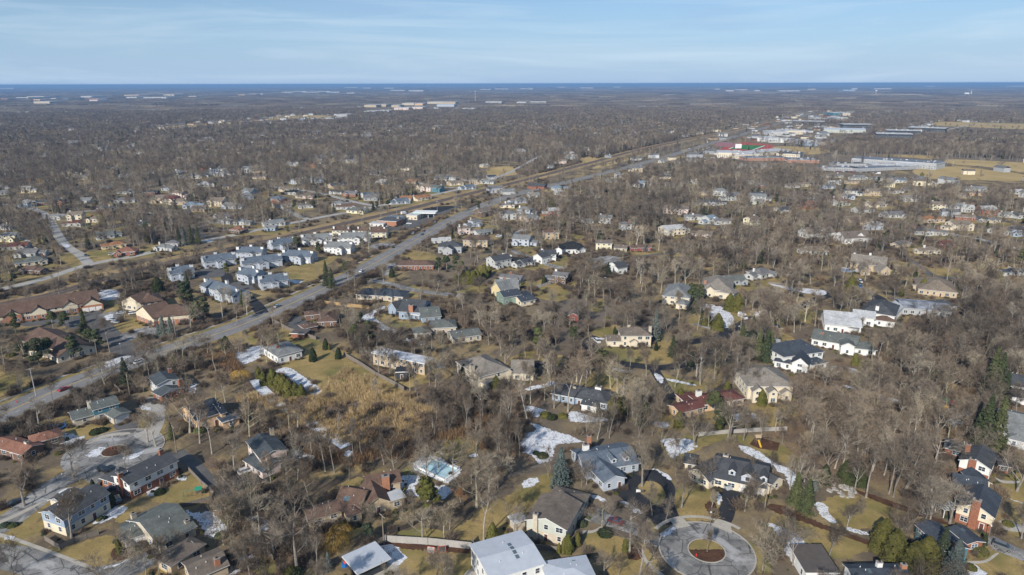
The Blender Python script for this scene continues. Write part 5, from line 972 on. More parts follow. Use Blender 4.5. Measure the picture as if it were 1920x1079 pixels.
def bare_tree(seed, Hh, style, lod):
    rg = random.Random(seed); T = Tr(); cfg = {
        'spread': dict(fork=.22, nl=(6, 8), la=(28, 62), ll=.56, l2=(6, .46), l3=(6, .46), l4=7, up=.07, r=.021),
        'round': dict(fork=.30, nl=(9, 12), la=(20, 60), ll=.44, l2=(6, .45), l3=(6, .5), l4=7, up=.10, r=.018),
        'tall': dict(fork=.46, nl=(9, 12), la=(16, 46), ll=.36, l2=(5, .42), l3=(5, .5), l4=6, up=.16, r=.015),
        'multi': dict(fork=.04, nl=(4, 6), la=(10, 36), ll=.85, l2=(9, .32), l3=(6, .45), l4=6, up=.08, r=.013)}[style]
    r0 = Hh * cfg['r']; fk = Hh * cfg['fork']
    leadtop = Hh * {'spread': .62, 'round': .8, 'tall': .93, 'multi': .3}[style]
    tr = branch(rg, Vector((0, 0, -.2)), Vector((rg.gauss(0, .05), rg.gauss(0, .05), 1)), leadtop, 7, .02, .05)
    n5 = 7 if lod == 0 else (4 if lod == 1 else 3)
    T.a.tube(tr, [r0 * (1.35 if i == 0 else 1) * (1 - .85 * (i / 7) ** 1.1) for i in range(8)], n5)
    q = [1, .72, .62][lod]; wd = [.030, .060, .17][lod]
    for _ in range(int(rg.randint(*cfg['nl']) * (1 if lod < 2 else .8))):
        t = fk / leadtop + (1 - fk / leadtop) * rg.random() ** .8; t = min(t, .98)
        p, d0 = onp(tr, t); ln = Hh * cfg['ll'] * rg.uniform(.7, 1.1) * (1.15 - .55 * t)
        if p.z + ln > Hh * 1.02: ln = max(Hh * .15, Hh * 1.02 - p.z)
        lp = branch(rg, p, swing(rg, d0, R(rg.uniform(*cfg['la']))), ln, 5, cfg['up'], .14)
        rl = r0 * .45 * (1 - .4 * t); T.a.tube(lp, [rl * (1 - .82 * i / 5) for i in range(6)], 5 if lod == 0 else 3, cap=False)
        n2, f2 = cfg['l2']
        for _2 in range(int(n2 * q + .5) + rg.randint(0, 1)):
            t2 = rg.uniform(.22, 1); p2, d2 = onp(lp, t2); l2 = ln * f2 * rg.uniform(.6, 1.2) * (1.2 - .5 * t2)
            b2 = branch(rg, p2, swing(rg, d2, R(rg.uniform(25, 60))), l2, 3, cfg['up'] * 1.3, .18); r2 = max(.03, rl * .42)
            if lod < 2: (T.a if lod == 0 else T.b).tube(b2, [r2, r2 * .75, r2 * .5, r2 * .25], 3, cap=False)
            else: rib(T.b, b2[0], b2[-1], .22, rg)
            n3, f3 = cfg['l3']
            for _3 in range(int(n3 * q + .5)):
                t3 = rg.uniform(.15, 1); p3, d3 = onp(b2, t3); l3 = l2 * f3 * rg.uniform(.6, 1.3) + .25
                e3 = p3 + (swing(rg, d3, R(rg.uniform(25, 65))) + Vector((0, 0, .12))).normalized() * l3
                rib(T.b, p3, e3, wd * 1.5, rg)
                for _4 in range(int(cfg['l4'] * (1 if lod == 0 else (.5 if lod == 1 else .22)) + rg.random())):
                    p4 = p3.lerp(e3, rg.uniform(.2, 1)); d4 = swing(rg, (e3 - p3).normalized(), R(rg.uniform(20, 60)))
                    e4 = p4 + (d4 + Vector((0, 0, .2))).normalized() * (l3 * rg.uniform(.45, .8) + .2)
                    rib(T.b, p4, e4, wd, rg)
                    if lod == 0 and rg.random() < .55: rib(T.b, p4.lerp(e4, .5), p4.lerp(e4, .5) + swing(rg, d4, .6) * l3 * .45, wd * .8, rg)
    return T
def leafquad(mb, c, s, n, rg):
    n = n.normalized(); a = n.orthogonal().normalized(); b = n.cross(a); t = rg.uniform(0, 6.3); u = (a * math.cos(t) + b * math.sin(t)); v = n.cross(u)
    k = len(mb.v); mb.v += [tuple(c - u * s - v * s * .5), tuple(c + u * s * .9 - v * s * .6), tuple(c + u * s * .8 + v * s * .5), tuple(c - u * s * .7 + v * s * .6)]; mb.f.append((k, k + 1, k + 2, k + 3)); mb.m.append(0)
def conifer(seed, Hh, style, lod):
    rg = random.Random(seed); T = Tr(); k = [1, .45, .16][lod]; sz = [1, 1.5, 2.6][lod]
    tr = [Vector((0, 0, -.2)), Vector((rg.gauss(0, .1), rg.gauss(0, .1), Hh * .5)), Vector((0, 0, Hh * .97))]
    T.a.tube(tr, [Hh * .016, Hh * .011, .03], 5)
    if style == 'spruce':
        N = int(2100 * k); Rm = Hh * .24; az0 = [rg.uniform(.55, 1.2) for _ in range(12)]
        for i in range(N):
            t = rg.random() ** 1.25; lay = int(Hh * t / (Hh * .055)); ph = rg.uniform(0, 2 * math.pi)
            br = round(ph / (2 * math.pi) * 9) / 9 * 2 * math.pi + lay * 1.3 + rg.gauss(0, .16)
            rmax = Rm * (1 - t) ** .85 * az0[(lay * 5 + int(ph * 2)) % 12] + .12; rr = rmax * rg.random() ** .45
            z = Hh * (.07 + .93 * t) - rr * .22 + rg.gauss(0, .1); c = Vector((rr * math.cos(br), rr * math.sin(br), z))
            leafquad(T.b, c, rg.uniform(.16, .34) * sz * (Hh / 12) ** .5, Vector((math.cos(br) * .5 + rg.gauss(0, .4), math.sin(br) * .5 + rg.gauss(0, .4), 1)), rg)
    elif style == 'cedar':
        N = int(2600 * k); Rm = Hh * .25
        for i in range(N):
            t = rg.random() ** 1.1; ph = rg.uniform(0, 2 * math.pi); rmax = Rm * (1 - t ** 2.2) ** .8 * (1 + .12 * math.sin(ph * 5 + t * 9) + .08 * math.sin(ph * 3 - t * 17)); rr = rmax * (rg.uniform(.72, 1.04))
            c = Vector((rr * math.cos(ph), rr * math.sin(ph), Hh * (.02 + .98 * t))); leafquad(T.b, c, rg.uniform(.14, .30) * sz * (Hh / 8) ** .5, Vector((math.cos(ph) + rg.gauss(0, .45), math.sin(ph) + rg.gauss(0, .45), .5 + rg.gauss(0, .5))), rg)
    else:   # pine: separate cloud-like tufts on visible limbs
        for _ in range(15):
            t = rg.uniform(.28, 1); ph = rg.uniform(0, 6.28); rr = Hh * .24 * (1.15 - t) * rg.uniform(.4, 1.1) if t < .95 else 0
            c0 = Vector((rr * math.cos(ph), rr * math.sin(ph), Hh * (t * .92 + .03))); R_ = Hh * rg.uniform(.09, .15)
            if lod == 0: T.a.tube([Vector((0, 0, c0.z - R_ * .6)), c0], [.09, .03], 3, cap=False)
            for i in range(int(210 * k)):
                v = Vector((rg.gauss(0, 1), rg.gauss(0, 1), rg.gauss(0, .6))); v = v.normalized() * (rg.random() ** .4); c = c0 + Vector((v.x * R_, v.y * R_, v.z * R_ * .6))
                leafquad(T.b, c, rg.uniform(.16, .34) * sz * (Hh / 10) ** .5, v + Vector((rg.gauss(0, .4), rg.gauss(0, .4), .5)), rg)
    return T
def bush(seed, s, kind, lod=0):
    rg = random.Random(seed); T = Tr()
    if kind == 'bare':
        for i in range(int([150, 60, 26][lod])):
            ph = rg.uniform(0, 6.28); el = rg.uniform(.5, 1.5); p = Vector((rg.gauss(0, .25), rg.gauss(0, .25), 0)) * s; d = Vector((math.cos(ph) * math.cos(el), math.sin(ph) * math.cos(el), math.sin(el))); e = p + d * s * rg.uniform(.6, 1.1)
            rib(T.b, p, e, [.04, .08, .18][lod], rg)
            for _ in range([4, 2, 1][lod]): q = p.lerp(e, rg.uniform(.35, 1)); rib(T.b, q, q + swing(rg, d, rg.uniform(.3, .9)) * s * .35, [.03, .06, .16][lod], rg)
    elif kind == 'reed':
        for i in range([170, 60, 20][lod]):
            p = Vector((rg.uniform(-1, 1), rg.uniform(-1, 1), 0)) * s; rib(T.b, p, p + Vector((rg.gauss(0, .16), rg.gauss(0, .16), 1)) * s * rg.uniform(.5, .95), [.05, .10, .26][lod], rg)
    elif kind == 'willow':
        for i in range(520):
            ph = rg.uniform(0, 6.28); r = s * .5 * math.sqrt(rg.random()); top = Vector((r * math.cos(ph), r * math.sin(ph), s * (1 - .35 * (r / (s * .5)) ** 2))); l = s * rg.uniform(.25, .6)
            mid = top + Vector((math.cos(ph) * .12 * s, math.sin(ph) * .12 * s, -l * .3)); rib(T.b, top, mid, .06, rg); rib(T.b, mid, mid + Vector((0, 0, -l * .7)), .05, rg)
        T.a.tube([(0, 0, 0), (.1, 0, s * .5), (0, .1, s * .9)], [.22, .15, .05], 5)
    else:
        for i in range([700, 160, 40][lod]):
            v = Vector((rg.gauss(0, 1), rg.gauss(0, 1), abs(rg.gauss(0, .8)))).normalized() * rg.uniform(.75, 1.03); leafquad(T.b, Vector((v.x * s * .55, v.y * s * .55, v.z * s * .6)), [.12, .2, .4][lod] * (s / 1.5) ** .5, v + Vector((rg.gauss(0, .4), rg.gauss(0, .4), rg.gauss(0, .4))), rg)
    return T
PROTO = {}
def proto(kind, style, Hh, lod, nvar, mats_, seed0):
    key = (kind, style, lod)
    if key in PROTO: return PROTO[key]
    out = []
    for i in range(nvar):
        T = (bare_tree if kind == 'bare' else (conifer if kind == 'conifer' else bush))(seed0 + i, Hh, style, lod)
        out.append((T.a.mesh('trunk', [mats_[0]]) if T.a.v else None, T.b.mesh('crown', [mats_[1]]), T))
    PROTO[key] = out; return out
BH = dict(spread=13, round=13, tall=16, multi=11)
def pbare(style, lod): return proto('bare', style, BH[style], lod, 5 if lod == 0 else 4, (bark, twig), {'spread': 10, 'round': 30, 'tall': 50, 'multi': 70}[style] + lod * 100)
CH = dict(spruce=12, cedar=8, pine=10)
def pcon(style, lod, m=None): return proto('conifer', style, CH[style], lod, 3, (bark, m or {'spruce': needle, 'cedar': cedarg, 'pine': needle}[style]), 200 + lod * 10 + len(style))
# ---- landmark-based labels that single things out
LM += [('the planted traffic circle', 1325, 1035), ('the small turning circle', 214, 846), ('the backyard ice rink', 822, 880), ('the coloured sports court', 1790, 755), ('the blue trampoline', 110, 798), ('the green play set', 372, 920), ('the running track', 1410, 275), ('the office road junction', 240, 650), ('the brown hedge line', 640, 700)]
PEND = []
def autolabel(o, base, q): PEND.append((o, base, q))
ORD = ['nearest', 'second nearest', 'third nearest', 'fourth nearest', 'fifth nearest', 'sixth nearest', 'seventh nearest', 'eighth nearest', 'ninth nearest', 'tenth nearest', 'eleventh nearest', 'twelfth nearest'] + ['%dth nearest' % i for i in range(13, 120)]
def flush_labels():
    groups = {}
    for o, base, q in PEND:
        lim = 11 - len(base.split()); best = min([l for l in LM if len(l[0].split()) <= lim], key=lambda l: ((l[1] - q[0]) / 1.0) ** 2 + ((l[2] - q[1]) * 1.7) ** 2)
        dx, dy = q[0] - best[1], (q[1] - best[2]) * 1.7
        rel = ('right of' if dx > 0 else 'left of') if abs(dx) > abs(dy) else ('in front of' if dy > 0 else 'behind')
        groups.setdefault((base, rel, best[0]), []).append((dx * dx + dy * dy, len(groups), o))
    for (base, rel, lmk), L_ in groups.items():
        L_.sort(key=lambda x: x[0])
        for i, (_, _, o) in enumerate(L_):
            s = '%s %s %s' % (base, rel, lmk)
            if len(L_) > 1:
                s = '%s %s %s' % (base, rel, lmk) + ', ' + (ORD[i] if len(s.split()) <= 14 else '%d' % (i + 1))
            w = s.split()
            if len(w) > 16: s = ' '.join(w[:16])
            o['label'] = s
for r, q in FARROOTS: autolabel(r, r['label'], q)
for o, q in SNOWO: tag(o, 'patch of old snow', 'snow'); autolabel(o, 'patch of old snow', q)
def tree(kind, style, base_px, h, desc, m=None, cat='tree', name='bare_tree', group='bare trees', rot=None, w=None, tilt=0.0, tm=None):
    p = gp(*base_px); return tree_at(kind, style, p, h, desc, m, cat, name, group, rot, w, tilt, base_px, tm)
rgt = random.Random(77); TREEPTS = []; NTREE = [0]
def tree_at(kind, style, p, h, desc, m=None, cat='tree', name='bare_tree', group='bare trees', rot=None, w=None, tilt=0.0, q=None, tm=None):
    if kind == 'bare': pr = pbare(style, 0); H0 = BH[style]
    elif kind == 'conifer': pr = pcon(style, 0); H0 = CH[style]
    else: pr = proto(kind, style, 1.0 if style != 'willow' else 6.0, 0, 3, (bark, m or shrubm), 400); H0 = 1.0 if style != 'willow' else 6.0
    a, b, T = pr[rgt.randrange(len(pr))]; s = h / H0; sw = s * (w or 1.0) * rgt.uniform(.92, 1.08)
    r = thing(name, desc, cat, (p.x, p.y, 0), rot if rot is not None else rgt.uniform(0, 6.28), group)
    r.scale = (sw, sw, s)
    if tilt: r.rotation_euler = (tilt * .3, tilt, 0)
    if a:
        o = obj('trunk', a, r)
        if tm: o.material_slots[0].link = 'OBJECT'; o.material_slots[0].material = tm
    c = obj('crown', b, r)
    if m: c.material_slots[0].link = 'OBJECT'; c.material_slots[0].material = m
    if a is None: pass
    autolabel(r, desc, q or proj(p)[:2]); TREEPTS.append((p.x, p.y)); NTREE[0] += 1
    return r
S, Rn, T_, M_ = 'spread', 'round', 'tall', 'multi'
# hand-placed bare trees: tile: x,y,height,style letter
HB = '''1:183,560,13,s;550,350,13,s;1170,112,11,s;535,800,13,r;1892,634,14,s;100,1075,11,m;1095,1078,11,m;1842,1005,8,r;1195,980,7,r;410,170,6,m;1500,90,13,t;1590,170,12,t;1665,520,9,m;600,380,6,m;1290,900,6,m;930,880,5,m
2:310,1028,17,s;320,362,14,s;590,312,12,t;735,215,12,t;520,300,12,t;1655,570,15,s;1708,822,14,t;700,370,7,r;1040,305,11,s;960,250,9,r;1272,770,6,r;1452,740,6,r;415,945,8,m;1085,660,6,m;870,690,6,m;1830,230,13,t;1890,180,14,t;120,430,10,r;230,430,12,s;1180,640,7,t;860,800,6,r;800,200,9,t;420,180,11,t;1330,640,5,m;640,520,7,m;1900,340,12,s;1770,330,9,m;30,930,6,m
3:975,412,14,s;1272,572,11,r;1050,632,9,r;1463,905,5.5,r;880,902,13,s;672,748,9,s;1497,590,5,r;1475,430,10,m;1745,600,8,r;1215,232,9,r;1370,110,12,s;272,345,9,m;1620,60,14,s;1735,70,11,t;690,1075,6,s;560,400,8,m;520,420,9,m;20,770,9,m;800,1078,6,m;1880,1050,13,m;1780,380,7,t;1820,560,9,m;60,210,10,t;1010,260,8,m;1150,700,7,m;1230,330,8,m;640,60,10,t;730,50,10,t
4:440,332,17,m;500,280,15,t;635,488,13,r;735,497,15,t;905,472,14,t;940,492,17,m;1030,448,14,s;1865,452,13,s;985,862,12,m;455,962,9,r;1362,692,12,s;190,1000,10,s;585,742,7,r;232,432,10,t;165,440,9,t;560,270,14,t;660,240,16,t;780,300,14,t;870,330,14,t;1100,380,12,r;1200,420,9,m;1250,250,12,s;350,650,4,m;30,300,6,r;700,640,6,m;130,860,9,s;1800,300,8,m;1480,560,7,m;1700,780,4,m;1290,620,8,m;60,980,10,m;320,420,9,t;270,380,10,t
5:800,680,13,s;770,560,9,s;290,942,9,s;1425,1005,15,s;1495,1010,13,t;1110,1080,11,s;1470,560,8,r;1150,282,7,r;1780,180,9,r;70,620,8,m;150,640,9,m;220,600,7,m;1270,900,7,r;1040,980,6,m;1620,760,8,r;1680,700,8,m;1400,720,8,m;1260,700,5,m;1090,540,12,s;1040,520,10,s;1180,480,10,m;1620,540,10,t;1560,430,10,s;1480,400,9,m;920,130,5,r;550,160,5,r;1900,950,9,m;1850,1000,10,t;60,400,9,s;30,300,9,m;720,280,8,m;980,560,9,m;690,640,8,m;850,600,9,m;1380,500,11,t;1340,460,10,t
6:920,565,13,s;1045,675,12,t;1350,705,15,s;1600,802,13,m;1200,700,11,t;900,765,7,r;1760,300,14,s;925,190,10,t;1190,300,12,t;485,205,7,t;200,235,7,t;130,200,9,t;690,170,11,s;700,240,9,m;560,150,9,s;1420,560,11,m;1480,640,12,s;250,990,10,t;320,1000,11,s;1380,800,12,m;1560,950,13,m;1700,900,12,t;1840,960,14,t;1900,900,13,t;1000,340,12,s;1320,380,12,s;1400,420,10,r;1540,430,10,m;850,340,10,s;40,1010,8,m;130,870,8,m;1650,700,9,m;1450,1010,11,m;620,1010,11,r;1310,700,13,t;1155,690,9,t;1220,790,8,t;1560,260,9,m;1680,220,9,s
7:740,675,13,s;907,893,13,s;1222,665,11,r;1380,600,13,s;1412,650,16,t;1517,612,17,s;1540,560,15,t;420,852,16,t;485,625,12,s;140,792,13,t;280,645,11,t;330,600,10,r;1630,1045,15,s;1740,1060,8,t;860,930,8,t;760,920,8,t;1290,720,6,t;1120,900,9,t;1090,930,8,m;990,900,8,t;870,215,11,s;695,220,13,t;835,210,12,s;1070,560,5,m;100,470,10,t;90,650,9,r;350,170,9,s;320,190,10,r;1060,190,11,s;1130,260,12,t;1160,280,11,t;930,200,10,t;500,190,11,s;560,200,9,r;430,240,9,s;980,460,6,r;880,540,9,r;720,560,8,r;1590,640,8,m;1660,640,9,m;1750,690,12,s;1810,240,9,r;1800,130,10,t;1880,60,10,s;1960,160,9,s;1460,200,6,r;1220,540,9,r;260,470,10,s;200,460,9,t;1000,780,9,m;1040,840,8,m;830,810,9,t;1120,800,8,m;1370,1000,7,s;1860,980,8,m;300,330,9,m;240,260,10,s;60,330,9,s;720,1000,10,m;560,1000,9,m;640,1040,11,m;950,1040,12,m;1050,1030,10,m
8:235,865,14,s;1030,455,13,s;850,620,9,s;1320,575,8,t;1470,602,9,r;420,690,11,s;340,640,9,s;520,640,7,m;300,980,12,m;440,1000,13,m;580,960,12,s;700,980,13,m;860,1000,13,m;980,960,12,s;1120,1000,14,m;1230,1040,12,s;1350,1060,10,s;640,820,11,s;760,850,10,m;900,830,11,m;1060,820,12,s;1180,760,10,s;720,640,6,m;700,250,6,r;240,240,6,t;380,235,7,t;550,50,9,t;700,55,8,t;90,960,9,m;170,900,8,m;970,440,10,s;1150,450,12,s;1270,540,13,t;1400,520,13,t;1540,560,13,t;1600,500,14,t;1100,330,12,s;1250,330,12,s;1380,360,13,s;1500,300,13,s;1640,340,13,s;1750,300,13,s;1860,360,12,s;1330,230,12,s;1460,200,12,s;1600,180,12,s;1740,200,12,s;1880,220,12,s;820,450,10,t;760,360,8,r;890,380,11,s;950,330,10,s;1840,560,8,m'''
MP = dict(s='spread', r='round', t='tall', m='multi')
SD = dict(s=['broad bare tree with wide forking limbs', 'large bare tree with spreading crown'], r=['bare tree with dense rounded crown', 'bare tree with fine upright twigs'], t=['slender bare tree with long straight trunk', 'tall thin bare tree with high crown'], m=['multi-stemmed bare tree', 'leaning bare tree with several stems'])
def sdesc(st, h): return ('small ' if h < 8 else '') + SD[st][rgt.randrange(2)].replace('large ', '' if h < 8 else 'large ')
for ln in HB.split('\n'):
    t, rest = ln.split(':'); t = int(t)
    for it in rest.split(';'):
        x, y, h, st = it.split(','); q = px_(t, (float(x), float(y)))
        tree('bare', MP[st], q, float(h) * rgt.uniform(.95, 1.05) * 1.2, sdesc(st, float(h)), w=1.18 if st == 's' else None)
# evergreens: x,y,height,style,tone
HE = '''1:830,560,5,c,d;900,920,4,c,y;700,430,3,c,d
2:1290,595,11,p,y;845,830,6,p,n;1775,815,5,c,y;545,1040,5,s,b
3:365,412,12,s,b;850,900,4,c,y;490,860,4,c,y;390,905,4,c,y;418,905,5,c,y;352,915,3,c,y
4:200,560,10,s,n;285,612,10,s,n;850,900,9,c,y;940,985,9,c,y;1170,1040,9,c,y;1075,1085,9,c,y;1290,1000,10,s,n;1380,1120,11,s,b;580,380,7,c,d;680,400,7,c,d;420,390,6,c,d;1590,70,10,s,n;1680,60,9,s,n;1620,850,3,c,d;340,440,6,s,b
5:645,285,13,s,n;560,450,11,p,n;300,510,12,p,n;370,470,11,p,n;120,262,10,p,n;400,225,9,p,n;490,225,9,p,n;680,360,9,p,n;740,380,9,p,n;1070,330,4,s,n;1230,285,10,s,b;1290,290,10,s,b;1480,190,12,p,n;1540,150,11,p,n;950,650,11,s,n;150,420,7,p,n;1700,400,7,c,d;1290,1060,6,s,n;1330,540,6,c,d;1195,290,7,s,b;620,300,7,p,n;230,470,9,p,n
6:430,470,6,c,d;620,452,5,c,d;525,382,5,c,d;550,385,3,c,y;60,650,6,c,y;130,650,7,c,y;180,690,7,c,y;210,710,7,c,y;250,740,7,c,y;300,745,6,c,y;345,755,6,c,y;20,600,5,c,y;745,345,10,p,n;840,330,10,p,n;1560,600,6,c,d;1800,690,6,c,y;780,200,7,p,n
7:1075,312,14,s,b;1205,432,9,s,n;770,890,9,c,y;830,870,7,c,d;1262,765,5,c,y;1510,905,11,p,n;1575,975,10,p,n;1450,195,8,c,y;1540,235,8,c,y;1720,372,11,s,n;1800,310,11,s,n;1845,455,13,s,n;1900,475,14,s,n;1870,800,6,c,y;650,535,10,p,n;190,422,12,p,n;460,330,8,p,n;1000,950,8,c,d;1350,560,9,p,n;1250,965,6,c,y;1550,985,5,c,y;1770,985,6,c,y;1630,90,9,c,y;1690,95,9,c,y;1610,710,5,c,y;770,270,4,c,d;1100,320,4,c,d;1080,390,4,c,d;600,520,4,c,y;700,535,9,p,n;1385,110,12,s,n
8:1645,795,21,s,n;1700,790,19,s,n;1600,1150,19,s,n;1700,1140,18,s,n;1550,1120,13,s,n;1760,780,12,s,n;80,200,7,c,y;10,440,11,s,n;700,540,5,c,y;650,500,5,c,y;740,540,5,c,y;1350,600,7,c,d;950,610,3,c,d;1230,620,7,c,d;1060,630,3,c,y;1130,635,3,c,y
9:360,240,8,s,n;860,215,9,p,n;760,215,7,s,n;680,300,7,p,n;1100,320,10,p,n;1170,380,9,s,b;1350,400,13,s,n;1390,400,13,s,b;1440,395,14,s,n;1490,390,13,s,n;1295,190,10,s,b;1320,135,9,s,n;1190,760,9,c,d;1420,820,16,s,n;1390,830,12,p,n;1700,620,7,p,y;1780,560,5,p,y;1820,850,8,s,n;220,270,5,s,n;1450,70,9,s,n;90,70,8,p,y;590,100,9,p,n;300,400,7,s,y
10:150,185,8,s,n;50,140,6,s,n;240,315,6,p,n;430,120,8,p,n;290,130,7,p,n;780,60,8,s,n;880,140,8,s,n;910,140,8,p,n;995,130,9,p,n;585,150,8,s,b;530,700,14,s,n;690,660,12,p,n;570,720,11,s,n;600,330,6,p,n;790,420,6,p,n;1370,600,9,p,n;1430,600,11,p,n;1500,610,11,p,n;1540,620,9,p,n;1500,690,6,c,y;1560,690,8,c,y;1590,690,8,c,y;1630,690,8,c,y;1660,680,8,c,y;1710,650,8,c,y;1750,620,6,c,y;1020,640,6,c,d;1670,130,8,s,n;1620,100,7,s,n
11:915,250,11,s,n;960,240,10,s,n;1480,165,6,s,n;1680,260,10,s,n;1710,240,9,s,n;1890,260,8,p,n;1080,290,9,p,y;570,700,9,s,n;720,640,9,s,n;1000,450,6,s,b;1350,830,11,p,n;1410,820,9,p,n;1650,890,7,c,y;1690,890,7,c,y;240,690,5,c,d;1740,580,6,c,y;1620,560,6,p,n;930,590,9,s,n;1200,220,5,c,y
12:230,310,6,p,y;240,290,6,c,y;870,400,10,p,n;720,430,6,s,b;980,330,9,s,n;1160,740,7,c,y;1250,760,6,c,y;620,750,9,c,y;1000,780,5,c,y;70,190,7,p,y;530,140,8,p,n;1730,680,7,p,y;1105,640,6,s,n'''
EN = dict(s='spruce', c='cedar', p='pine'); EMAT = dict(n=needle, y=cedarg, b=bluesp, d=leafmat('dark_evergreen', [(0.0, (0.028, 0.040, 0.018)), (1.0, (0.05, 0.06, 0.022))]))
ED = dict(n='dark green', y='golden green', b='blue-grey', d='dark')
ENM = dict(s='conical spruce', c='dense evergreen cedar', p='shaggy pine')
for ln in HE.split('\n'):
    t, rest = ln.split(':'); t = int(t)
    for it in rest.split(';'):
        x, y, h, st, c = it.split(','); q = px_(t, (float(x), float(y))); h = float(h)
        h *= 1.12; w = .8 if (h <= 5.6 and st == 'c') or h > 13.5 else (1.3 if (st == 'c' and h >= 7) else 1.05)
        tree('conifer', EN[st], q, h, ('tall ' if h > 12 else ('small ' if h < 6 else '')) + ED[c] + ' ' + ENM[st], EMAT[c], 'evergreen tree', EN[st] + '_tree', 'evergreens', w=w)
# odd ones
tree('bush', 'willow', px_(2, (590, 890)), 5.5, 'golden weeping willow shrub', goldtw, 'shrub', 'willow_shrub', 'willow shrubs', w=1.3)
tree('bush', 'willow', px_(2, (640, 800)), 4.5, 'golden weeping willow shrub', goldtw, 'shrub', 'willow_shrub', 'willow shrubs', w=1.3)
tree('bush', 'willow', px_(5, (1800, 620)), 5, 'golden weeping willow shrub', goldtw, 'shrub', 'willow_shrub', 'willow shrubs', w=1.6)
tree('bush', 'willow', px_(8, (1330, 670)), 3.5, 'golden weeping willow shrub', goldtw, 'shrub', 'willow_shrub', 'willow shrubs', w=1.6)
tree('bare', 'round', px_(2, (1540, 560)), 7, 'small bushy tree holding rust-coloured dry leaves', rust)
tree('bare', 'round', px_(1, (1320, 380)), 3, 'low shrub-like tree with rust-coloured leaves', rust)
tree('bare', 'spread', px_(12, (1040, 150)), 9, 'rounded tree holding orange-brown leaves', goldtw)
for it in '3:700,770,2.4;3:520,700,2;4:1580,900,2.4;4:1520,1030,2;1:1200,465,2.4;1:35,710,1.6;1:110,710,1.8;1:80,720,1.3;5:720,1010,2.6;5:770,995,2.4;2:250,1060,2.6;2:300,1070,2.4;5:85,430,2.4;3:900,290,1.6;3:940,285,1.6;7:720,150,2;1:440,170,1.6;1:1660,790,2.4;4:1800,700,1.8;8:1000,600,2.2;8:1090,620,2.2;4:480,350,1.6;3:180,170,1.8;3:230,190,2.2;7:250,880,2.6;7:300,900,2.8;7:380,890,2.6;8:560,690,2.4;8:620,700,2.2;2:1440,150,1.2;5:1500,1000,3;7:590,510,1.6;7:1640,215,1.4;10:1030,420,1.8;6:310,990,1'.split(';'):
    t, r_ = it.split(':'); x, y, h = map(float, r_.split(','))
    tree('bush', 'leafy', px_(int(t), (x, y)), h, 'clipped rounded green shrub', rgt.choice([EMAT['d'], cedarg, needle]), 'shrub', 'evergreen_shrub', 'evergreen shrubs', w=rgt.uniform(1.1, 1.7))
# ---- scattered woodland
rn = np.random.RandomState(3)
def inpoly(x, y, P):
    c = np.zeros(len(x), bool); n = len(P); j = n - 1
    for i in range(n):
        xi, yi = P[i]; xj, yj = P[j]
        if yi != yj: c ^= ((yi > y) != (yj > y)) & (x < (xj - xi) * (y - yi) / (yj - yi) + xi)
        j = i
    return c
WOODS = [([(470, 760), (560, 800), (700, 812), (800, 790), (930, 715), (1010, 760), (960, 870), (860, 800), (760, 860), (640, 850), (560, 880), (430, 800)], 300),
         ([(1480, 700), (1600, 690), (1700, 620), (1760, 580), (1960, 560), (1930, 700), (1850, 880), (1780, 920), (1560, 860), (1470, 800)], 300),
         ([(-60, 830), (60, 780), (230, 715), (400, 660), (560, 590), (560, 640), (420, 690), (240, 745), (100, 810), (-60, 870)], 380),
         ([(-160, 585), (0, 555), (200, 515), (330, 488), (560, 440), (560, 462), (400, 480), (300, 515), (190, 545), (0, 575), (-160, 620)], 350),
         ([(960, 560), (1160, 560), (1240, 480), (1060, 440), (940, 500)], 160), ([(1000, 360), (1300, 400), (1500, 440), (1100, 450), (960, 420)], 220), ([(1340, 380), (1700, 440), (1920, 480), (1700, 510), (1300, 480)], 200),
         ([(760, 560), (960, 580), (1060, 640), (880, 640), (760, 620)], 200), ([(380, 860), (540, 930), (640, 960), (580, 1079), (440, 1079), (420, 960)], 220), ([(620, 600), (720, 610), (760, 680), (700, 680), (620, 620)], 260),
         ([(1600, 250), (1800, 250), (1920, 255), (1960, 300), (1800, 290), (1620, 288), (1560, 280)], 260), ([(1000, 335), (1140, 300), (1340, 250), (1320, 240), (1000, 300), (950, 320)], 260),
         ([(160, 560), (330, 520), (330, 560), (250, 560)], 120), ([(480, 700), (540, 700), (600, 790), (560, 830), (480, 780)], 250)]
OPEN = LAWNS
mb = MB(); rl = random.Random(4)      # yards round the farther houses
for r_, q_ in FARROOTS:
    c = r_.location; n_ = 16; a_, b_ = rl.uniform(11, 20), rl.uniform(9, 15); cx2, cy2 = c.x + rl.uniform(-5, 5), c.y - rl.uniform(2, 9); ph = rl.uniform(0, 3)
    pts = []
    for i in range(n_):
        t = 6.2832 * i / n_; k_ = 1 + .22 * math.sin(3 * t + ph) + rl.uniform(-.08, .08); pts.append((cx2 + a_ * k_ * math.cos(t), cy2 + b_ * k_ * math.sin(t)))
    mb.add([(x, y, .018 + .0001 * len(OPEN)) for x, y in pts], [tuple(range(n_))]); OPEN.append(np.array(pts))
tag(mb.build('yards', m_lawn), kind='structure')
Hc = np.array([(h[0], h[1], h[2]) for h in HOUSES])
sb = []
for h in HOUSES:
    for v in h[3]:
        cs = [v.A + v.u * a + v.n * b for a, b in ((0, 0), (v.L, 0), (v.L, v.W), (0, v.W))]
        P = [proj((c.x, c.y, z)) for c in cs for z in (0.5, v.h + 2)]
        sb.append((min(p[0] for p in P), min(p[1] for p in P), max(p[0] for p in P), max(p[1] for p in P), min(c.length for c in cs), max(p[0] for p in P) - min(p[0] for p in P)))
sb = np.array(sb)
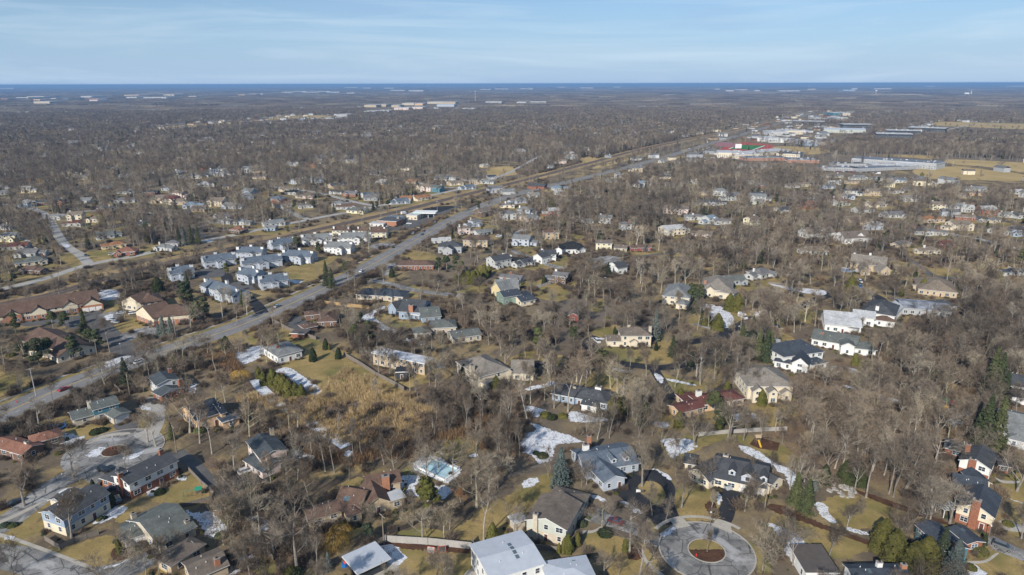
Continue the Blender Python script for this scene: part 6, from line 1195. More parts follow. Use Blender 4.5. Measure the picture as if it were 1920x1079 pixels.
def keep_mask(X, Y, hgt, hide=.7):
    k = np.ones(len(X), bool)
    for h in HOUSES:
        for v in h[3]:
            lx = (X - v.A.x) * v.u.x + (Y - v.A.y) * v.u.y; ly = (X - v.A.x) * v.n.x + (Y - v.A.y) * v.n.y
            k &= ~((lx > -1.6) & (lx < v.L + 1.6) & (ly > -1.6) & (ly < v.W + 1.6))
    for P, w in ROADS:
        if (P[:, 1].min() > 2000): continue
        A = P[:-1]; B = P[1:]
        for a, b in zip(A, B):
            d = b - a; L2 = max(1e-6, d @ d)
            sel = (np.abs(X - (a[0] + b[0]) / 2) < abs(d[0]) / 2 + w) & (np.abs(Y - (a[1] + b[1]) / 2) < abs(d[1]) / 2 + w)
            if not sel.any(): continue
            t = np.clip(((X[sel] - a[0]) * d[0] + (Y[sel] - a[1]) * d[1]) / L2, 0, 1); dd = np.hypot(X[sel] - a[0] - t * d[0], Y[sel] - a[1] - t * d[1])
            idx = np.where(sel)[0]; k[idx[dd < w]] = False
    for P in OPEN:
        bx = (X > P[:, 0].min()) & (X < P[:, 0].max()) & (Y > P[:, 1].min()) & (Y < P[:, 1].max())
        if bx.any():
            idx = np.where(bx)[0]; ins = inpoly(X[idx], Y[idx], P); k[idx[ins]] &= rn.rand(ins.sum()) < .05
    # do not let a scattered tree hide a house the photograph shows
    pts = np.stack([X, Y, np.zeros_like(X)], 1); u, v0, _ = projN(pts); pts[:, 2] = hgt; _, v1, z = projN(pts); dist = np.hypot(X, Y)
    for b in sb:
        cw = 3.6 * FPX / z
        m = (dist < b[4]) & (u + cw > b[0]) & (u - cw < b[2]) & (v1 < b[3]) & (v0 > b[1] )
        idx = np.where(m & k)[0]; k[idx] &= rn.rand(len(idx)) > (min(.97, hide * 1.15) if b[4] < 520 else hide * .28)
    return k
# picture cells that must stay open to view: the road and rail corridor, fields, courts and the school grounds
KM = np.zeros((540, 960), np.int32)
def kmark(P, r=1):
    for x, y in P:
        x, y = int(x / 2), int(y / 2)
        if 0 <= x < 960 and 0 <= y < 540: KM[max(0, y - r + 1):y + r, max(0, x - r):x + r] = 1
def dense_px(pts, n=40): return [(a[0] + (b[0] - a[0]) * i / n, a[1] + (b[1] - a[1]) * i / n) for a, b in zip(pts[:-1], pts[1:]) for i in range(n)]
kmark(dense_px(MAIN), 2); kmark(dense_px([p for p in RW if p[0] > 400]), 1); kmark(dense_px([(485, 725), (502, 740), (532, 766), (575, 790), (612, 812)]), 3); kmark(dense_px(FR)); kmark(dense_px([(x, y - 3) for x, y in MAIN if x < 1000])); kmark(dense_px([(x, y + 2) for x, y in MAIN]))
kmark(dense_px([(560, 406), (610, 365), (700, 386)])); kmark(dense_px([(165, 495), (125, 462), (105, 435)]))
yy_, xx_ = np.mgrid[0:540, 0:960]; xx_ = (xx_.ravel() * 2 + 1.0); yy_ = (yy_.ravel() * 2 + 1.0)
for P in [[(1345, 264), (1450, 266), (1540, 290), (1540, 306), (1345, 297), (1285, 293)], [(1540, 290), (1700, 292), (1790, 302), (1770, 325), (1540, 320)], [(1715, 318), (1790, 308), (1900, 318), (1920, 335), (1760, 332)], [(1770, 294), (1920, 298), (1920, 345), (1790, 335), (1720, 325)],
          [(285, 237), (420, 226), (560, 216), (650, 217), (640, 222), (480, 226), (300, 238)], [(1480, 236), (1620, 236), (1640, 250), (1700, 248), (1780, 234), (1780, 252), (1640, 262), (1400, 262), (1430, 248)], [(905, 320), (960, 318), (945, 330), (910, 328)],
          [(700, 386), (860, 380), (880, 392), (770, 430), (700, 425)], [(525, 515), (600, 482), (640, 480), (610, 512), (560, 528)], [(680, 193), (880, 186), (900, 200), (690, 208)], [(1770, 230), (1920, 232), (1920, 243), (1700, 240)], [(1234, 985), (1416, 985), (1420, 1079), (1230, 1079)], [(150, 815), (280, 815), (285, 875), (140, 880)], [(520, 660), (640, 680), (760, 735), (800, 765), (770, 800), (640, 795), (560, 765), (520, 700)], [(1485, 222), (1600, 222), (1600, 210), (1520, 208)]]:
    KM[inpoly(xx_, yy_, P).reshape(540, 960)] = 1
KI = np.zeros((541, 961)); KI[1:, 1:] = KM.cumsum(0).cumsum(1)
def open_view(X, Y, hgt, pr=.92):
    pts = np.stack([X, Y, np.zeros_like(X)], 1); u, v0, z = projN(pts); pts[:, 2] = hgt; _, v1, _ = projN(pts); cw = 2.4 * FPX / z
    x0 = np.clip((u - cw) / 2, 0, 960).astype(int); x1 = np.clip((u + cw) / 2 + 1, 0, 960).astype(int); y0 = np.clip(v1 / 2, 0, 540).astype(int); y1 = np.clip(v0 / 2, 0, 540).astype(int)
    s_ = KI[y1, x1] - KI[y0, x1] - KI[y1, x0] + KI[y0, x0]
    return ~((s_ > 0) & (rn.rand(len(X)) < pr))
def scatter_pts(r0, r1, dens, ang=41.5):
    A = R(ang); area = A * (r1 * r1 - r0 * r0) / 1e4; n = int(area * dens); r = np.sqrt(rn.uniform(r0 * r0, r1 * r1, n)); a = rn.uniform(-A, A, n)
    return r * np.sin(a), r * np.cos(a)
def patchy(X, Y, s, seed): 
    return .5 + .25 * (np.sin(X / s * 1.3 + seed) * np.cos(Y / s * 1.1 + seed * 2) + np.sin(X / s * .37 - Y / s * .61 + seed * 3))
def near_hand(X, Y, d=3.2):
    T = np.array(TREEPTS); k = np.ones(len(X), bool)
    for x, y in T: k &= (X - x) ** 2 + (Y - y) ** 2 > d * d
    return k
X, Y = scatter_pts(128, 1500, 360)
U, Vv, Z_ = projN(np.stack([X, Y, 0 * X], 1))
D = np.hypot(X, Y)
dens = np.interp(D, [128, 400, 700, 1500], [72, 122, 178, 190]) * np.clip(.4 + 1.2 * patchy(X, Y, 60, 1.0), .35, 1.5)
for P, d_ in WOODS:
    m = inpoly(U, Vv, P); dens[m] = np.maximum(d_, 0)
sel = rn.rand(len(X)) < dens / 360; X, Y, D, dens = X[sel], Y[sel], D[sel], dens[sel]
hg = (7.0 + 10.5 * rn.rand(len(X)) ** .8) + (dens > 228) * 1.5
for P, _ in WOODS[2:4] + WOODS[7:8]: m = inpoly(*projN(np.stack([X, Y, 0 * X], 1))[:2], P); hg[m] *= .68
k = keep_mask(X, Y, hg, .72) & near_hand(X, Y) & open_view(X, Y, hg); X, Y, D, hg, dens = X[k], Y[k], D[k], hg[k], dens[k]
order = np.argsort(D); X, Y, D, hg, dens = X[order], Y[order], D[order], hg[order], dens[order]
print('scattered trees', len(X), 'hand', NTREE[0])
nbare_ind = max(0, 300 - sum(len(l.split(':')[1].split(';')) for l in HB.split('\n')) )
U, Vv, Z_ = projN(np.stack([X, Y, hg * .5], 1)); vis = (U > -60) & (U < 1980) & (Vv < 1140)
stl = rn.rand(len(X)); STY = np.where(dens > 228, np.where(stl < .42, 2, np.where(stl < .8, 3, 0)), np.where(stl < .4, 0, np.where(stl < .75, 1, np.where(stl < .88, 2, 3))))
SN = ['spread', 'round', 'tall', 'multi']
used = np.zeros(len(X), bool); c_ = 0
for i in range(len(X)):
    if c_ >= nbare_ind: break
    if vis[i]:
        tree_at('bare', SN[STY[i]], Vector((X[i], Y[i], 0)), hg[i], sdesc(SN[STY[i]][0], hg[i]) if False else sdesc({'spread': 's', 'round': 'r', 'tall': 't', 'multi': 'm'}[SN[STY[i]]], hg[i]), q=(U[i], Vv[i])); used[i] = True; c_ += 1
# ---- geometry-node scatter for what nobody could count
def gn_scatter(name, protos, X, Y, S_, RZ, label, cat, SZ=None, Z0=None):
    me = bpy.data.meshes.new(name); n = len(X); me.vertices.add(n)
    co = np.zeros((n, 3), np.float32); co[:, 0] = X; co[:, 1] = Y
    if Z0 is not None: co[:, 2] = Z0
    me.vertices.foreach_set('co', co.ravel())
    a = me.attributes.new('sc', 'FLOAT_VECTOR', 'POINT'); sv = np.stack([S_, S_, S_ if SZ is None else SZ], 1).astype(np.float32); a.data.foreach_set('vector', sv.ravel())
    a = me.attributes.new('rz', 'FLOAT', 'POINT'); a.data.foreach_set('value', np.asarray(RZ, np.float32))
    c = bpy.data.collections.new(name + '_sources')
    for p in protos:
        o = bpy.data.objects.new(name + '_source', p); c.objects.link(o)
    ng = bpy.data.node_groups.new(name, 'GeometryNodeTree'); ng.interface.new_socket('Geometry', in_out='INPUT', socket_type='NodeSocketGeometry'); ng.interface.new_socket('Geometry', in_out='OUTPUT', socket_type='NodeSocketGeometry')
    N = ng.nodes.new; gi = N('NodeGroupInput'); go = N('NodeGroupOutput'); ip = N('GeometryNodeInstanceOnPoints'); ci = N('GeometryNodeCollectionInfo'); ci.inputs['Collection'].default_value = c
    ci.inputs['Separate Children'].default_value = True; ci.inputs['Reset Children'].default_value = True
    s1 = N('GeometryNodeInputNamedAttribute'); s1.data_type = 'FLOAT_VECTOR'; s1.inputs['Name'].default_value = 'sc'
    s2 = N('GeometryNodeInputNamedAttribute'); s2.data_type = 'FLOAT'; s2.inputs['Name'].default_value = 'rz'; cx = N('ShaderNodeCombineXYZ')
    K = ng.links.new; K(gi.outputs[0], ip.inputs['Points']); K(ci.outputs[0], ip.inputs['Instance']); ip.inputs['Pick Instance'].default_value = True
    K(s2.outputs['Attribute'], cx.inputs['Z']); K(cx.outputs[0], ip.inputs['Rotation']); K(s1.outputs['Attribute'], ip.inputs['Scale']); K(ip.outputs[0], go.inputs[0])
    o = obj(name, me); md = o.modifiers.new('scatter', 'NODES'); md.node_group = ng; tag(o, label, cat, kind='stuff'); return o
def joined(T, m0, m1):
    b = MB(); b.add(T.a.v, T.a.f, 0) if T.a.v else None; b.add(T.b.v, T.b.f, 1); return b.mesh('woodland_tree', [m0, m1])
JP = {}
def jset(kind, styles, lod, m0, m1):
    out = []
    for st in styles:
        pr = pbare(st, lod) if kind == 'bare' else pcon(st, lod)
        for a, b, T in pr: out.append((joined(T, m0, m1), BH[st] if kind == 'bare' else CH[st]))
    return out
rest = ~used
for si, st in enumerate(SN):
    for lod, (d0, d1) in enumerate([(0, 480), (480, 1500)]):
        m = rest & (STY == si) & (D >= d0) & (D < d1)
        if m.sum() == 0: continue
        js = jset('bare', [st], lod, bark, twig)
        gn_scatter('bare_woodland', [j[0] for j in js], X[m], Y[m], hg[m] / BH[st] * rn.uniform(.9, 1.15, m.sum()), rn.uniform(0, 6.28, m.sum()),
                   ['wide crowned bare trees massed', 'round crowned bare trees massed', 'tall straight bare trees massed', 'many-stemmed bare trees massed'][si] + (' close by between the nearest houses' if lod == 0 else ' across the middle distance'), 'woodland', hg[m] / BH[st])
# evergreens scattered in the middle distance
ex, ey = scatter_pts(480, 3000, 8.0); m = keep_mask(ex, ey, np.full(len(ex), 9.0), .8) & open_view(ex, ey, np.full(len(ex), 9.0), .95); ex, ey = ex[m], ey[m]; eh = rn.uniform(6, 12, len(ex))
for st, mm, nm in (('spruce', needle, 'dark spruces dotted through the far neighbourhoods'), ('pine', needle, 'dark pines dotted through the far neighbourhoods'), ('cedar', cedarg, 'golden green cedars dotted through the far neighbourhoods')):
    s_ = rn.rand(len(ex)) < {'spruce': .5, 'pine': .6, 'cedar': .5}[st]; js = jset('conifer', [st], 1, bark, mm)
    gn_scatter('distant_evergreens', [j[0] for j in js], ex[s_], ey[s_], eh[s_] / CH[st], rn.uniform(0, 6, s_.sum()), nm, 'woodland'); ex, ey, eh = ex[~s_], ey[~s_], eh[~s_]
ox, oy = scatter_pts(700, 3400, .55); m = keep_mask(ox, oy, np.full(len(ox), 9.0), .9) & open_view(ox, oy, np.full(len(ox), 9.0), .95); ox, oy = ox[m], oy[m]
gn_scatter('golden_willows', [j[0] for j in [(joined(T, bark, goldtw), 0) for a, b, T in pbare('round', 1)]], ox, oy, rn.uniform(.6, 1.0, len(ox)), rn.uniform(0, 6, len(ox)), 'golden and rust tinted trees dotted through the far woods', 'woodland')
# middle-far woods
FX, FY = scatter_pts(1500, 3600, 120, 40); pd = np.clip(.55 + .9 * patchy(FX, FY, 170, 2.0), .45, 1); m = rn.rand(len(FX)) < pd; FX, FY = FX[m], FY[m]
m = keep_mask(FX, FY, np.full(len(FX), 10.0), .5) & open_view(FX, FY, np.full(len(FX), 11.0), .93); FX, FY = FX[m], FY[m]; print('far trees', len(FX))
js = jset('bare', ['spread', 'round'], 2, bark, twig) + jset('bare', ['multi'], 2, bark, twig)[:2]
gn_scatter('distant_woodland', [j[0] for j in js], FX, FY, rn.uniform(.8, 1.35, len(FX)), rn.uniform(0, 6.28, len(FX)), 'grey-brown bare woods spreading behind the neighbourhoods', 'woodland', rn.uniform(.65, 1.0, len(FX)))
# far patches of woods out to the horizon
def patch(seed, n, s, tw):
    rg = random.Random(seed); b = MB()
    for _ in range(n):
        x, y = rg.uniform(-s / 2, s / 2), rg.uniform(-s / 2, s / 2); h = rg.uniform(7, 13); r = rg.uniform(3.5, 6.0) * tw
        for i in range(34):
            v = Vector((rg.gauss(0, 1), rg.gauss(0, 1), rg.gauss(0, .8))).normalized() * rg.uniform(.55, 1)
            leafquad(b, Vector((x + v.x * r, y + v.y * r, h * .6 + v.z * h * .38)), rg.uniform(.5, 1.1) * tw, v + Vector((rg.gauss(0, .5), rg.gauss(0, .5), rg.gauss(0, .5))), rg)
    return b.mesh('woodland_patch', [twig])
for (r0, r1, s, cnt, tw, lab, nn) in [(3500, 8000, 130, 95, 1.0, 'far woods in a belt below the horizon', 6), (8000, 31000, 460, 240, 2.6, 'woods spreading toward the horizon', 4), (30000, 76000, 900, 260, 4.5, 'farthest woods along the horizon line', 3)]:
    px1, py1 = scatter_pts(r0, r1, 1e4 / (s * s) * .8, 40)
    keep = np.ones(len(px1), bool)
    for P in OPEN[:0]:
        keep &= ~inpoly(px1, py1, P)
    keep &= open_view(px1, py1, np.full(len(px1), 12.0), .9)
    pp = [patch(i + 900 + int(r0), cnt, s, tw) for i in range(nn)]
    gn_scatter('far_woods', pp, px1[keep], py1[keep], rn.uniform(.85, 1.1, keep.sum()), rn.uniform(0, 6.28, keep.sum()), lab, 'woodland', rn.uniform(.7, 1.1, keep.sum()) * (1.0 if r0 < 20000 else 1.6)); print('patches', keep.sum())
# undergrowth: bare bushes, reeds
def fill(polys_px, dens):
    xs, ys = [], []
    for P in polys_px:
        Wp = [gp(x, min(y, 1300)).to_2d() for x, y in P]; A = np.array([(p.x, p.y) for p in Wp]); lo, hi = A.min(0), A.max(0); n = int((hi[0] - lo[0]) * (hi[1] - lo[1]) / 1e4 * dens)
        x = rn.uniform(lo[0], hi[0], n); y = rn.uniform(lo[1], hi[1], n); m = inpoly(x, y, A); xs.append(x[m]); ys.append(y[m])
    return np.concatenate(xs), np.concatenate(ys)
bx_, by_ = fill([w[0] for w in WOODS], 900)
ax_, ay_ = scatter_pts(128, 900, 110); bx_ = np.concatenate([bx_, ax_]); by_ = np.concatenate([by_, ay_])
for _o in (-11, -14, -17, 13.5):
    for i in range(len(PM) - 1):
        if PM[i].length < 650:
            n_ = int((PM[i + 1] - PM[i]).length / 2.2); t = rn.rand(n_); a = offset(PM, _o)[i]; b_ = offset(PM, _o)[i + 1]; bx_ = np.concatenate([bx_, a.x + (b_.x - a.x) * t + rn.randn(n_)]); by_ = np.concatenate([by_, a.y + (b_.y - a.y) * t + rn.randn(n_)])
m = keep_mask(bx_, by_, np.full(len(bx_), 2.0), .35); bx_, by_ = bx_[m], by_[m]
bp = [joined(bush(500 + i, 1.0, 'bare'), bark, shrubm) for i in range(5)]
gn_scatter('brushwood', bp, bx_, by_, rn.uniform(1.0, 3.0, len(bx_)), rn.uniform(0, 6, len(bx_)), 'tangled bare brushwood and hedges under the trees', 'undergrowth'); print('bushes', len(bx_))
rx_, ry_ = fill([[(590, 725), (650, 695), (760, 735), (820, 765), (800, 820), (700, 850), (600, 815), (550, 770)], [(440, 740), (560, 745), (580, 800), (500, 790)]], 1400)
# thatch of grass on lawns near the camera is in the material; reeds stand tall
rp_ = [joined(bush(600 + i, 1.0, 'reed'), bark, reedm) for i in range(4)]
gn_scatter('reeds', rp_, rx_, ry_, rn.uniform(1.2, 2.3, len(rx_)), rn.uniform(0, 6, len(rx_)), 'tall golden dry reeds and grass beyond the open field', 'reeds')
qx_, qy_ = fill([[(640, 800), (760, 815), (900, 770), (960, 800), (960, 860), (860, 830), (760, 860), (660, 870), (560, 860), (540, 800)], [(380, 640), (470, 650), (450, 700), (400, 700)]], 800)
rs_ = [joined(bush(650 + i, 1.0, 'reed'), bark, leafmat('russet_brush', [(0.0, (0.17, 0.105, 0.062)), (1.0, (0.29, 0.19, 0.105))])) for i in range(3)]
m = keep_mask(qx_, qy_, np.full(len(qx_), 2.0), .2); qx_, qy_ = qx_[m], qy_[m]
gn_scatter('russet_brush', rs_, qx_, qy_, rn.uniform(1.4, 3.0, len(qx_)), rn.uniform(0, 6, len(qx_)), 'russet brown brush and dead stalks below the open field', 'undergrowth')
# planting close to the walls of the near houses
fx_, fy_ = [], []
for h in HOUSES:
    if math.hypot(h[0], h[1]) > 620: continue
    for v in h[3]:
        for s_, L_, n_ in ((0, v.L, 7), (1, v.W, 4), (2, v.L, 3), (3, v.W, 4)):
            for _ in range(n_):
                t = rn.rand() * L_; o_ = 1.0 + rn.rand() * 1.6; x, y = [(t, -o_), (v.L + o_, t), (t, v.W + o_), (-o_, t)][s_]; p = v.A + v.u * x + v.n * y; fx_.append(p.x); fy_.append(p.y)
fx_, fy_ = np.array(fx_), np.array(fy_); kk = np.ones(len(fx_), bool)
for h in HOUSES:
    for v in h[3]:
        lx = (fx_ - v.A.x) * v.u.x + (fy_ - v.A.y) * v.u.y; ly = (fx_ - v.A.x) * v.n.x + (fy_ - v.A.y) * v.n.y; kk &= ~((lx > -.5) & (lx < v.L + .5) & (ly > -.5) & (ly < v.W + .5))
fx_, fy_ = fx_[kk], fy_[kk]; hf = rn.rand(len(fx_)) < .45
gn_scatter('house_planting', bp, fx_[hf], fy_[hf], rn.uniform(.7, 1.5, hf.sum()), rn.uniform(0, 6, hf.sum()), 'low bare bushes planted along the house walls', 'undergrowth')
lp_ = [joined(bush(700 + i, 1.0, 'leafy', 1), bark, [EMAT['d'], needle, cedarg][i]) for i in range(3)]
gn_scatter('house_planting', lp_, fx_[~hf], fy_[~hf], rn.uniform(.6, 1.4, (~hf).sum()), rn.uniform(0, 6, (~hf).sum()), 'low evergreen bushes planted along the house walls', 'undergrowth')
# far houses nobody could count
def farhouse(i):
    b = MB(); L_, W_, h = 14 + i, 9, 3 + (i % 2) * 2.4; b.box(0, 0, 0, L_, W_, h, 0); g = gable_roof(L_, W_, h, .45, .4, .16, 'x'); b.add(g.v, g.f, 1); b.box(L_ * .3, -3, 0, L_ * .6, 0, h * .8, 0); return b.mesh('far_house', [wm(['offwhite', 'cream', 'tan', 'grey', 'brick', 'ltgrey'][i]), rm(['slate', 'taupe', 'brown', 'grey', 'dkgrey', 'slate'][i])])
hx, hy = scatter_pts(700, 3800, 3.0, 40); m = keep_mask(hx, hy, np.full(len(hx), 5.0), .9); cx_ = (patchy(hx, hy, 140, 5.) > .42); m &= cx_; hx, hy = hx[m], hy[m]; print('far houses', len(hx))
gn_scatter('distant_houses', [farhouse(i) for i in range(6)], hx, hy, rn.uniform(.85, 1.2, len(hx)), rn.choice([.2, -.3, 1.7, .1, 3.3], len(hx)) + rn.uniform(-.1, .1, len(hx)), 'tiny far-off houses among the woods toward the horizon', 'houses')
# ================================================================ VEHICLES, POLES, FENCES, YARD THINGS
def paint(n, c): 
    k = 'paint_' + n
    if k in MATS: return MATS[k]
    m, nt, b = _new(k); n_ = _noise(nt, 1.5, 3); o = _mix(nt, c, _ramp(nt, n_.outputs['Fac'], [(0.3, .88), (0.7, 1.02)]).outputs['Color'], 1.0, 'MULTIPLY'); nt.links.new(o, b.inputs['Base Color']); b.inputs['Roughness'].default_value = .3; b.inputs['Coat Weight'].default_value = .4; MATS[k] = m; return m
CARC = dict(black=(0.015, 0.016, 0.018), white=(0.72, 0.72, 0.72), silver=(0.42, 0.44, 0.46), navy=(0.02, 0.035, 0.09), red=(0.35, 0.03, 0.025), grey=(0.14, 0.145, 0.15), maroon=(0.14, 0.03, 0.03), green=(0.03, 0.09, 0.06), blue=(0.05, 0.14, 0.34))
m_tyre = mat('tyre', (0.02, 0.02, 0.02), .9, .1); m_rim = mat('wheel_rim', (0.35, 0.36, 0.37), .4, .05, 1, .6); m_lamp = mat('lamp_lens', (0.6, 0.6, 0.55), .2, .05); m_tail = mat('tail_lens', (0.3, 0.02, 0.02), .3, .05)
CARM = {}
PROF = dict(sedan=dict(L=4.7, W=1.82, low=[(0, .35), (0, .75), (.25, .85), (1.25, .95), (4.0, .98), (4.6, .9), (4.7, .7), (4.7, .35)], cab=[(1.15, .93), (1.85, 1.42), (3.15, 1.44), (3.95, .97)]),
            suv=dict(L=4.8, W=1.92, low=[(0, .4), (0, .95), (.2, 1.05), (1.2, 1.15), (4.7, 1.18), (4.8, .9), (4.8, .4)], cab=[(1.05, 1.13), (1.75, 1.75), (4.4, 1.76), (4.72, 1.17)]),
            van=dict(L=6.2, W=2.1, low=[(0, .4), (0, 1.1), (.35, 1.25), (1.0, 1.35), (1.7, 1.5), (1.75, 2.75), (6.2, 2.75), (6.2, .4)], cab=[(.85, 1.3), (1.45, 2.1), (1.9, 2.12), (1.95, 1.45)]))
def car_meshes(kind, det):
    k = (kind, det)
    if k in CARM: return CARM[k]
    P = PROF[kind]; L_, W_ = P['L'], P['W']; b = MB(); o = [(x - L_ / 2, z) for x, z in P['low']]
    ins = .10; n = len(o)   # body sides rounded inward at top and bottom
    rings = [(-W_ / 2, 0), (-W_ / 2 + ins, ins)]
    vs = []
    for y, sh in ((-W_ / 2 + .02, .10), (-W_ / 2 - .0 + .12, 0.0)): pass
    cx = 0
    def ring(y, s): return [(x * (1 - s * .03), y, .35 + (z - .35) * (1 - s * .12) + s * .05) for x, z in o]
    R_ = [ring(-W_ / 2, 1), ring(-W_ / 2 + .12, 0), ring(W_ / 2 - .12, 0), ring(W_ / 2, 1)]
    vs = [v for r in R_ for v in r]; fs = [tuple(range(n)), tuple(range(3 * n, 4 * n))[::-1]]
    for r in range(3):
        for i in range(n): j = (i + 1) % n; fs.append((r * n + i, r * n + n + i, r * n + n + j, r * n + j))
    b.add(vs, fs); body = b.mesh('body', [m_dark])
    b = MB(); c = [(x - L_ / 2, z) for x, z in P['cab']]; yb, yt = W_ / 2 - .08, W_ / 2 - .28
    vs = [(c[0][0], -yb, c[0][1]), (c[1][0], -yt, c[1][1]), (c[2][0], -yt, c[2][1]), (c[3][0], -yb, c[3][1])]; vs += [(x, -y, z) for x, y, z in vs]
    b.add(vs, [(0, 1, 2, 3), (7, 6, 5, 4), (0, 4, 5, 1), (2, 6, 7, 3), (1, 5, 6, 2)]); gl = b.mesh('windows', [m_glass])
    b = MB(); b.box(c[1][0] + .05, -yt + .0, c[1][1], c[2][0] - .05, yt, c[1][1] + .05); rf = b.mesh('roof', [m_dark])
    b = MB(); w = []
    for i in range(14): a = 2 * math.pi * i / 14; w.append((.33 * math.cos(a), .33 * math.sin(a)))
    b.prism(w, -.11, .11, 'y'); wh = b.mesh('wheel', [m_tyre]); b = MB(); b.prism([(x * .55, z * .55) for x, z in w], -.13, .13, 'y'); rm_ = b.mesh('rim', [m_rim])
    b = MB(); b.box(-.03, -.18, -.07, .03, .18, .07); hl = b.mesh('headlight', [m_lamp]); tl = b.mesh('tail_light', [m_tail])
    CARM[k] = (body, gl, rf, wh, rm_, hl, tl, L_, W_); return CARM[k]
VN = dict(sedan='parked_car', suv='parked_suv', van='parked_van')
def car(p, ang, kind, colr, desc, q, det=True, group='vehicles', cat='car'):
    body, gl, rf, wh, rm_, hl, tl, L_, W_ = car_meshes(kind, 0)
    r = thing('car' if kind != 'van' else 'van', desc, 'van' if kind == 'van' else cat, (p.x, p.y, .08), ang, group)
    pm = paint(colr, CARC[colr])
    for nm, me in (('body', body), ('windows', gl), ('roof', rf)):
        o = obj(nm, me, r)
        if nm != 'windows': o.material_slots[0].link = 'OBJECT'; o.material_slots[0].material = pm
        if nm == 'roof' and kind == 'van': o.scale = (1, .98, 1)
    if det:
        for sx in (-.31, .30):
            for sy in (-1, 1):
                w = obj('wheel', wh, r, (sx * L_, sy * (W_ / 2 - .09), .33)); obj('rim', rm_, w)
        for sy in (-1, 1):
            obj('headlight', hl, r, (-L_ / 2 + .0, sy * W_ * .34, .68)); obj('tail_light', tl, r, (L_ / 2 - .0, sy * W_ * .36, .78))
    autolabel(r, desc, q)
for it in '''1:110,548,165,520,sedan,black;1:782,302,840,325,suv,black;1:1845,312,1910,290,suv,white;1:885,525,870,495,suv,black;1:850,438,880,430,sedan,navy;5:1535,320,1600,298,sedan,black;5:848,166,910,176,sedan,silver;5:868,184,930,192,sedan,silver;5:910,116,960,110,sedan,silver;5:1000,118,1040,112,suv,white
6:1378,512,1388,530,suv,blue;7:1730,150,1780,175,van,white;7:1842,152,1860,165,van,white;7:1885,125,1918,112,van,white;7:280,98,310,92,suv,black;7:1742,268,1720,285,sedan,navy;8:68,224,100,240,suv,black;8:64,350,90,340,van,white
9:840,474,870,470,suv,white;9:885,466,910,462,sedan,grey;9:645,482,660,500,sedan,green;9:1345,412,1360,408,sedan,red;10:1220,286,1180,310,suv,white;10:1257,298,1225,318,sedan,maroon;10:1245,323,1212,345,sedan,navy;10:1345,231,1320,245,sedan,grey;10:1148,244,1165,244,suv,white;10:1012,572,1030,565,sedan,navy;10:720,156,740,152,suv,white;10:1130,262,1145,262,sedan,grey;10:1110,168,1130,165,van,white;10:990,262,1010,258,sedan,white;10:790,600,770,615,sedan,white
12:690,680,700,690,suv,white;12:1500,590,1520,588,sedan,red;12:560,325,575,320,sedan,grey;11:1440,225,1425,227,sedan,white;11:700,660,715,655,sedan,white;9:265,130,290,128,sedan,white;9:120,268,145,266,suv,silver;9:380,70,390,66,suv,white;10:100,170,110,172,sedan,grey;15:1468,513,1500,503,van,white;15:1330,558,1350,552,suv,white;15:200,862,180,868,sedan,silver;0:120,732,140,724,sedan,red;0:262,681,280,675,suv,white;0:520,576,540,567,sedan,silver;0:655,514,670,506,suv,black;0:905,391,920,385,sedan,white;0:1012,358,1030,354,suv,silver;1:500,480,520,470,suv,white;5:1150,780,1165,800,sedan,black;4:1760,880,1800,895,suv,grey;3:1600,420,1620,440,suv,silver;3:780,690,830,705,sedan,maroon;7:640,330,660,345,suv,white;15:1200,590,1180,597,sedan,grey;15:650,790,640,793,suv,silver;10:1820,338,1845,336,suv,white;10:1180,312,1150,332,sedan,silver;12:690,720,700,730,suv,blue;10:605,350,620,348,sedan,white'''.replace('\n', ';').split(';'):
    t, r_ = it.split(':'); x, y, x2, y2, kd, cl = r_.split(','); t = int(t); q = px_(t, (float(x), float(y))); a = G(t, (float(x), float(y))); b_ = G(t, (float(x2), float(y2)))
    car(a, math.atan2(b_.y - a.y, b_.x - a.x) + math.pi, kd, cl, '%s %s' % (cl.replace('navy', 'navy blue'), dict(sedan='saloon car', suv='large family car', van='van')[kd]), q)
rgc = random.Random(9)
for (x0, y0, x1, y1, n) in [(1285, 293, 1345, 272, 17), (1290, 296, 1340, 280, 14), (1300, 292, 1348, 277, 12), (1320, 297, 1362, 296, 10), (1324, 300, 1362, 299, 8), (1512, 269, 1568, 269, 14), (1420, 262, 1440, 264, 4), (1560, 322, 1640, 325, 10), (1478, 250, 1510, 252, 6), (1545, 216, 1600, 215, 8)]:
    for i in range(n):
        if rgc.random() < .12: continue
        f = (i + .5) / n; q = (x0 + (x1 - x0) * f, y0 + (y1 - y0) * f); p = gp(*q); p.x += rgc.uniform(-.6, .6); ang = R(62) if y0 > 270 and x0 < 1350 else R(86)
        cl = rgc.choice(['white', 'white', 'silver', 'black', 'grey', 'navy', 'red', 'silver', 'grey'])
        car(p, ang, rgc.choice(['sedan', 'suv']), cl, '%s parked car' % cl, q, False, 'cars in the far car parks')
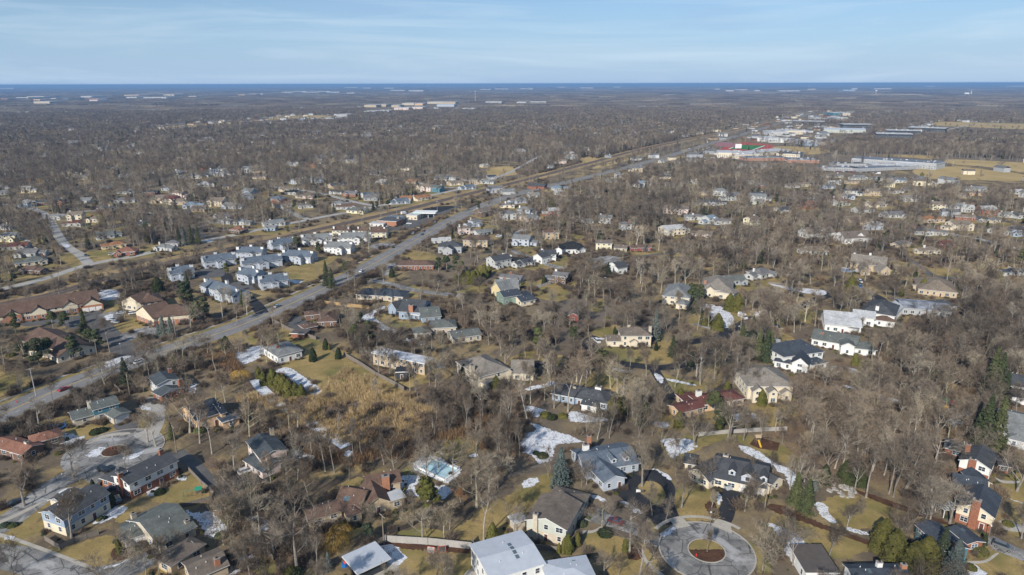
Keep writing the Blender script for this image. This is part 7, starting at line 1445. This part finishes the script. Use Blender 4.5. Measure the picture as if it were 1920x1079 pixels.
# poles and wires
m_pole = mat('pole_timber', (0.26, 0.215, 0.17), .9, .2, 1.0); m_conc_pole = mat('pale_pole', (0.42, 0.40, 0.37), .8, .1); m_wire = mat('wire', (0.05, 0.05, 0.055), .6, .1)
POLES = {}
def pole(key, t, p, h, desc, m=None, arms=1, heading=0.0):
    q = px_(t, p); g = gp(*q); r = thing('utility_pole', desc, 'utility pole', (g.x, g.y, 0), heading, 'utility poles')
    b = MB(); b.tube([(0, 0, -.3), (0, 0, h)], [.19, .12], 8); b.build('pole', m or m_pole, r)
    for k_ in range(arms):
        z = h - .5 - k_ * 1.0; b = MB(); b.box(-.07, -1.3, z, .07, 1.3, z + .14); a = b.build('crossarm', m_pole, r)
        for y in (-1.2, -.5, .5, 1.2): b = MB(); b.tube([(0, y, z + .14), (0, y, z + .34)], [.06, .04], 6); b.build('insulator', m_lamp, a)
    if key and key[0] == 'm': b = MB(); b.tube([(.35, 0, h - 3.0), (.35, 0, h - 1.9)], [.24, .24], 8); b.build('transformer', m_rim, r)
    autolabel(r, desc, q); POLES[key] = (g, h, heading)
def wires(seq, label):
    r = thing('power_line', label, 'power line', (0, 0, 0))
    for off, dz in ((-1.2, -.15), (1.2, -.15), (0, -1.6)):
        b = MB()
        for a, c in zip(seq[:-1], seq[1:]):
            (p, h, _), (q, h2, _) = POLES[a], POLES[c]; d = (q - p).to_2d().normalized(); n = Vector((-d.y, d.x, 0)) * off; A = p + n + Vector((0, 0, h + dz)); B = q + n + Vector((0, 0, h2 + dz))
            pts = [A.lerp(B, k_ / 10) - Vector((0, 0, 4 * 1.0 * (k_ / 10) * (1 - k_ / 10))) for k_ in range(11)]; b.tube(pts, [.022] * 11, 3)
        b.build('wire', m_wire, r)
hd = R(-60)
for key, t, p, h in [('m1', 5, (-420, 930), 12), ('m2', 5, (270, 730), 12), ('3', 5, (742, 492), 12), ('m4', 5, (1320, 298), 12), ('5', 5, (1675, 178), 12), ('6', 5, (1835, 112), 12), ('m7', 10, (258, 750), 12), ('8', 10, (475, 650), 11), ('9', 10, (680, 532), 12), ('m10', 10, (848, 462), 13), ('11', 10, (988, 390), 12), ('12', 10, (1150, 300), 11)]:
    pole(key, t, p, h, 'timber utility pole with crossarm', m_conc_pole if key in ('m2', 'm10', '5') else None, 2 if key in ('m10', '9') else 1, hd)
wires(['m1', 'm2', '3', 'm4', '5', '6', 'm7', '8', '9', 'm10', '11', '12'], 'long overhead power line strung along the far side of the main road')
for key, t, p, h in [('b1', 5, (975, 725), 9), ('b2', 1, (1325, 158), 10), ('b3', 1, (1697, 545), 9), ('b4', 2, (960, 852), 9.5), ('b5', 2, (1815, 432), 9.5), ('b6', 3, (1893, 600), 9)]: pole(key, t, p, h, 'weathered timber utility pole', None, 1, R(40))
wires(['b1', 'b2', 'b3'], 'thin overhead wires running beside the lane at lower left'); wires(['b4', 'b5'], 'thin overhead wires above the back gardens, bottom centre')
for q, h in [((744, 407), 18), ((856, 386), 16), ((1316, 262), 26), ((1660, 277), 24), ((820, 396), 9)]:
    g = gp(*q); r = thing('floodlight_mast', 'slim tall grey mast', 'mast', (g.x, g.y, 0)); b = MB(); b.tube([(0, 0, 0), (0, 0, h)], [.3, .16], 8); b.build('mast', m_rim, r); b = MB(); b.box(-.9, -.2, h, .9, .2, h + .9); b.build('lamp_head', m_rim, r); autolabel(r, 'slim tall grey mast', q)
def lamp_post(t, p, h=4.5, desc='grey street lamp on a short post'):
    q = px_(t, p); g = gp(*q); r = thing('street_lamp', desc, 'street lamp', (g.x, g.y, 0)); b = MB(); b.tube([(0, 0, 0), (0, 0, h)], [.09, .06], 8); b.build('post', m_rim, r); b = MB(); b.tube([(0, 0, h), (0, 0, h + .15), (0, 0, h + .5)], [.1, .26, .1], 8); b.build('lamp_shade', m_lamp, r); autolabel(r, desc, q)
for t, p in [(3, (1483, 715)), (1, (860, 135)), (1, (485, 420)), (7, (1697, 275)), (4, (1650, 820)), (5, (912, 410))]: lamp_post(t, p)
# fences
m_f1 = wallmat('pale_boards', (0.42, 0.40, 0.37), 'boards'); m_f2 = wallmat('grey_boards', (0.215, 0.185, 0.155), 'boards'); m_f3 = wallmat('tan_boards', (0.42, 0.29, 0.14), 'boards'); m_f4 = wallmat('dark_boards', (0.07, 0.06, 0.052), 'boards')
def fence(t, pts, h, m, label, ps=2.4, rail=False):
    P = [G(t, p).to_2d() for p in pts]; r = thing('fence', label, 'fence', (P[0].x, P[0].y, 0)); O = P[0]; b = MB(); posts = []
    for a, c in zip(P[:-1], P[1:]):
        u = (c - a); L_ = u.length; u.normalize(); n = Vector((-u.y, u.x)) * .035; k_ = max(1, int(L_ / ps))
        if not rail:
            vs = [(v.x - O.x, v.y - O.y, z) for v in (a + n, c + n, c - n, a - n) for z in (0.0, h)]
            b.add(vs, [(0, 2, 3, 1), (2, 4, 5, 3), (4, 6, 7, 5), (6, 0, 1, 7), (1, 3, 5, 7)]); n2 = n * 2.2
            vs = [(v.x - O.x, v.y - O.y, z) for v in (a + n2, c + n2, c - n2, a - n2) for z in (h, h + .07)]; b.add(vs, [(0, 2, 3, 1), (2, 4, 5, 3), (4, 6, 7, 5), (6, 0, 1, 7), (1, 3, 5, 7)])
        else:
            for z in (.4, .8, 1.15):
                vs = [(v.x - O.x, v.y - O.y, zz_) for v in (a + n, c + n, c - n, a - n) for zz_ in (z, z + .12)]; b.add(vs, [(0, 2, 3, 1), (2, 4, 5, 3), (4, 6, 7, 5), (6, 0, 1, 7), (1, 3, 5, 7)])
        for i in range(k_ + 1): posts.append(a + u * (L_ * i / k_) - O)
    b.build('rails' if rail else 'board_panel', m, r)
    pm = MB(); pm.box(-.09, -.09, 0, .09, .09, h + .14); me = pm.mesh('post', [m])
    for p in posts[:90]: obj('post', me, r, (p.x, p.y, 0))
for a in [(2, [(972, 832), (1290, 850), (1615, 885)], 2.1, m_f1, 'pale grey board fence with panels behind the hockey lawn'), (2, [(965, 832), (760, 925), (560, 1010), (500, 1079)], 1.9, m_f2, 'weathered fence running down left of the flat roofed pavilion'),
  (2, [(1000, 775), (1180, 710), (1290, 640), (1420, 590), (1560, 560), (1720, 450), (1780, 420)], 1.3, m_f4, 'thin dark fence curving up from the pole toward the rink'), (1, [(1405, 285), (1515, 400), (1610, 480), (1590, 515), (1350, 580)], 1.4, m_f2, 'brown fence round the play set lawn'),
  (1, [(340, 820), (455, 890), (560, 835), (740, 775)], 1.5, m_f2, 'timber fence enclosing the corner behind the bare tree, lower left'), (5, [(200, 955), (300, 990), (380, 985)], 1.7, m_f2, 'short timber fence left of the blue trampoline'),
  (5, [(860, 670), (930, 735)], 1.8, m_f2, 'short timber fence behind the teal split-level house'), (6, [(90, 155), (250, 243), (450, 312)], 1.8, m_f2, 'timber fence beside the carport and brick shed'), (6, [(660, 430), (780, 500), (900, 580), (1000, 630), (1110, 692)], 1.8, m_f2, 'long straight timber fence edging the dry field'),
  (7, [(1400, 1035), (1650, 1010), (1918, 995), (2060, 990)], 1.5, m_f1, 'long pale fence behind the playground garden'), (3, [(-60, 370), (100, 315), (250, 262)], 1.5, m_f2, 'grey fence left of the snowy clearing'), (11, [(130, 735), (220, 715), (320, 685)], 1.8, m_f1, 'grey fence beside the green walled house'),
  (6, [(515, 40), (680, 60), (850, 78)], 1.8, m_f3, 'new orange-tan board fence under the trees'), (2, [(-120, 850), (0, 830), (60, 880), (130, 970)], 1.5, m_f2, 'old fence round the lower left brush'), (2, [(1620, 838), (1670, 985)], 1.9, m_f2, 'dark return fence beside the pale metal roofed house'), (3, [(80, 875), (370, 905)], 1.5, m_f2, 'brown fence in front of the sage green house'),
  (12, [(0, 690), (240, 712)], 1.4, m_f2, 'low fence by the snowy drive')]: fence(*a)
fence(5, [(300, 925), (450, 870), (650, 780), (850, 690)], 1.2, m_f4, 'dark post and rail fence along the main road', 2.6, True)
# rink
Pr = [G(2, p).to_2d() for p in [(1222, 278), (1335, 212), (1525, 292), (1415, 370)]]; c_ = sum(Pr, Vector((0, 0))) / 4
r = thing('ice_rink', 'backyard ice rink with pale blue ice and white boards', 'ice rink', (c_.x, c_.y, 0))
m_ice = mat('pale_blue_ice', (0.42, 0.60, 0.66), .25, .08, .3); b = MB(); b.add([(p.x - c_.x, p.y - c_.y, .16) for p in Pr], [(0, 1, 2, 3) if (Pr[1] - Pr[0]).cross(Pr[2] - Pr[0]) > 0 else (3, 2, 1, 0)]); b.build('ice', m_ice, r)
for i in range(4):
    a, d = Pr[i] - c_, Pr[(i + 1) % 4] - c_; u = (d - a).normalized(); n = Vector((-u.y, u.x)) * .28; b = MB(); vs = [(v.x, v.y, z) for v in (a + n, d + n, d - n, a - n) for z in (.0, .5)]; b.add(vs, [(0, 2, 3, 1), (2, 4, 5, 3), (4, 6, 7, 5), (6, 0, 1, 7), (1, 3, 5, 7)]); b.build('board', m_white, r)
snow(2, [(1195, 290), (1210, 230), (1330, 185), (1440, 235), (1540, 285), (1440, 390), (1330, 350)], .07, .5)
SNOWO.append((SC.objects[-1], px_(2, (1370, 290))))
# hockey goals, hoop, hydrant, trampoline, play sets
def goal(t, p, m, label, ang):
    g = G(t, p); r = thing('hockey_goal', label, 'hockey goal', (g.x, g.y, .05), ang); b = MB()
    for a, c in [((-1, 0, 0), (-1, 0, 1.25)), ((1, 0, 0), (1, 0, 1.25)), ((-1, 0, 1.25), (1, 0, 1.25)), ((-1, 0, 0), (-1, 1.0, 0)), ((1, 0, 0), (1, 1.0, 0)), ((-1, 1, 0), (1, 1, 0)), ((-1, 0, 1.25), (-1, 1, 0)), ((1, 0, 1.25), (1, 1, 0))]: b.tube([a, c], [.06, .06], 6)
    b.build('frame', paint('goal_red', (.6, .08, .05)), r); b = MB(); b.add([(-1, .02, 1.22), (1, .02, 1.22), (1, .98, .03), (-1, .98, .03)], [(0, 1, 2, 3)]); b.build('net', m, r)
goal(2, (1315, 898), m_f1, 'hockey goal with white net on the lawn, left of the pair', R(170)); goal(2, (1395, 892), m_f4, 'hockey goal with dark net on the lawn, right of the pair', R(190))
g = G(3, (925, 510)); r = thing('basketball_hoop', 'basketball hoop standing on the black curved driveway', 'basketball hoop', (g.x, g.y, .1)); b = MB(); b.tube([(0, 0, 0), (0, 0, 2.6), (.6, -.5, 3.1)], [.08, .08, .06], 8); b.build('pole', m_dark, r); b = MB(); b.box(.0, -.56, 2.7, 1.3, -.5, 3.6); b.build('backboard', m_white, r); b = MB(); b.tube([(.65, -.8, 3.0), (.65, -.8, 3.05)], [.24, .24], 10, cap=False); b.build('rim', paint('goal_red', (.6, .08, .05)), r)
def hydrant(t, p, label):
    g = G(t, p); r = thing('fire_hydrant', label, 'fire hydrant', (g.x, g.y, .12)); b = MB(); b.tube([(0, 0, 0), (0, 0, .55), (0, 0, .7), (0, 0, .82)], [.17, .15, .17, .04], 10); b.build('barrel', paint('hydrant', (.6, .03, .03)), r); b = MB(); b.tube([(-.25, 0, .45), (.25, 0, .45)], [.07, .07], 8); b.build('nozzle', paint('hydrant', (.6, .03, .03)), r)
hydrant(3, (1383, 940), 'red fire hydrant in the mulch of the planted traffic circle'); hydrant(1, (838, 135), 'red fire hydrant in the small turning circle'); hydrant(5, (128, 782), 'red fire hydrant on the grass verge of the main road')
g = G(5, (440, 975)); r = thing('trampoline', 'round blue trampoline with net in the fenced lawn', 'trampoline', (g.x, g.y, 0)); mblue = paint('play_blue', (.02, .14, .42)); n_ = 20; b = MB(); b.add([(2.1 * math.cos(6.2832 * i / n_), 2.1 * math.sin(6.2832 * i / n_), .9) for i in range(n_)], [tuple(range(n_))]); b.build('mat', m_dark, r); b = MB()
for i in range(n_): a, c = 6.2832 * i / n_, 6.2832 * (i + 1) / n_; b.add([(2.1 * math.cos(a), 2.1 * math.sin(a), .92), (2.5 * math.cos(a), 2.5 * math.sin(a), .92), (2.5 * math.cos(c), 2.5 * math.sin(c), .92), (2.1 * math.cos(c), 2.1 * math.sin(c), .92), (2.5 * math.cos(a), 2.5 * math.sin(a), .7), (2.5 * math.cos(c), 2.5 * math.sin(c), .7)], [(0, 1, 2, 3), (1, 4, 5, 2)])
b.build('pad', mblue, r)
for i in range(6): a = 6.2832 * i / 6; b = MB(); b.tube([(2.5 * math.cos(a), 2.5 * math.sin(a), 0), (2.5 * math.cos(a), 2.5 * math.sin(a), 2.6)], [.05, .05], 6); b.build('post', mblue, r)
b = MB(); b.tube([(0, 0, 2.58), (0, 0, 2.62)], [2.5, 2.5], 20, cap=False); b.build('net_hoop', mblue, r)
def playset(t, p, cA, cB, label, ang=0.0, swing=True):
    g = G(t, p); r = thing('play_set', label, 'play set', (g.x, g.y, 0), ang); pa = paint(*cA); pb = paint(*cB)
    for x in (-.7, .7):
        for y in (-.7, .7): b = MB(); b.box(x - .06, y - .06, 0, x + .06, y + .06, 2.3); b.build('post', m_wood, r)
    b = MB(); b.box(-.8, -.8, 1.2, .8, .8, 1.3); b.build('platform', m_wood, r); b = MB(); b.prism([(-1, 2.3), (1, 2.3), (0, 3.1)], -1, 1, 'x'); b.build('canopy', pa, r)
    b = MB(); b.prism([(-.8, 1.3), (-3.2, .25), (-3.7, .2), (-3.7, .3), (-3.2, .4), (-.8, 1.5)], -.3, .3, 'x'); b.build('slide', pb, r)
    if swing:
        b = MB(); b.tube([(.8, 0, 2.3), (4.2, 0, 2.3)], [.07, .07], 6); b.tube([(4.2, 0, 2.3), (4.5, -.9, 0)], [.06, .06], 6); b.tube([(4.2, 0, 2.3), (4.5, .9, 0)], [.06, .06], 6); b.build('swing_frame', pa if 'green' in cA[0] else m_wood, r)
        for x in (1.9, 3.1): b = MB(); b.tube([(x - .2, 0, 2.3), (x - .2, 0, .5)], [.02, .02], 4); b.tube([(x + .2, 0, 2.3), (x + .2, 0, .5)], [.02, .02], 4); b.box(x - .25, -.12, .45, x + .25, .12, .5); b.build('swing', m_dark, r)
playset(1, (1495, 480), ('play_green', (.02, .22, .13)), ('play_green', (.02, .22, .13)), 'green play set with slide and swings in the fenced lawn', R(200))
playset(3, (1840, 85), ('play_tan', (.4, .3, .18)), ('play_yellow', (.7, .42, .04)), 'wooden play set with yellow slide on a brown square behind the cream house', R(0))
playset(8, (1320, 860), ('play_yellow', (.75, .45, .02)), ('play_yellow', (.75, .45, .02)), 'bright yellow play set beside the coloured sports court', R(20), False)
sheet('playground_surface', W2(3, [(1780, 100), (1830, 40), (2010, 90), (1990, 150), (1850, 130)]), .11, m_mulch, sm=1)
# sports court
mg = groundmat('court_green', [(.3, (.055, .15, .085)), (.7, (.085, .20, .12))], .4); mr = groundmat('court_red', [(.3, (.16, .05, .05)), (.7, (.22, .075, .07))], .4)
sheet('court_green', W2(8, [(1275, 735), (1370, 755), (1345, 800), (1255, 785)]), .09, mg, sm=1); sheet('court_red', W2(8, [(1370, 755), (1450, 775), (1425, 815), (1345, 800)]), .092, mr, sm=1); sheet('court_green', W2(8, [(1450, 775), (1540, 795), (1510, 835), (1425, 815)]), .094, mg, sm=1)
# shed, pergola, stones, woodpile
H('small brown garden shed with pitched roof beside the snowy yard', 'the little garden shed', [V(1, (1605, 590), (1665, 592), d=2.6, h=2.2, r='g', p=.5, win=False, o=.2)], 'brown', 'dkgrey', name='shed', cat='shed')
g = G(4, (1335, 620)); r = thing('greenhouse_frame', 'white glass-roofed garden frame beside the steep blue roofed brick house', 'pergola', (g.x, g.y, 0), R(8))
for x in (-2.2, 2.2):
    for y in (-1.6, 1.6): b = MB(); b.box(x - .08, y - .08, 0, x + .08, y + .08, 2.6); b.build('post', m_trim, r)
b = MB()
for k_ in range(6): b.box(-2.5 + k_ * 1.0 - .05, -2, 2.6, -2.5 + k_ * 1.0 + .05, 2, 2.75)
for y in (-2, 0, 1.9): b.box(-2.6, y, 2.752, 2.6, y + .1, 2.85)
tag(b.build('roof_grid', m_trim, r)); b = MB(); b.box(-2.4, -1.9, 2.56, 2.4, 1.9, 2.595); b.build('glass_roof', glassmat('skylight_glass', (.12, .16, .18)), r)
m_rock = mat('pale_rock', (.36, .34, .31), .9, .3, .8)
def rocks(t, p, n, rad, sz, m, name, label, cat, seed=1, flat=.5):
    g = G(t, p); rg = random.Random(seed); r = thing(name, label, cat, (g.x, g.y, 0)); b = MB()
    for i in range(n):
        a, d = rg.uniform(0, 6.28), rad * math.sqrt(rg.random()); c = Vector((d * math.cos(a), d * math.sin(a), 0)); s = sz * rg.uniform(.5, 1.2); k_ = rg.randint(6, 8)
        lo = [(c.x + s * math.cos(6.28 * j / k_) * rg.uniform(.8, 1.1), c.y + s * math.sin(6.28 * j / k_) * rg.uniform(.8, 1.1), 0) for j in range(k_)]; hi = [(c.x + (x - c.x) * .7, c.y + (y - c.y) * .7, s * flat * rg.uniform(.7, 1.2)) for x, y, _ in lo]
        b.add(lo + hi, [(j, (j + 1) % k_, k_ + (j + 1) % k_, k_ + j) for j in range(k_)] + [tuple(range(k_, 2 * k_))])
    tag(b.build('stones', m, r), kind='stuff')
rocks(4, (550, 440), 46, 4.2, .75, m_rock, 'rock_garden', 'pale grey rock garden at the back of the lawn below the wood', 'rock garden'); rocks(2, (1300, 700), 1, .1, .3, m_rock, 'boulder', 'single small boulder by the planting strip', 'boulder', 4)
rocks(6, (90, 300), 40, 4.5, .35, m_wood, 'log_pile', 'heap of cut logs beside the white hip roofed house', 'log pile', 3, .8); rocks(8, (1800, 440), 30, 3.5, .45, mat('cut_timber', (.45, .30, .15)), 'log_pile', 'orange-brown heap of cut logs under the trees at right', 'log pile', 5, .8)
rocks(1, (1240, 405), 1, .1, 1.7, mat('tarp_tan', (.36, .29, .22)), 'covered_patio_set', 'tan covered patio furniture behind the brick and white house', 'patio furniture', 8, .6)
b = MB(); g = G(2, (665, 1010))
r = thing('bounce_toy', 'blue and red plastic play toy left of the flat roofed pavilion', 'toy', (g.x, g.y, 0)); b.tube([(0, 0, 0), (0, 0, .9)], [.9, .8], 10); b.build('base', mblue, r); b = MB(); b.tube([(.2, .2, .9), (.2, .2, 1.3)], [.5, .35], 8); b.build('cap', paint('goal_red', (.6, .08, .05)), r)
# fuel canopy
g0 = vol(0, Z2((1370, 192)), Z2((1640, 196)), d=13, h=5.0, r='f'); r = thing('fuel_canopy', 'white fuel station canopy with green edge standing over the pumps', 'canopy', (g0.cen.x, g0.cen.y, 0), g0.yaw); L_, W_ = g0.L / 2, g0.W / 2
b = MB(); b.box(-L_, -W_, 4.6, L_, W_, 5.5); b.build('canopy_roof', m_white, r); b = MB(); b.box(-L_ - .03, -W_ - .03, 4.75, -L_ * .3, W_ + .03, 5.1); b.build('green_band', paint('fuel_green', (.02, .35, .2)), r)
for x in (-.7, -.2, .3, .8):
    for y in (-.6, .6): b = MB(); b.box(x * L_ - .2, y * W_ - .2, 0, x * L_ + .2, y * W_ + .2, 4.6); b.build('column', m_white, r)
# track and field
sheet('running_track', [gp(x, y).to_2d() for x, y in [(1349, 281), (1368, 272), (1390, 267), (1415, 269), (1446, 272), (1449, 277), (1444, 283), (1420, 286), (1390, 284), (1365, 283)]], .12, groundmat('track_red', [(.3, (.36, .07, .055)), (.7, (.45, .10, .075))], .1), sm=2)
sheet('football_pitch', [gp(x, y).to_2d() for x, y in [(1364, 279.6), (1384, 272.2), (1438, 273.6), (1416, 281.5)]], .2, groundmat('turf_green', [(.3, (.035, .16, .045)), (.7, (.05, .21, .065))], .05), sm=1)
for a, c in (((1367, 279.7), (1387, 272.3)), ((1412, 281.4), (1434, 273.6))): Pq = [gp(*a).to_2d(), gp(*c).to_2d()]; mb = MB(); strip(mb, Pq, 1.6, .26); tag(mb.build('pitch_marking', m_white), kind='structure')
g = gp(1384, 280.5); r = thing('scoreboard', 'white scoreboard at the near edge of the football field', 'scoreboard', (g.x, g.y, 0)); b = MB(); b.box(-6, -.3, 2, 6, .3, 10); b.build('board', m_white, r)
for x in (-4, 4): b = MB(); b.box(x - .2, .3, 0, x + .2, .7, 9); b.build('leg', m_rim, r)
g = gp(1357, 275); r = thing('grandstand', 'grey and red grandstand left of the running track', 'grandstand', (g.x, g.y, 0), R(-62))
for k_ in range(9): b = MB(); b.box(-26, k_ * 1.3, .0 + k_ * .8, 26, k_ * 1.3 + 1.3, .8 + k_ * .8); b.build('tier', [m_rim, paint('stand_red', (.3, .06, .08))][k_ % 2], r)
for gx, gy in [(1397.5, 241.5), (1479, 215.5)]:
    g = gp(gx, gy); r = thing('signal_gantry', 'grey signal gantry spanning the railway', 'gantry', (g.x, g.y, 0), R(-18))
    for x in (-6.5, 6.5): b = MB(); b.box(x - .5, -.5, 0, x + .5, .5, 10); b.build('leg', m_rim, r)
    b = MB(); b.box(-8, -.5, 10, 8, .5, 12); b.build('beam', m_rim, r); autolabel(r, 'grey signal gantry spanning the railway', (gx, gy))
g = G(16, (1248, 712)); car(g, R(10), 'van', 'red', 'dark red van', px_(16, (1248, 712)))
g = gp(1646, 327); car(g, R(4), 'van', 'white', 'white van', (1646, 327))
# --- far commercial roofs, towers and steeple
FAR = '''13:165,172,90,white;265,165,130,stone;275,187,50,peach;490,181,45,navy;700,181,80,brick;645,163,80,white;985,169,80,white;985,153,110,tan;1160,171,170,white;1265,150,80,stone;1810,151,50,peach;1890,146,60,tan;30,181,50,brick;50,95,100,white;310,203,120,stone;400,178,40,white;700,190,60,pink;1440,163,60,stone
14:240,131,90,white;330,127,90,white;420,131,100,white;510,127,90,white;590,131,70,white;710,137,60,white;20,145,60,white;710,93,100,white;855,230,90,tan;945,226,60,tan;1045,231,60,tan;1140,216,90,stone;1220,218,60,peach;1340,206,110,stone;1440,207,110,tan;850,276,90,white;950,271,100,white;1090,250,110,pink;1200,246,100,pink;1420,226,130,paleblue;1590,256,90,white;1200,118,110,white;1060,117,110,white;1720,110,80,white;1840,106,100,white;1780,205,120,white;640,302,80,grey;830,99,60,white;1000,100,70,white
15:85,105,50,white;135,105,40,white;195,205,120,white;70,208,70,white;560,98,100,white;790,87,50,white;1635,118,60,white;1720,112,90,stone;1840,118,40,white;1540,107,40,stone;370,75,60,white
16:160,120,160,white;330,108,60,tan;650,103,40,white;860,104,130,white;610,116,90,sky;1880,79,100,white;400,332,60,white;560,325,80,white;520,288,60,teal;590,290,60,stone;90,432,130,white;200,422,140,cream;60,480,110,ltgrey;330,505,90,blue;1230,75,40,white'''
WC['sky'] = (.35, .5, .62)
for ln in FAR.split('\n'):
    t, rest_ = ln.split(':'); t = int(t)
    for it in rest_.split(';'):
        x, y, w, c = it.split(','); q = px_(t, (float(x), float(y))); wp = float(w) / 8; g = gp(q[0], q[1]); D_ = g.length
        v = vol(0, (q[0] - wp, q[1]), (q[0] + wp, q[1]), d=min(220, 25 + D_ * .02), h=7 + D_ * .0009, r='f', win=D_ < 2500, metal=None if c != 'brick' else None)
        v.st = 2; base = 'distant %s flat-roofed commercial building' % WN.get(c, 'blue')
        r = build_house('commercial_building', base, 'building', [v], 'offwhite' if c == 'white' else c, 'white', None, False, 'distant commercial buildings'); autolabel(r, base, q); HOUSES.pop()
LM += [('the long distant white mall', 590, 172), ('the distant tan offices', 720, 197), ('the left horizon warehouses', 60, 182), ('the distant motorway', 400, 225), ('the right-hand water tower', 1642, 172), ('the church steeple', 1820, 175), ('the centre horizon water tower', 1141, 160), ('the dark glass offices', 1700, 248)]
def far_tower(t, p, h, w, label, kind='bowl'):
    q = px_(t, p); g = gp(*q); D_ = g.length; r = thing('water_tower' if kind == 'bowl' else ('church_steeple' if kind == 'spire' else 'radio_mast'), label, dict(bowl='water tower', spire='church', mast='radio mast')[kind], (g.x, g.y, 0)); b = MB()
    if kind == 'bowl':
        b.tube([(0, 0, 0), (0, 0, h * .62)], [w * .22, w * .16], 12); b.build('stem', m_white, r); b = MB(); b.tube([(0, 0, h * .58), (0, 0, h * .68), (0, 0, h * .82), (0, 0, h * .94), (0, 0, h)], [w * .18, w * .8, w, w * .8, w * .15], 16); b.build('tank', m_white, r)
    elif kind == 'spire':
        b.box(-w, -w, 0, w, w, h * .4); b.build('tower', m_white, r); b = MB(); b.tube([(0, 0, h * .4), (0, 0, h)], [w * 1.2, .2], 4); b.build('spire', m_white, r); b = MB(); b.prism([(-12, 0), (12, 0), (12, 5), (0, 17), (-12, 5)], -70, -25, 'x'); b.build('nave', m_white, r)
    else:
        for k_ in range(8): b = MB(); b.tube([(0, 0, h * k_ / 8), (0, 0, h * (k_ + 1) / 8)], [w, w], 4); b.build('section', [paint('mast_red', (.5, .08, .06)), m_white][k_ % 2], r)
far_tower(16, (810, 145), 42, 13, 'white water tower with bulbous tank, right of centre on the plain'); far_tower(14, (1298, 96), 70, 24, 'tiny white water tower on the horizon, left of centre'); far_tower(14, (1490, 88), 60, 26, 'tiny white water tower on the horizon between the malls'); far_tower(15, (725, 90), 80, 34, 'wide white water tower at the centre of the horizon')
far_tower(13, (245, 96), 60, 26, 'tiny white water tower at the far left of the horizon'); far_tower(15, (1360, 92), 60, 20, 'slim white water tower right of the horizon centre'); far_tower(16, (312, 96), 70, 22, 'slender white water tower above the distant tan block'); far_tower(16, (1523, 148), 48, 3.2, 'white church with tall pointed steeple near the right horizon', 'spire'); far_tower(14, (1645, 205), 75, 1.6, 'red and white radio mast standing in the far woods', 'mast')
# haze: one closed box of even air round the whole scene
HZ = MB(); HZ.box(-86000, -400, -1.0, 86000, 86000, 123.5)
m = bpy.data.materials.new('haze_air'); m.use_nodes = True; nt = m.node_tree; nt.nodes.clear(); out = nt.nodes.new('ShaderNodeOutputMaterial'); pv = nt.nodes.new('ShaderNodeVolumePrincipled')
pv.inputs['Color'].default_value = (0.27, 0.49, 0.82, 1); pv.inputs['Density'].default_value = 0.000078; pv.inputs['Anisotropy'].default_value = 0.0
pv.inputs['Density Attribute'].default_value = ''
nt.links.new(pv.outputs['Volume'], out.inputs['Volume'])
hz = HZ.build('haze', m); tag(hz, 'pale blue air haze over the whole plain', 'haze', kind='stuff')
flush_labels()
for o in list(SC.objects):
    if '_k' in o.keys(): del o['_k']
for o in SC.objects:
    if o.parent is None and 'label' in o.keys() and len(o['label'].split()) > 16: o['label'] = ' '.join(o['label'].split()[:16]).rstrip(',')
